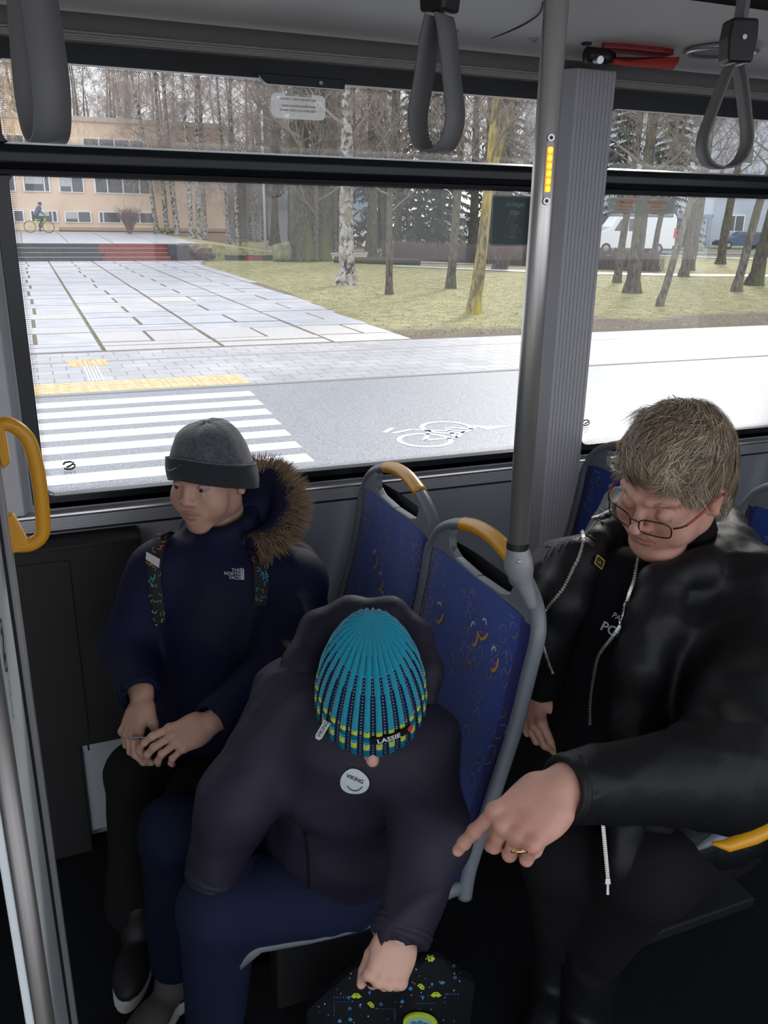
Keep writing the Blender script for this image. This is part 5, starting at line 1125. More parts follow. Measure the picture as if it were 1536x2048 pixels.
# ================================================================== people
mat('skin_child', (0.56, 0.33, 0.25), 0.5, col2=(0.60, 0.36, 0.27), nscale=25, bump=0.05, bscale=500, spec=0.35); mat('lip_child', (0.47, 0.235, 0.19), 0.5)
mat('skin_adult', (0.60, 0.33, 0.25), 0.5, col2=(0.50, 0.25, 0.19), nscale=18, bump=0.12, bscale=350, spec=0.4); mat('lip_adult', (0.42, 0.17, 0.14), 0.45)
mat('eye_white', (0.34, 0.31, 0.30), 0.25); mat('iris', (0.03, 0.035, 0.04), 0.15, spec=0.8); mat('brow_hair', (0.10, 0.065, 0.04), 0.8)
mat('nail', (0.66, 0.42, 0.36), 0.3)
def basis(fwd, up):
    f = Vector(fwd).normalized(); u = Vector(up); u = (u-f*u.dot(f)).normalized(); r = f.cross(u).normalized(); return r, f, u     # r = person's right
def head_sdf(c, fwd, up, s, h, lids=0.35, jaw=1.0, ids=(0, 1, 2, 3, 4), nose=1.0, double_chin=0.0, cheek=1.0):
    """ids: skin, lip, eye, iris, brow"""
    c = Vector(c); r, f, u = basis(fwd, up); M = Matrix((r, f, u)).transposed()
    L = lambda x, y, z: c+(r*x+f*y+u*z)*s
    S = SDF(h); S.k = 0.018*s; S.id = ids[0]; e = lambda x, y, z, a, b, d, **k: S.e(L(x, y, z), V(a, b, d)*s, M, **k)
    e(0, -0.012, 0.035, 0.073, 0.092, 0.085); e(0, 0.02, 0.0, 0.064, 0.068, 0.075); e(0, 0.025, -0.05, 0.055*jaw, 0.060, 0.062); e(0, 0.068, -0.096, 0.027, 0.019, 0.020, k=0.025*s)
    for q in (-1, 1):
        e(q*0.040, 0.052, -0.038, 0.027*cheek, 0.028*cheek, 0.032*cheek, k=0.022*s); e(q*0.047*jaw, -0.005, -0.055, 0.02, 0.03, 0.03, k=0.02*s)
        S.c(L(q*0.012, 0.088, 0.026), L(q*0.046, 0.070, 0.028), 0.012*s, 0.010*s, k=0.012*s)
        e(q*0.0325, 0.098, 0.004, 0.021, 0.020, 0.013, k=0.010*s, sub=True, id=-1)
        e(q*0.0325, 0.0715, 0.002, 0.0140, 0.0135, 0.0135, k=0.0010*s, id=ids[2])
        e(q*0.0325+0.0005, 0.0795, 0.0015, 0.0070, 0.0070, 0.0070, k=0.0005*s, id=ids[3])
        # lids
        zt = 0.0095-0.008*lids
        S.c(L(q*0.020, 0.0785, zt-0.003), L(q*0.0325, 0.0835, zt+0.0005), 0.0030*s, 0.0038*s, k=0.003*s); S.c(L(q*0.0325, 0.0835, zt+0.0005), L(q*0.046, 0.074, zt-0.002), 0.0038*s, 0.003*s, k=0.003*s)
        S.c(L(q*0.021, 0.0775, -0.0075), L(q*0.0325, 0.0805, -0.0095), 0.0035*s, k=0.004*s); S.c(L(q*0.0325, 0.0805, -0.0095), L(q*0.045, 0.073, -0.007), 0.0035*s, k=0.004*s)
        S.c(L(q*0.016, 0.0935, 0.0245), L(q*0.034, 0.0900, 0.0285), 0.0030*s, 0.003*s, k=0.001*s, id=ids[4]); S.c(L(q*0.034, 0.0900, 0.0285), L(q*0.050, 0.075, 0.0245), 0.003*s, 0.0018*s, k=0.001*s, id=ids[4])
        # ears
        e(q*0.076, -0.012, -0.004, 0.009, 0.019, 0.031, k=0.008*s); e(q*0.085, -0.006, -0.002, 0.005, 0.009, 0.018, k=0.005*s, sub=True, id=-1); S.e(L(q*0.077, -0.006, -0.03), 0.0085*s, k=0.006*s)
    # nose
    S.c(L(0, 0.084, 0.018), L(0, 0.104*nose, -0.020), 0.0085*s, 0.0095*s, k=0.010*s); e(0, 0.107*nose, -0.026, 0.0115, 0.012, 0.0100, k=0.006*s)
    for q in (-1, 1): e(q*0.0125, 0.093, -0.030, 0.0078, 0.0100, 0.0075, k=0.005*s); e(q*0.0065, 0.1015, -0.0375, 0.0032, 0.004, 0.003, k=0.003*s, sub=True, id=-1)
    # mouth
    e(0, 0.0785, -0.060, 0.032, 0.013, 0.024, k=0.018*s)
    ux_ = [(-0.0255, 0.0850, -0.0605), (-0.014, 0.0905, -0.0575), (-0.004, 0.0932, -0.0555), (0.004, 0.0932, -0.0555), (0.014, 0.0905, -0.0575), (0.0255, 0.0850, -0.0605)]
    lx_ = [(-0.022, 0.0850, -0.0625), (-0.010, 0.0905, -0.0658), (0, 0.0918, -0.0665), (0.010, 0.0905, -0.0658), (0.022, 0.0850, -0.0625)]
    mx_ = [(-0.0255, 0.0875, -0.0607), (-0.013, 0.0945, -0.0608), (0, 0.0972, -0.0612), (0.013, 0.0945, -0.0608), (0.0255, 0.0875, -0.0607)]
    S.chain([L(*a) for a in ux_], [r_*s for r_ in (0.0018, 0.0028, 0.0032, 0.0032, 0.0028, 0.0018)], k=0.003*s, id=ids[1]); S.chain([L(*a) for a in lx_], [r_*s for r_ in (0.0022, 0.0034, 0.0040, 0.0034, 0.0022)], k=0.004*s, id=ids[1])
    S.chain([L(*a) for a in mx_], [0.0012*s]*5, k=0.0018*s, sub=True, id=-1)
    if double_chin: e(0, 0.045, -0.105, 0.045*double_chin, 0.04, 0.026, k=0.02*s)
    S.c(L(0, -0.02, -0.06), L(0, -0.045, -0.17), 0.050*s, 0.054*s, k=0.02*s)
    return S, L, M
def hand_sdf(wrist, d, n, right, s, h, curls, thumb=(0.3, 0.3, 0.5), splay=None, forearm=None, thick=1.0):
    """d: towards the fingers, n: back-of-hand normal, right: True for a right hand. curls: per finger (mcp, pip, dip) radians, index..little"""
    w = Vector(wrist); d = Vector(d).normalized(); n = Vector(n); n = (n-d*n.dot(d)).normalized(); a = d.cross(n).normalized()   # across
    if right: a = -a        # a points to the thumb side
    S = SDF(h); S.k = 0.010*s
    Lp = lambda x, y, z: w+(a*x+d*y+n*z)*s
    M = Matrix((a, d, n)).transposed()
    S.e(Lp(0.0, 0.045, 0), V(0.041, 0.050, 0.0155*thick)*s, M, k=0.012*s); S.e(Lp(0.020, 0.030, -0.006), V(0.020, 0.034, 0.016)*s, M); S.e(Lp(-0.022, 0.035, -0.004), V(0.018, 0.036, 0.015)*s, M)
    S.c(Lp(0, -0.02, 0), Lp(0, 0.02, 0), 0.026*s, 0.026*s, k=0.014*s, flat=(n, 1.35))
    xs_ = (0.030, 0.010, -0.010, -0.029); ys_ = (0.086, 0.090, 0.086, 0.078); ls = ((0.042, 0.026, 0.020), (0.046, 0.030, 0.021), (0.042, 0.028, 0.021), (0.034, 0.021, 0.018)); rr = (0.0096, 0.0098, 0.0093, 0.0083)
    splay = splay or (0.10, 0.03, -0.04, -0.12); tips = []
    for i in range(4):
        p = Lp(xs_[i], ys_[i], 0.002); ang = 0; fd = (d*math.cos(splay[i])+a*math.sin(splay[i])).normalized()
        S.c(Lp(xs_[i]*0.6, 0.03, 0.002), p, 0.0115*s, 0.0112*s, k=0.010*s)
        S.e(p+n*0.002*s, 0.0115*s, k=0.006*s); r0 = rr[i]
        for j in range(3):
            ang += curls[i][j]; dd = fd*math.cos(ang)-n*math.sin(ang); q = p+dd*ls[i][j]*s; r1 = rr[i]*(0.93, 0.87, 0.78)[j]
            S.c(p, q, r0*s, r1*s, k=0.0035*s); 
            if j < 2: S.e(q, r1*1.07*s, k=0.003*s)
            if j == 2:
                nn_ = fd*math.sin(ang)+n*math.cos(ang); S.e(q+nn_*r1*0.62*s-dd*0.004*s, V(0.0055, 0.0075, 0.0030)*s, Matrix((dd.cross(nn_), dd, nn_)).transposed(), k=0.0012*s, id=5)
            p = q; r0 = r1
        tips.append(p)
    # thumb from the side of the palm near its base
    p = Lp(0.024, 0.022, -0.006); d1 = (a*math.sin(thumb[0]+0.4)+d*math.cos(thumb[0]+0.4)-n*thumb[1]).normalized()
    q = p+d1*0.040*s; S.c(p, q, 0.0165*s, 0.0125*s, k=0.012*s)
    d2 = (d1-a*thumb[2]*0.6+d*thumb[2]*0.5-n*thumb[1]*0.3).normalized(); q2 = q+d2*0.032*s; S.c(q, q2, 0.0122*s, 0.0105*s, k=0.004*s)
    d3 = (d2-a*thumb[2]*0.4+d*thumb[2]*0.3).normalized(); q3 = q2+d3*0.025*s; S.c(q2, q3, 0.0106*s, 0.0088*s, k=0.003*s); tips.append(q3)
    if forearm is not None: S.c(Lp(0, -0.01, 0), Vector(forearm), 0.026*s, 0.036*s, k=0.012*s)
    return S, tips, Lp
def strands(name, mats, parent, roots, rnd, length, width, flow, lift=0.35, segs=4, curl=0.0, droop=0.0):
    """roots: list of (point, normal); flow(point, normal) -> tangent"""
    m = MB()
    for (p, n) in roots:
        t = flow(p, n); L = length*rnd.uniform(0.6, 1.2); q = Vector(p); pts = [q.copy()]; nr = [n]; d = (n*lift+t*(1-lift)).normalized(); side_ = n.cross(t)
        ph = rnd.uniform(-1, 1)
        for k in range(segs):
            d = (d+t*0.35-n*droop*(k+1)/segs+side_*curl*ph*0.4).normalized(); q = q+d*L/segs; pts.append(q.copy()); nr.append(n)
        m.ribbon(pts, [width*(1-0.85*(k/segs)**1.5) for k in range(segs+1)], nr, rnd.randrange(len(mats)))
    return m.build(name, mats, parent, smooth=True)
def shoe(name, mats, parent, heel, dirv, s=1.0, label=None):
    d = Vector(dirv).normalized(); u = V(0, 0, 1); r = d.cross(u); M = Matrix((r, d, u)).transposed(); H = Vector(heel); L = lambda x, y, z: H+(r*x+d*y+u*z)*s
    S = SDF(0.005); S.k = 0.02
    S.e(L(0, 0.04, 0.05), V(0.040, 0.055, 0.05)*s, M); S.e(L(0, 0.15, 0.04), V(0.045, 0.09, 0.036)*s, M); S.c(L(0, 0.04, 0.06), L(0, 0.03, 0.13), 0.046*s, 0.048*s)
    S.e(L(0, 0.13, 0.012), V(0.048, 0.125, 0.016)*s, M, k=0.004, id=1)
    o = sdf_object(name, [S.mesh(cut=[(L(0, 0, 0.002), (0, 0, -1))])], mats, parent)
    if label: o['label'] = label
    return o
# ------------------------------------------------------------------ BOY 1 : grey hat, navy parka
mat('navy_parka', (0.008, 0.010, 0.040), 0.7, spec=0.2, bump=0.12, bscale=120, col2=(0.011, 0.010, 0.030), nscale=6)
mat('black_cloth', (0.006, 0.006, 0.007), 0.9, spec=0.2); mat('black_leg', (0.008, 0.008, 0.009), 0.85, spec=0.2)
mat('hat_grey', (0.075, 0.083, 0.095), 0.95, spec=0.1, sheen=0.6, col2=(0.12, 0.13, 0.145), nscale=140, bump=0.8, bscale=220); mat('hat_cuff', (0.030, 0.033, 0.040), 0.95, spec=0.1, sheen=0.3, bump=0.4, bscale=400)
mat('fur1', (0.30, 0.19, 0.11), 0.8); mat('fur2', (0.42, 0.30, 0.20), 0.8); mat('fur3', (0.13, 0.075, 0.04), 0.8); mat('shoe_black', (0.01, 0.01, 0.011), 0.6); mat('sole_white', (0.55, 0.55, 0.54), 0.6)
b1 = thing('person', 'boy in grey beanie and navy parka with fur hood, seated by the window', 'person', (0.48, -0.30, 0.45))
hc = P(420, 951, 1.80)
fw1 = V(-0.70, -0.70, -0.10); S_, L1, M1 = head_sdf(hc, fw1, (-0.03, -0.02, 1), 0.93, 0.0016, lids=0.22, jaw=1.02, nose=0.92, cheek=1.12)
parts = [S_.mesh()]
neck1 = L1(0, -0.05, -0.19)
shR, shL = P(318, 1145, 1.80), P(580, 1165, 1.86); elR, elL = P(262, 1290, 1.80), P(560, 1345, 1.72)
wrR, wrL = P(283, 1400, 1.66), P(418, 1447, 1.60)
chest = V(0.40, -0.315, 0.74); pelv = V(0.47, -0.29, 0.52)
# hands holding the card
toR = P(262, 1478, 1.60); cardR = P(268, 1474, 1.585); cardL = P(345, 1478, 1.56)
Sr, tipsR, LpR = hand_sdf(wrR, (P(262, 1470, 1.62)-wrR), (P(230, 1440, 1.60)-P(290, 1440, 1.66)), True, 0.80, 0.0017, ((0.35, 0.7, 0.4), (0.5, 0.8, 0.5), (0.6, 0.9, 0.5), (0.7, 0.9, 0.5)), thumb=(0.05, 0.45, 0.25), forearm=wrR+(elR-wrR)*0.3)
Sl, tipsL, LpL = hand_sdf(wrL, (P(352, 1478, 1.57)-wrL), (P(400, 1400, 1.50)-P(400, 1470, 1.62)), False, 0.80, 0.0017, ((0.25, 0.5, 0.35), (0.4, 0.6, 0.4), (0.5, 0.7, 0.4), (0.6, 0.8, 0.4)), thumb=(-0.15, 0.35, 0.3), forearm=wrL+(elL-wrL)*0.3)
parts += [Sr.mesh(), Sl.mesh()]
S_ = SDF(0.009); S_.k = 0.04       # body under the clothes
S_.chain([pelv, chest, neck1], [0.10, 0.09, 0.045]); S_.chain([neck1, hc-V(0, 0, 0.06)], [0.045, 0.042])
for a, b, c_ in ((shR, elR, wrR), (shL, elL, wrL)): S_.chain([chest+V(0, 0, 0.08), a, b, c_], [0.06, 0.04, 0.032, 0.022])
hipR, hipL = V(0.47, -0.22, 0.49), V(0.46, -0.37, 0.49); knR, knL = P(275, 1545, 1.86), P(400, 1590, 1.78); anR, anL = V(0.07, -0.40, 0.10), V(0.17, -0.46, 0.10)
for a, b, c_ in ((hipR, knR, anR), (hipL, knL, anL)): S_.chain([pelv, a, b, c_], [0.09, 0.06, 0.045, 0.03])
parts.append(S_.mesh())
skin_m = [G_('skin_child'), G_('lip_child'), G_('eye_white'), G_('iris'), G_('brow_hair'), G_('nail')]
body1 = sdf_object('body', parts, skin_m, b1)
# jacket
S_ = SDF(0.0055); S_.k = 0.05
S_.e(P(440, 1250, 1.86), (0.145, 0.135, 0.17)); S_.e(P(440, 1400, 1.88), (0.15, 0.14, 0.13)); S_.e(pelv+V(-0.03, -0.01, 0.05), (0.145, 0.155, 0.13)); S_.c(shR+V(0.05, 0.01, -0.01), shL+V(0.0, 0.01, -0.01), 0.085, 0.085); S_.e(L1(0, -0.03, -0.19), (0.09, 0.08, 0.06), k=0.04)
S_.chain([shR, elR, wrR+(elR-wrR)*0.16], [0.070, 0.062, 0.045], k=0.03); S_.chain([shL, elL, wrL+(elL-wrL)*0.14], [0.074, 0.064, 0.046], k=0.03)
S_.c(wrR+(elR-wrR)*0.1, wrR-(elR-wrR)*0.02, 0.04, 0.034, sub=True, k=0.006, id=-1); S_.c(wrL+(elL-wrL)*0.1, wrL-(elL-wrL)*0.02, 0.036, 0.032, sub=True, k=0.006, id=-1)
cz_ = L1(0, -0.018, -0.115); rr_, ff_, uu_ = basis(fw1, (0, 0, 1))
for k in range(12):   # collar
    a = 2*math.pi*k/12; a2 = 2*math.pi*(k+1)/12; q = lambda t, z: cz_+rr_*math.cos(t)*0.068+ff_*math.sin(t)*0.070+V(0, 0, z-0.012*math.sin(t))
    S_.c(q(a, 0.0), q(a2, 0.0), 0.0165, k=0.012); S_.c(q(a, -0.04), q(a2, -0.04), 0.026, k=0.03)
jk1 = sdf_object('parka', [S_.mesh(warp=folds(0.006, 26, 1))], [G_('navy_parka')], b1)
# hood with fur trim
S_ = SDF(0.006); S_.k = 0.03
fp = [P(505, 955, 1.90), P(548, 952, 1.90), P(575, 990, 1.87), P(573, 1035, 1.84), P(545, 1072, 1.81), P(508, 1085, 1.79)]
S_.e(P(520, 1030, 1.93), (0.075, 0.075, 0.095)); S_.e(P(500, 1080, 1.90), (0.07, 0.06, 0.05)); S_.chain(fp, [0.018, 0.024, 0.026, 0.026, 0.024, 0.020])
sdf_object('hood', [S_.mesh(warp=folds(0.003, 40, 2))], [G_('navy_parka')], b1)
rnd = random.Random(4); roots = []; fsp = spline(fp, 8); cen = P(500, 1025, 1.86)
for i in range(6500):
    k = rnd.randrange(len(fsp)-1); p = fsp[k].lerp(fsp[k+1], rnd.random()); t = (fsp[k+1]-fsp[k]).normalized(); a, b = frame(t); ang = rnd.uniform(0, 6.28); n = a*math.cos(ang)+b*math.sin(ang); roots.append((p+n*0.019, n))
strands('fur_trim', [G_('fur1'), G_('fur2'), G_('fur3'), G_('fur1')], b1, roots, rnd, 0.036, 0.0017, lambda p, n: ((p-cen).normalized()+V(0, 0, -0.3)+V(*[rnd.uniform(-.35, .35) for _ in range(3)])).normalized(), lift=0.5, segs=3, curl=0.6)
# beanie with turned-up cuff
def hatpt(L, th, z, rx, ry, cz0, top):     # th around, z 0 (rim) .. 1 (apex)
    k = math.cos(z*math.pi/2)**0.62; zb = cz0-0.075*((1-math.cos(th))/2+1e-6)**0.7; return L(rx*k*math.sin(th), -0.012+ry*k*math.cos(th), zb+(cz0+top-zb)*math.sin(z*math.pi/2))
m = MB(); NU, NV = 72, 34
def hp(a, b): th = a*2*math.pi; return hatpt(L1, th, b, 0.090, 0.107, 0.038, 0.086)+V(*(noise.noise_vector(V(math.sin(th)*2, b*3, math.cos(th)*2))*0.003))
m.grid(hp, NU, NV); m.build('beanie', G_('hat_grey'), b1, smooth=True)
m = MB()
def cuff_r(th, b):      # lower edge dips at the back and sides
    t_ = ((1-math.cos(th))/2+1e-6)**0.85; zl = 0.024-0.090*t_; zu = 0.076-0.080*t_
    rx, ry = 0.0950+0.003*math.sin(b*3.14), 0.1150+0.003*math.sin(b*3.14); return L1(rx*math.sin(th)*(1-0.02*b), -0.014+ry*math.cos(th)*(1-0.02*b), zl+(zu-zl)*b)
m.grid(lambda a, b: cuff_r(a*2*math.pi, b), 72, 10)
m.grid(lambda a, b: cuff_r(a*2*math.pi, 1).lerp(hatpt(L1, a*2*math.pi, 0.22, 0.086, 0.104, 0.038, 0.086), b), 72, 2)
m.grid(lambda a, b: cuff_r(a*2*math.pi, 0).lerp(L1(0.084*math.sin(a*2*math.pi), -0.012+0.098*math.cos(a*2*math.pi), 0.026-0.088*((1-math.cos(a*2*math.pi))/2+1e-6)**0.85), b), 72, 2)
cuff = m.build('beanie_cuff', G_('hat_cuff'), b1, smooth='fix')
m = MB(); m.tube([cuff_r(2*math.pi*k/72, 1.0) for k in range(72)], 0.0016, 6, closed=True); m.build('cuff_seam', G_('hat_grey'), cuff, smooth=True)
m = MB(); bv = bvh_of(cuff); c = (354, 936)
sw = [(-16, -2), (-13, 4), (-6, 2), (14, -7), (-6, 5.5), (-13, 8), (-18, 4)]
drape(m, bv, c[0]-2, c[1]-1, [(a, b, 0) for a, b in sw], [(0, 1, 6), (1, 5, 6), (1, 2, 4, 5), (2, 3, 4)], (1, 0), (0, 1), 0, 0.0015); lab(m.build('swoosh', mat('grey_emb', (0.26, 0.27, 0.28), 0.7), cuff), 'small grey curved tick mark')
# chest lettering
bv = bvh_of(jk1); m = MB()
for t, v in (('THE', 1142), ('NORTH', 1149.5), ('FACE', 1157)):
    vs, fs = text_mesh(t, 9, True, 'RIGHT'); drape(m, bv, 479.5, v, vs, fs, (1, 0.06), (0.04, -1), 0, 0.003)
arc = [(0, 4), (0, -19), (7, -20), (8, 5)]; vs = []; fs = []
for k in range(3): vs += [(480.5+2.5*k-468, -(1137+k*0.8)+1150, 0), (482.2+2.5*k-468, -(1136.6+k*0.8)+1150, 0), (482.8+2.5*k-468, -1160.5+1150, 0), (480.5+2.5*k-468, -1160+1150, 0)]; fs.append((4*k, 4*k+1, 4*k+2, 4*k+3))
drape(m, bv, 468, 1150, vs, fs, (1, 0), (0, -1), 0, 0.003)
m.build('chest_logo', mat('print_grey', (0.50, 0.50, 0.53), 0.6), b1)
# trousers and shoes
S_ = SDF(0.007); S_.k = 0.03
S_.e(pelv+V(0, 0, -0.02), (0.12, 0.15, 0.09))
for a, b, c_ in ((hipR, knR, anR), (hipL, knL, anL)): S_.chain([a, b, c_+(b-c_)*0.0], [0.082, 0.070, 0.055], k=0.02); S_.c(c_, c_+V(0.0, 0, 0.06), 0.06, 0.055)
sdf_object('trousers', [S_.mesh(warp=folds(0.006, 24, 4))], [G_('black_leg')], b1)
shoe('shoe', [G_('shoe_black'), G_('sole_white')], b1, (0.085, -0.40, 0), (-0.3, -1, 0), 0.88); shoe('shoe', [G_('shoe_black'), G_('sole_white')], b1, (0.19, -0.45, 0), (-0.35, -1, 0), 0.88)
# card
ct = (P(262, 1475.5, 1.575), P(333, 1476.5, 1.565)); nrm = (CAM-ct[0]).normalized(); du = (ct[1]-ct[0]).normalized(); dv = (nrm.cross(du)).normalized()
m = MB(); e = (nrm*0.99+V(0, 0, -0.12)).normalized(); tilt = (-nrm*0.985+V(0, 0, 0.30)*1).normalized()
q0 = ct[0]; q1_ = ct[1]; dd_ = ray(300, 1476).normalized()*0.052-CU*0.0065
m.prism([q0, q1_, q1_+dd_, q0+dd_], CU*0.0009); m.prism([q0-CU*0.0001, q1_-CU*0.0001, q1_-CU*0.0001+dd_*0.03, q0-CU*0.0001+dd_*0.03], CU*0.0016, 1)
tag(m.build('travel_card', [mat('card_blue', (0.16, 0.22, 0.42), 0.35), G_('decal_white')], loc=ct[0]), 'thin blue and white plastic card held between the hands of the boy in grey beanie', 'card')
# backpack straps of boy 1
mat('strap_black', (0.012, 0.012, 0.014), 0.8); PRN = [mat('print_red', (0.55, 0.04, 0.06), 0.7), mat('print_orange', (0.62, 0.20, 0.05), 0.7), mat('print_teal', (0.04, 0.35, 0.45), 0.7), mat('print_green', (0.15, 0.30, 0.08), 0.7), mat('print_pale', (0.5, 0.5, 0.45), 0.7)]
bp = thing('backpack', 'dark backpack with bright red, orange and teal scribble straps on the boy in grey beanie', 'backpack', chest+V(0.14, 0.08, 0))
bjk = bvh_of(jk1)
def strap_on(name, path, wpx, cols, tagrow=None):
    m = MB(); rw = []; sp = spline([V(a, b, 0) for a, b in path], 6)
    for i, q in enumerate(sp):
        d = (sp[min(i+1, len(sp)-1)]-sp[max(i-1, 0)]).normalized(); nx_2 = (-d.y, d.x); row = []
        for j in range(5):
            t = j/4-0.5; p, n = hit(bjk, q.x+nx_2[0]*wpx*t, q.y+nx_2[1]*wpx*t, 0.009-0.012*t*t)
            if p is None: p = rw[-1][j] if rw else P(q.x, q.y, 1.75)
            row.append(p)
        rw.append(row)
    vs = [p for r in rw for p in r]; m.add(vs, [(i*5+j, i*5+j+1, i*5+6+j, i*5+5+j) for i in range(len(rw)-1) for j in range(4)])
    rn_ = random.Random(len(path)*7+int(wpx))
    for k in range(34):
        i = rn_.randrange(1, len(sp)-1); q = sp[i]; f = i/len(sp); cu_ = cols[min(int(f*len(cols)+rn_.uniform(-0.4, 0.4)) if f > 0 else 0, len(cols)-1)]; cu_ = max(0, cu_)
        x0_, y0_ = q.x+rn_.uniform(-0.42, 0.42)*wpx, q.y+rn_.uniform(-4, 4); pts = []
        a0 = rn_.uniform(0, 6.28); r_ = rn_.uniform(2.5, 5.5)
        for s_ in range(6):
            aa = a0+s_*rn_.uniform(0.4, 0.8); p, n = hit(bjk, x0_+r_*math.cos(aa), y0_+r_*math.sin(aa), 0.0102)
            if p is not None: pts.append(p)
        if len(pts) > 2: m.ribbon(pts, 0.0013, (CAM-pts[0]).normalized(), 1+cu_)
    m.v = [tuple(p) for p in m.v]
    return m.build(name, [G_('strap_black')]+PRN, bp, smooth=True)
strap_on('shoulder_strap', [(342, 1062), (322, 1085), (312, 1120), (310, 1160), (316, 1200), (322, 1245)], 26, [0, 1, 1, 3, 2, 3, 4])
strap_on('shoulder_strap', [(505, 1095), (517, 1115), (521, 1145), (522, 1180), (520, 1215)], 30, [4, 0, 2, 2, 3])
m = MB(); q = [hit(bjk, *a, 0.013)[0] for a in ((298, 1110), (322, 1122), (320, 1137), (296, 1122))]
q = [a if a is not None else P(310, 1122, 1.73) for a in q]
m.prism(q, (CAM-q[0]).normalized()*0.003); m.build('reflective_tab', mat('reflective', (0.55, 0.56, 0.57), 0.5), bp)
S_ = SDF(0.008); S_.k = 0.04; S_.e(chest+V(0.14, 0.10, 0.0), (0.06, 0.09, 0.12)); S_.e(chest+V(0.13, 0.09, -0.08), (0.06, 0.10, 0.09)); sdf_object('bag_body', [S_.mesh()], [G_('strap_black')], bp)

def cuff(parent, c_, axis, r, t, mt, name='cuff'):
    a, b = frame(axis); m = MB(); c_ = Vector(c_); ax = Vector(axis).normalized()
    for k, q in ((0, 1.0), (1, 1.03), (2, 1.0)): m.tube([c_+ax*t*(k-1)*0.9+(a*math.cos(x)+b*math.sin(x))*r*q for x in [2*math.pi*i/28 for i in range(28)]], t, 8, closed=True)
    return m.build(name, mt, parent, smooth='fix')
cuff(b1, wrR+(elR-wrR)*0.17, wrR-elR, 0.034, 0.008, G_('navy_parka')); cuff(b1, wrL+(elL-wrL)*0.13, wrL-elL, 0.034, 0.008, G_('navy_parka'))
# ------------------------------------------------------------------ BOY 2 : turquoise knit hat, leaning forward
mat('dark_jacket', (0.014, 0.012, 0.026), 0.62, spec=0.3, bump=0.15, bscale=150, col2=(0.019, 0.017, 0.032), nscale=5); mat('navy_trousers', (0.008, 0.014, 0.040), 0.8, spec=0.2, bump=0.2, bscale=90)
b2 = thing('person', 'boy in striped turquoise knit hat and dark jacket leaning forward on the aisle seat', 'person', (0.45, -0.75, 0.45))
cc = lambda a, b, c_: (CR*a+CU*b-CF*c_)          # camera-aligned vector (c_ towards the camera)
hc2 = P(742, 1398, 1.37); up2 = cc(0.02, 0.70, 0.71); fw2 = cc(0.04, -0.71, 0.70)
S_, L2, M2 = head_sdf(hc2, fw2, up2, 0.90, 0.003, lids=0.5)
parts = [S_.mesh()]
sR, sL = P(590, 1408, 1.46), P(832, 1490, 1.40); eR, eL = P(475, 1600, 1.43), P(862, 1665, 1.33); wR, wL = P(428, 1748, 1.44), P(800, 1872, 1.245)
ch2, pv2 = P(715, 1560, 1.55), P(680, 1700, 1.68)
# left hand gripping the bag
hd = (P(778, 1935, 1.225)-wL)
Sh, tips2, Lh = hand_sdf(wL+hd*(-0.15), hd, -CF+CR*0.10+CU*0.25, False, 0.80, 0.0018, ((1.35, 1.3, 0.7), (1.4, 1.3, 0.7), (1.4, 1.3, 0.7), (1.35, 1.3, 0.7)), thumb=(-0.1, 0.5, 0.5), forearm=wL+(eL-wL)*0.3)
parts.append(Sh.mesh())
Sh, _, _ = hand_sdf(wR+V(0, 0, 0.01), (P(425, 1800, 1.45)-wR), -CR*0.6-CF*0.8, True, 0.78, 0.0022, ((0.4, 0.6, 0.4),)*4, forearm=wR+(eR-wR)*0.3)
parts.append(Sh.mesh())
S_ = SDF(0.009); S_.k = 0.04
S_.chain([pv2, ch2, L2(0, -0.045, -0.17)], [0.10, 0.09, 0.045])
for a, b, c_ in ((sR, eR, wR), (sL, eL, wL)): S_.chain([ch2, a, b, c_], [0.06, 0.04, 0.03, 0.022])
hR, hL = P(660, 1690, 1.70), P(690, 1770, 1.56); kR, kL = P(352, 1668, 1.62), P(440, 1815, 1.45); aR, aL = P(350, 1915, 1.80), P(430, 2085, 1.62)
for a, b, c_ in ((hR, kR, aR), (hL, kL, aL)): S_.chain([pv2, a, b, c_], [0.08, 0.06, 0.045, 0.03])
parts.append(S_.mesh()); sdf_object('body', parts, skin_m, b2)
S_ = SDF(0.0055); S_.k = 0.05
S_.e(P(705, 1530, 1.50), (0.150, 0.130, 0.150)); S_.e(P(690, 1665, 1.56), (0.145, 0.13, 0.12)); S_.e(P(665, 1745, 1.60), (0.135, 0.12, 0.07)); S_.c(sR+CF*0.02, sL+CF*0.02, 0.075, 0.068); S_.e(P(735, 1500, 1.42), 0.085); S_.c(P(660, 1480, 1.40), P(800, 1500, 1.38), 0.05, 0.05)
S_.chain([sR, eR, wR+(eR-wR)*0.12], [0.072, 0.066, 0.052], k=0.035); S_.chain([sL, eL, wL+(eL-wL)*0.10], [0.066, 0.062, 0.048], k=0.035)
S_.c(wR+(eR-wR)*0.15, wR-(eR-wR)*0.04, 0.045, 0.040, k=0.01); S_.c(wL+(eL-wL)*0.1, wL-(eL-wL)*0.02, 0.034, 0.032, sub=True, k=0.006, id=-1); S_.c(wR-(eR-wR)*0.0, wR-(eR-wR)*0.12, 0.032, 0.030, sub=True, k=0.005, id=-1)
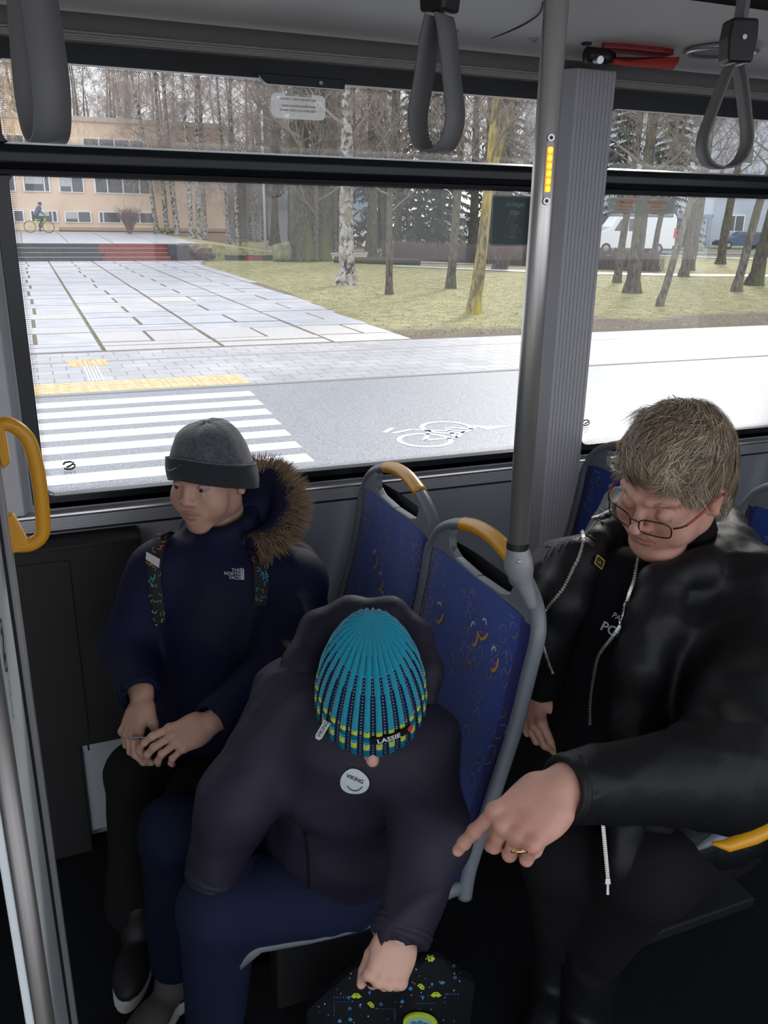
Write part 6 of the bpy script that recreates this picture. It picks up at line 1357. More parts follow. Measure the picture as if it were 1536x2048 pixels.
# soft creases: waist fold and sleeve folds
S_.c(P(560, 1652, 1.43), P(800, 1640, 1.43), 0.006, sub=True, k=0.03, id=-1)
jk2 = sdf_object('jacket', [S_.mesh(warp=folds(0.009, 22, 7, (1, 1, 0.8)))], [G_('dark_jacket')], b2)
S_ = SDF(0.006); S_.k = 0.035      # hood lying round the neck and back of the head
hp_ = [P(612, 1400, 1.42), P(606, 1330, 1.46), P(640, 1262, 1.49), P(700, 1228, 1.50), P(780, 1228, 1.50), P(832, 1275, 1.48), P(852, 1340, 1.44), P(850, 1400, 1.41)]
S_.chain(hp_, [0.030, 0.034, 0.032, 0.026, 0.024, 0.022, 0.022, 0.022]); S_.e(P(735, 1330, 1.60), (0.12, 0.11, 0.10)); S_.c(P(640, 1360, 1.50), P(830, 1380, 1.48), 0.05, 0.04)
sdf_object('hood', [S_.mesh(warp=folds(0.006, 30, 9))], [G_('dark_jacket')], b2)
m = MB(); bvj = bvh_of(jk2)
def seam(path, wd, mt, name, off=0.001):
    m = MB(); pts = []; nr = []
    for q in spline([V(a, b, 0) for a, b in path], 6):
        p, n = hit(bvj, q.x, q.y, off)
        if p is not None: pts.append(p); nr.append(n)
    if len(pts) > 2: m.tube(pts, wd, 6); return m.build(name, mt, b2, smooth='fix')
seam([(612, 1665), (616, 1720), (618, 1780), (619, 1820)], 0.0022, G_('black_cloth'), 'front_seam')
# round reflector badge
m = MB(); n_ = 40; vs = []; bd = []
for k in range(n_):
    t = 2*math.pi*k/n_; r = 27*(1+0.05*math.cos(2*t+0.8)+0.045*math.cos(3*t+1.2)); bd.append((r*math.cos(t)*1.02, -r*math.sin(t)*0.93))
vs = [(0, 0, 0)]+[(a*0.5, b*0.5, 0) for a, b in bd]+[(a, b, 0) for a, b in bd]
fs = [(0, 1+k, 1+(k+1) % n_) for k in range(n_)]+[(1+k, 1+n_+k, 1+n_+(k+1) % n_, 1+(k+1) % n_) for k in range(n_)]
drape(m, bvj, 710, 1561, vs, fs, (1, 0), (0, 1), 0, 0.004)
sm = []; 
for k in range(13): t = math.radians(205+k*11.5); sm.append((14.5*math.cos(t)*1.05, 14*math.sin(t)))
vs = []; 
for a, b in sm: vs += [(a*0.94, b*0.94, 0), (a*1.05, b*1.05, 0)]
drape(m, bvj, 711, 1563, vs, [(2*k, 2*k+1, 2*k+3, 2*k+2) for k in range(12)], (1, 0.12), (0.1, -1), 1, 0.0052)
vs, fs = text_mesh('VIKING', 11.5, True); drape(m, bvj, 711, 1555, vs, fs, (0.88, 0.36), (0.30, -0.85), 1, 0.0052)
lab(m.build('badge', [mat('badge_grey', (0.50, 0.56, 0.60), 0.5), G_('decal_black')], b2), 'round pale grey badge with lettering and a smile')
m = MB(); zp0, zp1 = P(655, 1443, 1.30), P(637, 1474, 1.30); zd = (zp1-zp0).normalized(); zn = (CAM-zp0).normalized(); zs = zd.cross(zn).normalized()
m.prism([zp0+zs*0.0055, zp0-zs*0.0055, zp1-zs*0.0055, zp1+zd*0.004-zs*0.003, zp1+zd*0.004+zs*0.003, zp1+zs*0.0055], zn*0.002); put_text(m, 'VIKING', 0.0085, zp0.lerp(zp1, 0.5)+zn*0.0024, zd*-1, zs, 1, True)
m.build('zip_pull', [mat('pull_white', (0.42, 0.44, 0.45), 0.5), G_('decal_black')], b2)
# knitted hat
TQ = mat('knit_turquoise', (0.004, 0.25, 0.36), 0.85, spec=0.15, sheen=0.4, bump=0.6, bscale=500); NVY = mat('knit_navy', (0.008, 0.016, 0.045), 0.9, spec=0.1); YG = mat('knit_lime', (0.48, 0.55, 0.05), 0.85, spec=0.15); TL = mat('knit_teal', (0.005, 0.13, 0.20), 0.9, spec=0.1); LB = mat('knit_paleblue', (0.16, 0.24, 0.32), 0.9)
NR = 28; NU, NV = NR*12, 120; m = MB()
def kh(a, b):
    th = a*2*math.pi; ph = (a*NR) % 1.0; rib = 0.5+0.5*math.cos((ph-0.5)*2*math.pi)
    ang = (b**0.92)*math.pi/2; k = math.cos(ang)**0.70
    z = -0.004+0.146*math.sin(ang); fade = min(1, (1-b)*5)
    disp = (0.0050*rib**0.7)*fade + 0.0010*math.sin(b*NV*math.pi*0.5+abs(ph-0.5)*6)*fade*(rib > 0.3)
    rx, ry = 0.0965, 0.118; tz = -0.02*(1-math.cos(th))*0.5
    p = V((rx*k+disp)*math.sin(th), -0.010+(ry*k+disp)*math.cos(th), z+tz*(1-b)+0.002*rib*fade)
    p.y -= 0.060*b**2.2; p.z += 0.002*b
    return L2(p.x, p.y, p.z)
m.grid(kh, NU, NV)
mi = []
for j in range(NV):
    b = (j+0.5)/NV
    for i in range(NU):
        ph = ((i+0.5)/NU*NR) % 1.0; d = abs(ph-0.5); gapw = 0.27+0.10*b; c_ = 0
        if b > 0.66: c_ = 0 if d < 0.43 else (0 if b > 0.8 else 3)
        elif d > 0.27+max(0, (b-0.5))*0.7: c_ = 4 if (d > 0.42 and (j//1) % 3 == 0) else 1
        if d < 0.27:
            if 0.20 < b < 0.245 or 0.075 < b < 0.12: c_ = 2
            elif b <= 0.20: c_ = 3 if (b < 0.06 or b > 0.15) else 0
        elif 0.205 < b < 0.24 and d > 0.4: c_ = 2 if j % 2 else 1
        mi.append(c_)
m.m = mi
m.grid(lambda a, b: kh(a, 0).lerp(L2(0.072*math.sin(a*6.2832), -0.01+0.090*math.cos(a*6.2832), 0.012), b), NU//4, 2, 1)
hat2 = m.build('knit_hat', [TQ, NVY, YG, TL, LB], b2, smooth=True)
rnd = random.Random(5); roots = []
for i in range(2600):
    a, b = rnd.random(), rnd.random()*0.98; ph = (a*NR) % 1
    if abs(ph-0.5) > 0.25 and b < 0.7: continue
    p = kh(a, b); n = (p-L2(0, 0, 0.02)).normalized(); roots.append((p, n))
fz = strands('knit_fuzz', [TQ], hat2, roots, rnd, 0.0055, 0.0003, lambda p, n: V(*[rnd.uniform(-1, 1) for _ in range(3)]).normalized(), lift=0.45, segs=2)
bvh2 = bvh_of(hat2); m = MB()
lc, ln = hit(bvh2, 783, 1470, 0.0); lc = kh(0.0, 0.06) if lc is None else lc
lx = (CR*0.985+CU*0.17).normalized(); ln = (lc-L2(0, 0, 0.0)).normalized(); lx = (lx-ln*lx.dot(ln)).normalized(); ly = ln.cross(lx)
def lp(a, b, o=0): return lc+lx*a+ly*b+ln*(0.0065+o-a*a*6)
m.grid(lambda a, b: lp(-0.034+0.066*a, -0.0052+0.0104*b), 14, 2, 0); m.grid(lambda a, b: lp(-0.034+0.066*a, -0.0052-0.0*b, -0.003*b), 14, 1, 0); m.grid(lambda a, b: lp(-0.034+0.066*a, 0.0052, -0.003*b), 14, 1, 0)
vs, fs = text_mesh('LASSIE', 0.0105, True); m.add([lp(a*1.25-0.006, b-0.0005, 0.0006) for a, b, c_ in vs], fs, 1)
m.add([lp(0.030+0.0048*math.cos(t), 0.0015+0.0048*math.sin(t), 0.0012) for t in [2*math.pi*k/14 for k in range(14)]], [tuple(range(14))], 2)
lab(m.build('hat_label', [G_('black_cloth'), mat('label_white', (0.7, 0.7, 0.7), 0.6), mat('label_red', (0.6, 0.02, 0.02), 0.6)], hat2), 'small black woven label with white letters and red dot')
S_ = SDF(0.007); S_.k = 0.03
S_.e(pv2+V(0.0, 0, -0.05), (0.14, 0.14, 0.09))
for a, b, c_ in ((hR, kR, aR), (hL, kL, aL)): S_.chain([a, b, c_], [0.088, 0.070, 0.052], k=0.02)
sdf_object('trousers', [S_.mesh(warp=folds(0.006, 22, 12))], [G_('navy_trousers')], b2)
gshoe = mat('shoe_grey', (0.09, 0.085, 0.08), 0.8)
shoe('shoe', [gshoe, G_('sole_white')], b2, (aR.x+0.02, aR.y+0.02, 0), (-0.7, -0.7, 0), 0.85); shoe('shoe', [gshoe, G_('sole_white')], b2, (aL.x+0.03, aL.y+0.03, 0), (-0.6, -0.8, 0), 0.85)
# ------------------------------------------------------------------ printed bag held by boy 2
mat('bag_black', (0.006, 0.007, 0.010), 0.6, spec=0.3, bump=0.1, bscale=80)
top = Lh(0.0, 0.085, -0.030); bag = thing('drawstring_bag', 'black bag with lime and blue space-game print hanging from the hand of the leaning boy', 'bag', (top.x, top.y, 0.02))
bc = V(0.488, -0.925, 0.0); bx = V(math.cos(0.30), -math.sin(0.30)*0.2, 0).normalized(); bx = V(0.965, -0.26, 0).normalized(); by = V(-bx.y, bx.x, 0)*1.0   # by points away from the camera
def bagp(a, b, side=1):      # a -1..1 across, b 0 bottom .. 1 top
    wd = 0.155*(1-0.25*max(0, b-0.75)/0.25); th = 0.045*(1-b**2)*(1-a*a*0.8)+0.006
    z = 0.02+0.355*b-0.05*(a*a)*(b**3)+0.006*math.sin(a*7+b*3)
    return bc+bx*a*wd+by*(-side*th+0.012*math.sin(a*5+b*4)-0.085*b*0.9+0.0)+V(0, 0, z)
m = MB(); m.grid(lambda a, b: bagp(a*2-1, b, 1), 30, 24); m.grid(lambda a, b: bagp(1-a*2, b, -1), 30, 24)
m.grid(lambda a, b: bagp(1, a, 1).lerp(bagp(1, a, -1), b), 24, 2); m.grid(lambda a, b: bagp(-1, a, 1).lerp(bagp(-1, a, -1), b), 24, 2); m.grid(lambda a, b: bagp(a*2-1, 0, 1).lerp(bagp(a*2-1, 0, -1), b), 30, 2); m.grid(lambda a, b: bagp(a*2-1, 1, 1).lerp(bagp(a*2-1, 1, -1), b), 30, 2)
bagb = m.build('bag_body', G_('bag_black'), bag, smooth='fix')
tp = bagp(0, 1, 0)
m = MB(); m.tube(spline([bagp(-0.35, 0.98, 0), (bagp(-0.2, 1, 0)+V(0, 0, 0.02)).lerp(top, 0.5), top-V(0.015, 0, 0), top+V(0.015, 0, 0), (bagp(0.25, 1, 0)+V(0, 0, 0.02)).lerp(top, 0.5), bagp(0.35, 0.98, 0)], 6), 0.010, 10, flat=0.5); m.build('carry_loop', G_('bag_black'), bag, smooth='fix')
# print
LIM = mat('print_lime', (0.42, 0.58, 0.03), 0.6); PB = mat('print_blue', (0.03, 0.22, 0.50), 0.6); PD = mat('print_dim', (0.03, 0.10, 0.20), 0.6); PW = mat('print_whitish', (0.42, 0.5, 0.5), 0.6); PG = mat('print_green2', (0.03, 0.30, 0.18), 0.6)
bvb = bvh_of(bagb); m = MB()
def pixart(rows, u, v, cell, ux=(1, 0), mi=0):
    vs = []; fs = []; H_ = len(rows); Wd = len(rows[0])
    for j, r in enumerate(rows):
        for i, ch in enumerate(r):
            if ch == ' ': continue
            x = (i-Wd/2)*cell; y = (H_/2-j)*cell; b = len(vs); vs += [(x, y, 0), (x+cell, y, 0), (x+cell, y-cell, 0), (x, y-cell, 0)]; fs.append((b, b+1, b+2, b+3))
    drape(m, bvb, u, v, vs, fs, ux, (-ux[1]*-1*0, -1), mi, 0.0016, dflt=None)
UFO = ['   XXXXX   ', '  XX X XX  ', ' XXXXXXXXX ', 'XXXXXXXXXXX', '  XXX XXX  ']; ING = ['  XX   XX  ', '   XXXXX   ', '  XXXXXXXX ', ' XXXX XXXX ', 'XX XXXXXX  ', '   XX XX   ']
SAT = [' XXX  ', 'XX XX ', ' XXXXX', '  XX X', '   XXX']; SHIP = ['   X   ', '  XXX  ', '  X X  ', ' XXXXX ', 'XX X XX', 'X  X  X']; DROP = ['  X  ', ' XXX ', 'XXXXX', 'XXXXX', ' XXX ']; DOT = ['XX', 'XX']; FIG = [' X ', 'XXX', ' X ', ' X ']
ok = lambda u, v: hit(bvb, u, v)[0] is not None
def pa(*a, **k):
    if ok(a[1], a[2]) and ok(a[1]-8, a[2]) and ok(a[1]+8, a[2]): pixart(*a, **k)
for u, v in ((712, 1990), (871, 1988)): pa(UFO, u, v, 2.0, mi=0)
for u, v in ((741, 2008), (841, 1972)): pa(SAT, u, v, 2.3, mi=0)
pa(ING, 860, 1917, 1.8, mi=0); pa(SHIP, 790, 1976, 2.3, mi=4)
for u, v in ((697, 1935), (906, 1932), (909, 1953), (883, 1964), (805, 2001), (762, 2006), (699, 2015), (700, 2037), (679, 2040), (821, 1975), (654, 1977)): pa(DROP, u, v, 1.6, mi=1 if (u*7) % 3 else 2)
for u, v in ((739, 1984), (845, 1994), (720, 2010), (863, 1968), (697, 1994)): pa(FIG, u, v, 2.0, mi=1)
rq = random.Random(2)
for k in range(60):
    u, v = rq.uniform(632, 920), rq.uniform(1935, 2047); pa(DOT, u, v, rq.choice((0.9, 1.2)), mi=rq.choice((3, 3, 1, 2)))
for k in range(6): pa(['X', 'X'], 668+k*6, 1993, 2, mi=2); pa(['X', 'X'], 890+k*5, 1987, 2, mi=2)
for (x0_, y0_, x1_, y1_) in ((668, 2002, 700, 2002), (668, 2002, 668, 2030), (750, 2016, 790, 2016), (790, 2016, 790, 2040), (835, 2005, 870, 2005)):
    for k in range(12): u = x0_+(x1_-x0_)*k/11; v = y0_+(y1_-y0_)*k/11; pa(['X'], u, v, 1.5, mi=2)
m.v = [tuple(p) for p in m.v]
m.build('print', [LIM, PB, PD, PW, PG], bagb)
m = MB(); pc, nc = hit(bvb, 841, 2040, 0.004)
if pc is None: pc, nc = P(841, 2040, 1.22), -CF
a_, b__ = frame(nc, (0, 0, 1)); m.lathe([(0, 0.004), (0.024, 0.004), (0.0245, 0.005), (0.031, 0.0045), (0.031, 0)], 40, M=Matrix.Translation(pc) @ Matrix((a_, b__, nc)).transposed().to_4x4())
m.m = [1 if f[0] < 40*2 else 0 for f in m.f]
for k, (x_, y_) in enumerate(((-0.010, 0.004), (0.0, 0.008), (0.011, 0.004))): m.tube([pc+nc*0.006+a_*x_+b__*y_, pc+nc*0.0066+a_*x_+b__*y_], [0.0052, 0.0052], 6, 2); m.tube([pc+nc*0.006+a_*x_+b__*(y_-0.008), pc+nc*0.0066+a_*x_+b__*(y_-0.008)], [0.0062, 0.0062], 4, 2)
lab(m.build('badge', [LIM, mat('badge_mint', (0.30, 0.48, 0.30), 0.6), PB], bag), 'round lime badge with blue pixel shapes')
cuff(b2, wL+(eL-wL)*0.06, wL-eL, 0.038, 0.009, G_('dark_jacket')); cuff(b2, wR+(eR-wR)*0.0, wR-eR, 0.040, 0.009, G_('dark_jacket'))
# ------------------------------------------------------------------ WOMAN : black leather jacket, glasses
mat('leather', (0.006, 0.0065, 0.008), 0.55, spec=0.30, bump=0.25, bscale=260); mat('black_shirt', (0.006, 0.0055, 0.008), 0.9, spec=0.15, bump=0.1, bscale=100); mat('zip_metal', (0.75, 0.73, 0.70), 0.3, 0.9)
HA = [mat('hair_a', (0.34, 0.25, 0.15), 0.5, spec=0.5), mat('hair_b', (0.62, 0.48, 0.32), 0.45, spec=0.6), mat('hair_c', (0.11, 0.075, 0.048), 0.55), mat('hair_d', (0.30, 0.26, 0.21), 0.5)]
wm = thing('person', 'woman with short grey-blonde hair and glasses in black leather jacket, pointing down', 'person', (1.25, -0.75, 0.45))
hc3 = P(1345, 968, 1.50); fw3 = cc(-0.72, -0.53, 0.45); upw = cc(-0.20, 0.74, 0.62)
S_, L3, M3 = head_sdf(hc3, fw3, upw, 1.02, 0.0017, lids=0.95, jaw=1.12, nose=1.02, double_chin=1.15, cheek=1.18, ids=(0, 1, 0, 0, 4))
for q in (-1, 1): S_.c(L3(q*0.022, 0.0825, -0.0055), L3(q*0.0335, 0.0875, -0.0065), 0.0017, k=0.001, id=4); S_.c(L3(q*0.0335, 0.0875, -0.0065), L3(q*0.046, 0.078, -0.006), 0.0017, 0.001, k=0.001, id=4); S_.e(L3(q*0.0335, 0.0765, -0.001), 0.0125, k=0.006, id=0)
parts = [S_.mesh()]
s3R, s3L = P(1130, 1165, 1.66), P(1490, 1235, 1.52); e3R, e3L = P(1085, 1335, 1.78), P(1440, 1545, 1.30); w3R, w3L = P(1052, 1362, 1.72), P(1122, 1578, 1.15)
c3, p3_ = P(1290, 1330, 1.72), P(1350, 1560, 1.88)
# left hand: pointing index finger down-left
kn = P(1030, 1655, 1.12)
Sh, t3, Lh3 = hand_sdf(w3L, kn-w3L, cc(-0.25, 0.55, 0.80), False, 1.06, 0.0019, ((0.80, 0.15, 0.10), (1.25, 1.35, 0.8), (1.3, 1.4, 0.8), (1.3, 1.4, 0.8)), thumb=(-0.25, 0.55, 0.6), splay=(0.22, 0.03, -0.05, -0.14), forearm=w3L+(e3L-w3L)*0.35, thick=1.25)
parts.append(Sh.mesh())
# right hand hanging relaxed behind the seat edge
Sh, t3r, Lh3r = hand_sdf(w3R, P(1062, 1440, 1.70)-w3R, cc(-0.75, 0.1, 0.6), True, 0.98, 0.0021, ((0.35, 0.5, 0.3), (0.5, 0.6, 0.4), (0.6, 0.7, 0.4), (0.7, 0.8, 0.4)), thumb=(0.15, 0.25, 0.1), forearm=w3R+(e3R-w3R)*0.5)
parts.append(Sh.mesh())
S_ = SDF(0.010); S_.k = 0.04; nk3 = L3(0, -0.045, -0.17)
S_.chain([p3_, c3, nk3], [0.13, 0.12, 0.055])
for a, b, c_ in ((s3R, e3R, w3R), (s3L, e3L, w3L)): S_.chain([c3+V(0, 0, 0.08), a, b, c_], [0.08, 0.05, 0.042, 0.028])
h3R, h3L = P(1290, 1600, 1.85), P(1420, 1650, 1.75); k3R, k3L = P(1130, 1700, 1.62), P(1290, 1740, 1.50); a3R, a3L = P(1120, 1880, 1.78), P(1185, 1905, 1.70)
for a, b, c_ in ((h3R, k3R, a3R), (h3L, k3L, a3L)): S_.chain([p3_, a, b, c_], [0.1, 0.08, 0.055, 0.035])
parts.append(S_.mesh())
S_ = None
sdf_object('body', parts, [G_('skin_adult'), G_('lip_adult'), G_('eye_white'), G_('iris'), mat('brow_grey', (0.38, 0.22, 0.155), 0.8), G_('nail')], wm)
# ring
mid = Lh3(0.0, 0.10, 0.0)
m = MB(); rp = P(1038, 1703, 1.075); m.tube([rp+CR*0.0095*math.cos(t)+(CU*0.35-CF*0.94)*0.0085*math.sin(t) for t in [2*math.pi*k/20 for k in range(20)]], 0.0019, 8, closed=True); m.build('finger_ring', mat('gold', (0.85, 0.55, 0.22), 0.2, 1.0), wm, smooth=True)
# shirt
S_ = SDF(0.007); S_.k = 0.06
S_.e(P(1265, 1300, 1.68), (0.15, 0.15, 0.15)); S_.e(P(1255, 1440, 1.70), (0.165, 0.16, 0.15)); S_.e(P(1290, 1570, 1.76), (0.18, 0.17, 0.13)); S_.c(P(1230, 1170, 1.62), P(1330, 1180, 1.60), 0.075, 0.075); S_.c(nk3, L3(0, -0.04, -0.12), 0.070, 0.062, k=0.03)
shirt = sdf_object('shirt', [S_.mesh(warp=folds(0.007, 16, 21))], [G_('black_shirt')], wm)
# leather jacket
S_ = SDF(0.0065); S_.k = 0.05
S_.chain([s3R, e3R, w3R+(e3R-w3R)*0.2], [0.085, 0.070, 0.048], k=0.03); S_.chain([P(1515, 1215, 1.55), P(1500, 1400, 1.42), e3L, w3L+(e3L-w3L)*0.08], [0.095, 0.098, 0.082, 0.050], k=0.04)
S_.c(w3L+(e3L-w3L)*0.06, w3L-(e3L-w3L)*0.05, 0.040, 0.042, sub=True, k=0.006, id=-1)
S_.e(P(1440, 1330, 1.66), (0.12, 0.14, 0.18)); S_.e(P(1430, 1520, 1.68), (0.15, 0.14, 0.15)); S_.e(P(1400, 1620, 1.62), (0.13, 0.13, 0.09))
S_.c(s3R+V(0.03, 0, 0.0), P(1230, 1110, 1.72), 0.075, 0.06); S_.c(P(1490, 1180, 1.55), P(1400, 1110, 1.66), 0.085, 0.07)
# right front flap (image left)
fl1 = [(1150, 1120, 1.58), (1125, 1200, 1.56), (1090, 1280, 1.60), (1085, 1360, 1.66)]
for a, b in zip(fl1, fl1[1:]): S_.c(P(*a), P(*b), 0.045, 0.045, k=0.03)
S_.c(P(1190, 1080, 1.60), P(1160, 1140, 1.57), 0.028, 0.03, k=0.02)
# left front flap (image right)
fl2 = [(1318, 1185, 1.49), (1308, 1240, 1.47), (1275, 1330, 1.46), (1262, 1440, 1.48), (1280, 1560, 1.48), (1300, 1640, 1.50)]
for a, b in zip(fl2, fl2[1:]): S_.c(P(*a), P(*b), 0.042, 0.046, k=0.03)
S_.c(P(1305, 1160, 1.49), P(1400, 1135, 1.50), 0.024, 0.030, k=0.03); S_.c(P(1400, 1135, 1.50), P(1475, 1090, 1.62), 0.030, 0.036, k=0.03); S_.c(P(1475, 1090, 1.62), P(1450, 1040, 1.78), 0.036, 0.04, k=0.03); S_.e(P(1400, 1260, 1.60), (0.11, 0.11, 0.12)); S_.e(P(1390, 1330, 1.54), (0.10, 0.08, 0.12)); S_.e(P(1350, 1450, 1.55), (0.09, 0.08, 0.12)); S_.e(P(1420, 1190, 1.60), (0.09, 0.09, 0.07))
S_.c(P(1205, 1070, 1.64), P(1240, 1010, 1.74), 0.035, 0.04, k=0.025)
lj = sdf_object('leather_jacket', [S_.mesh(warp=folds(0.0055, 40, 31, (1.2, 1, 0.6)))], [G_('leather')], wm)
# quilted shoulder lines
bvl = bvh_of(lj); bva = bvh_of(lj, shirt)
def on_path(bv, path, off, n=8, jump=0.030):
    pts = []; nr = []
    for q in spline([V(a, b, 0) for a, b in path], n):
        p, n_2 = hit(bv, q.x, q.y, off)
        if p is not None and (not pts or (p-pts[-1]).length < jump): pts.append(p); nr.append(n_2)
    return pts, nr
m = MB()
for k in range(7):
    pts, nr = on_path(bvl, [(1088+k*14, 1120-k*8), (1120+k*13, 1052-k*3), (1160+k*10, 990+k*4)], 0.0006, 6)
    if len(pts) > 2: m.tube(pts, 0.0011, 5)
for k in range(6):
    pts, nr = on_path(bvl, [(1078+k*20, 1090-k*16), (1130+k*12, 1100-k*18), (1175+k*8, 1110-k*16)], 0.0006, 6)
    if len(pts) > 2: m.tube(pts, 0.0011, 5)
if m.v: m.build('quilting', mat('leather_seam', (0.03, 0.032, 0.038), 0.4), wm, smooth='fix')
def zipper(path, name, pull=False):
    pts, nr = on_path(bva, path, 0.003, 10, 0.09)
    if len(pts) < 3: return
    m = MB(); m.tube(pts, 0.0016, 6, mi=1)
    L = 0
    for a, b, n_2 in zip(pts, pts[1:], nr):
        d = b-a; k = max(1, int(d.length/0.0042)); s_ = d.normalized().cross(n_2)
        for i in range(k):
            c_ = a+d*(i/k); m.prism([c_-s_*0.0030, c_+s_*0.0030, c_+s_*0.0030+d.normalized()*0.0022, c_-s_*0.0030+d.normalized()*0.0022], n_2*0.0022, 0)
    m.build(name, [G_('zip_metal'), G_('zip_metal')], wm)
zipper([(1222, 1022), (1195, 1036), (1167, 1038)], 'zipper'); zipper([(1167, 1038), (1165, 1085), (1150, 1130), (1125, 1180), (1092, 1222), (1083, 1260), (1090, 1300), (1105, 1345)], 'zipper')
zipper([(1275, 1118), (1268, 1160), (1256, 1195), (1246, 1240), (1225, 1275), (1200, 1310), (1190, 1350), (1183, 1400), (1182, 1450)], 'zipper')
zp = [(1203, 1625), (1209, 1680), (1214, 1735), (1215, 1755)]
pts = [P(a, b, 1.40-0.0*i) for i, (a, b) in enumerate(zp)]
zipp = MB(); zipp.tube(pts, 0.0022, 6); 
for k in range(34): c_ = pts[0].lerp(pts[-1], k/34); zipp.prism([c_-CR*0.0032, c_+CR*0.0032, c_+CR*0.0032-CU*0.002, c_-CR*0.0032-CU*0.002], -CF*0.0035)
zipp.build('zipper', G_('zip_metal'), wm)
m = MB(); c_ = pts[-1]; m.prism([c_-CR*0.004, c_+CR*0.004, c_+CR*0.005-CU*0.010, c_-CR*0.005-CU*0.010], -CF*0.004); m.prism([c_-CR*0.0022-CU*0.010, c_+CR*0.0022-CU*0.010, c_+CR*0.0026-CU*0.028, c_-CR*0.0026-CU*0.028], -CF*0.003)
m.build('zip_slider', G_('zip_metal'), wm, bevel=0.0008)
# jacket lower front edge carrying the zip
S_ = SDF(0.007); S_.k = 0.04
for a, b in zip([(1262, 1600, 1.50), (1250, 1660, 1.47), (1246, 1720, 1.46), (1250, 1752, 1.47)], [(1250, 1660, 1.47), (1246, 1720, 1.46), (1250, 1752, 1.47), (1300, 1730, 1.50)]): S_.c(P(*a), P(*b), 0.030, 0.026, k=0.03)
S_.e(P(1330, 1660, 1.56), (0.10, 0.09, 0.07)); S_.e(P(1400, 1620, 1.6), (0.11, 0.1, 0.07))
sdf_object('jacket_hem', [S_.mesh(warp=folds(0.007, 20, 33))], [G_('leather')], wm)
# lettering and pin
m = MB()
vs, fs = text_mesh('PAŠVALDĪBAS', 15, True, 'LEFT'); keep = lambda vs, fs, lim: [f for f in fs if max(vs[i][0] for i in f) < lim]
drape(m, bva, 1226, 1228, vs, keep(vs, fs, 24), (0.86, 0.52), (0.50, -0.86), 0, 0.003)
vs, fs = text_mesh('POLICIJA', 27, True, 'LEFT'); drape(m, bva, 1204, 1250, vs, keep(vs, fs, 42), (0.88, 0.48), (0.42, -0.90), 0, 0.003)
m.build('shirt_lettering', mat('print_paleblue', (0.50, 0.60, 0.66), 0.6), shirt)
pc, pn = hit(bva, 1194, 1124, 0.004); m = MB()
px_2 = (CR*0.90-CU*0.42); px_2 = (px_2-pn*px_2.dot(pn)).normalized(); py_2 = pn.cross(px_2)
if py_2.dot(CU) < 0: py_2 = -py_2
fr = lambda a, b, o=0: pc+px_2*a+py_2*b+pn*o
m.prism([fr(-0.0125, -0.0095), fr(0.0125, -0.0095), fr(0.0125, 0.0095), fr(-0.0125, 0.0095)], pn*0.0015, 1)
for a0, b0, a1, b1_ in ((-0.0125, -0.0095, 0.0125, -0.0075), (-0.0125, 0.0075, 0.0125, 0.0095), (-0.0125, -0.0095, -0.0105, 0.0095), (0.0105, -0.0095, 0.0125, 0.0095)): m.prism([fr(a0, b0, 0.001), fr(a1, b0, 0.001), fr(a1, b1_, 0.001), fr(a0, b1_, 0.001)], pn*0.0016, 0)
put_text(m, 'LA', 0.009, fr(0, 0, 0.0018), px_2, py_2, 0, True); lab(m.build('pin_badge', [mat('pin_gold', (0.50, 0.42, 0.06), 0.4, 0.3), G_('black_plastic')], wm), 'small square pin with a yellow border')
# glasses
gl = MB(); gm = mat('glasses_frame', (0.06, 0.03, 0.03), 0.3, 0.6); gr = mat('temple_red', (0.32, 0.03, 0.03), 0.35)
def lens(q):      # outline of one lens in head coordinates
    out = []
    for k in range(20):
        t = 2*math.pi*k/20; cx_2, sx_2 = math.cos(t), math.sin(t); rr = lambda c_: abs(c_)**0.55*(1 if c_ >= 0 else -1)
        x = q*0.0345+0.0265*rr(cx_2); z = -0.012+0.0155*rr(sx_2); out.append(L3(x, 0.112-0.30*(abs(x)-0.01)**1.0*0.9-0.0*z, z))
    return out
gr_root = None
for q in (-1, 1):
    m = MB(); m.tube(lens(q), 0.0013, 8, closed=True); m.tube([L3(q*0.061, 0.094, -0.006), L3(q*0.070, 0.088, -0.004), L3(q*0.076, 0.080, -0.002)], 0.0018, 8)
    if q > 0: m.tube(spline([L3(-0.0085, 0.111, -0.006), L3(0, 0.1145, -0.002), L3(0.0085, 0.111, -0.006)], 5), 0.0013, 8)
    fo = m.build('glasses_rim', gm, wm, smooth='fix'); m = MB(); l = lens(q); m.add(l, [tuple(range(20))]); m.build('lens', MATS.get('lens') or glass('lens', (0.93, 0.90, 0.88), const=0.06), fo)
    m = MB(); m.tube(spline([L3(q*0.076, 0.080, -0.002), L3(q*0.083, 0.045, 0.004), L3(q*0.086, 0.0, 0.010), L3(q*0.084, -0.022, 0.0)], 6), 0.0017, 8, flat=1.6); m.build('glasses_temple', gr, wm, smooth='fix')
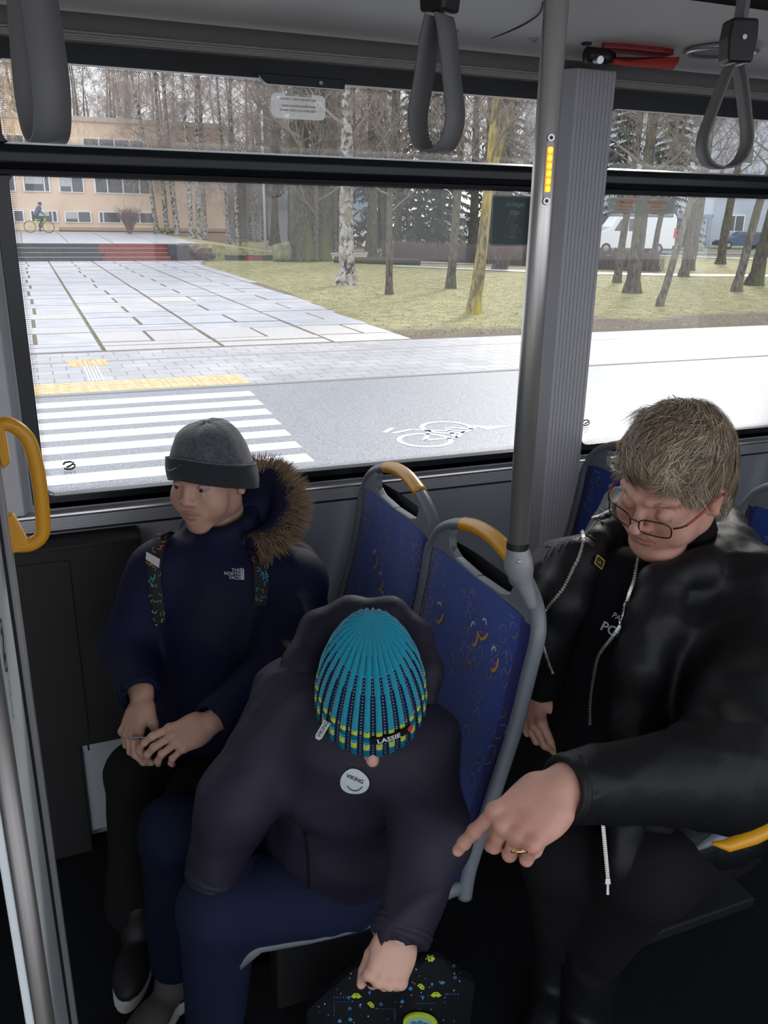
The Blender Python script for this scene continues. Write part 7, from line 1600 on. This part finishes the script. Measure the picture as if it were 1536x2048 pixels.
# hair: cap and strands
S_ = SDF(0.004); S_.k = 0.03
HS = lambda x, y, z, a, b, c_, **k: S_.e(L3(x, y, z), V(a, b, c_)*1.02, M3, **k)
HS(0, -0.020, 0.045, 0.086, 0.104, 0.094); HS(0, -0.060, 0.0, 0.080, 0.066, 0.085); HS(0, -0.075, -0.05, 0.066, 0.045, 0.055); HS(0, 0.045, 0.085, 0.062, 0.046, 0.036); HS(0.0, 0.0, 0.105, 0.06, 0.07, 0.045)
HS(0, 0.125, -0.01, 0.075, 0.055, 0.055, sub=True, k=0.012, id=-1)
for q in (-1, 1): HS(q*0.09, 0.045, -0.045, 0.03, 0.055, 0.05, sub=True, k=0.012, id=-1); HS(q*0.083, -0.012, -0.02, 0.018, 0.024, 0.030, sub=True, k=0.008, id=-1)
hair = sdf_object('hair', [S_.mesh(warp=folds(0.006, 60, 41))], [HA[0]], wm)
rnd = random.Random(6); roots = []; vs_ = hair.data.vertices; crown = L3(0.015, -0.055, 0.13)
inv = M3.transposed()
cand = []
for p in hair.data.polygons:
    c_ = sum((vs_[i].co for i in p.vertices), Vector())/4; n = p.normal; q = inv @ (c_-hc3)
    if (CAM-c_).dot(n) > -0.25 and q.y < 0.085 and not (q.y > 0.03 and q.z < 0.035): cand.append((c_, n))
for i in range(9500): c_, n = rnd.choice(cand); roots.append((c_-n*0.003, n))
fwdv, upv, rv = M3 @ V(0, 1, 0), M3 @ V(0, 0, 1), M3 @ V(1, 0, 0)
def hflow(p, n):
    t = (p-crown); q = inv @ (p-hc3); t = t.normalized()*0.9+rv*(0.55*math.sin(q.y*45+1.0)+0.25*math.sin(q.z*60))+fwdv*0.25*(q.z > 0.05)-upv*0.35*(q.z < 0.06)+V(*[rnd.uniform(-.22, .22) for _ in range(3)])
    t = t-n*t.dot(n); return t.normalized() if t.length > 1e-5 else rv
strands('hair_strands', HA, hair, roots, rnd, 0.052, 0.0016, hflow, lift=0.30, segs=5, curl=0.35, droop=0.35)
rr2 = [(c_, n) for c_, n in cand if (inv @ (c_-hc3)).z > 0.085]
strands('hair_wisps', HA, hair, [rnd.choice(rr2) for _ in range(2200)], rnd, 0.046, 0.0014, hflow, lift=0.55, segs=6, curl=1.3, droop=0.8)
# fringe falling over the forehead
roots = []
for i in range(900):
    x = rnd.uniform(-0.072, 0.072); y = 0.073-abs(x)**2*7+rnd.uniform(-0.015, 0.006); z = 0.083-abs(x)*0.42+rnd.uniform(-0.012, 0.016); roots.append((L3(x, y, z), (M3 @ V(x*6, 0.85, 0.45)).normalized()))
strands('fringe', HA, hair, roots, rnd, 0.050, 0.0016, lambda p, n: (M3 @ V(0.55*(1 if (inv @ (p-hc3)).x > -0.015 else -0.6)+rnd.uniform(-.25, .25), 0.12, -0.85+rnd.uniform(-.1, .2))).normalized(), lift=0.18, segs=5, curl=0.25, droop=0.25)
# trousers and boots
S_ = SDF(0.008); S_.k = 0.04; S_.e(p3_, (0.19, 0.19, 0.12))
for a, b, c_ in ((h3R, k3R, a3R), (h3L, k3L, a3L)): S_.chain([a, b, c_], [0.11, 0.085, 0.060], k=0.03)
sdf_object('trousers', [S_.mesh(warp=folds(0.007, 22, 42))], [G_('black_leg')], wm)
for a in (a3R, a3L):
    S_ = SDF(0.006); S_.k = 0.02; S_.c(a+V(0, 0, 0.10), V(a.x, a.y, 0.06), 0.068, 0.052); S_.c(V(a.x, a.y, 0.045), V(a.x-0.11, a.y-0.10, 0.04), 0.048, 0.038); S_.c(V(a.x, a.y, 0.015), V(a.x-0.12, a.y-0.11, 0.012), 0.046, 0.042, k=0.01)
    sdf_object('boot', [S_.mesh(warp=folds(0.005, 45, 43), cut=[((0, 0, 0.001), (0, 0, -1))])], [G_('leather')], wm)
cuff(wm, w3L+(e3L-w3L)*0.035, w3L-e3L, 0.041, 0.006, G_('leather'))
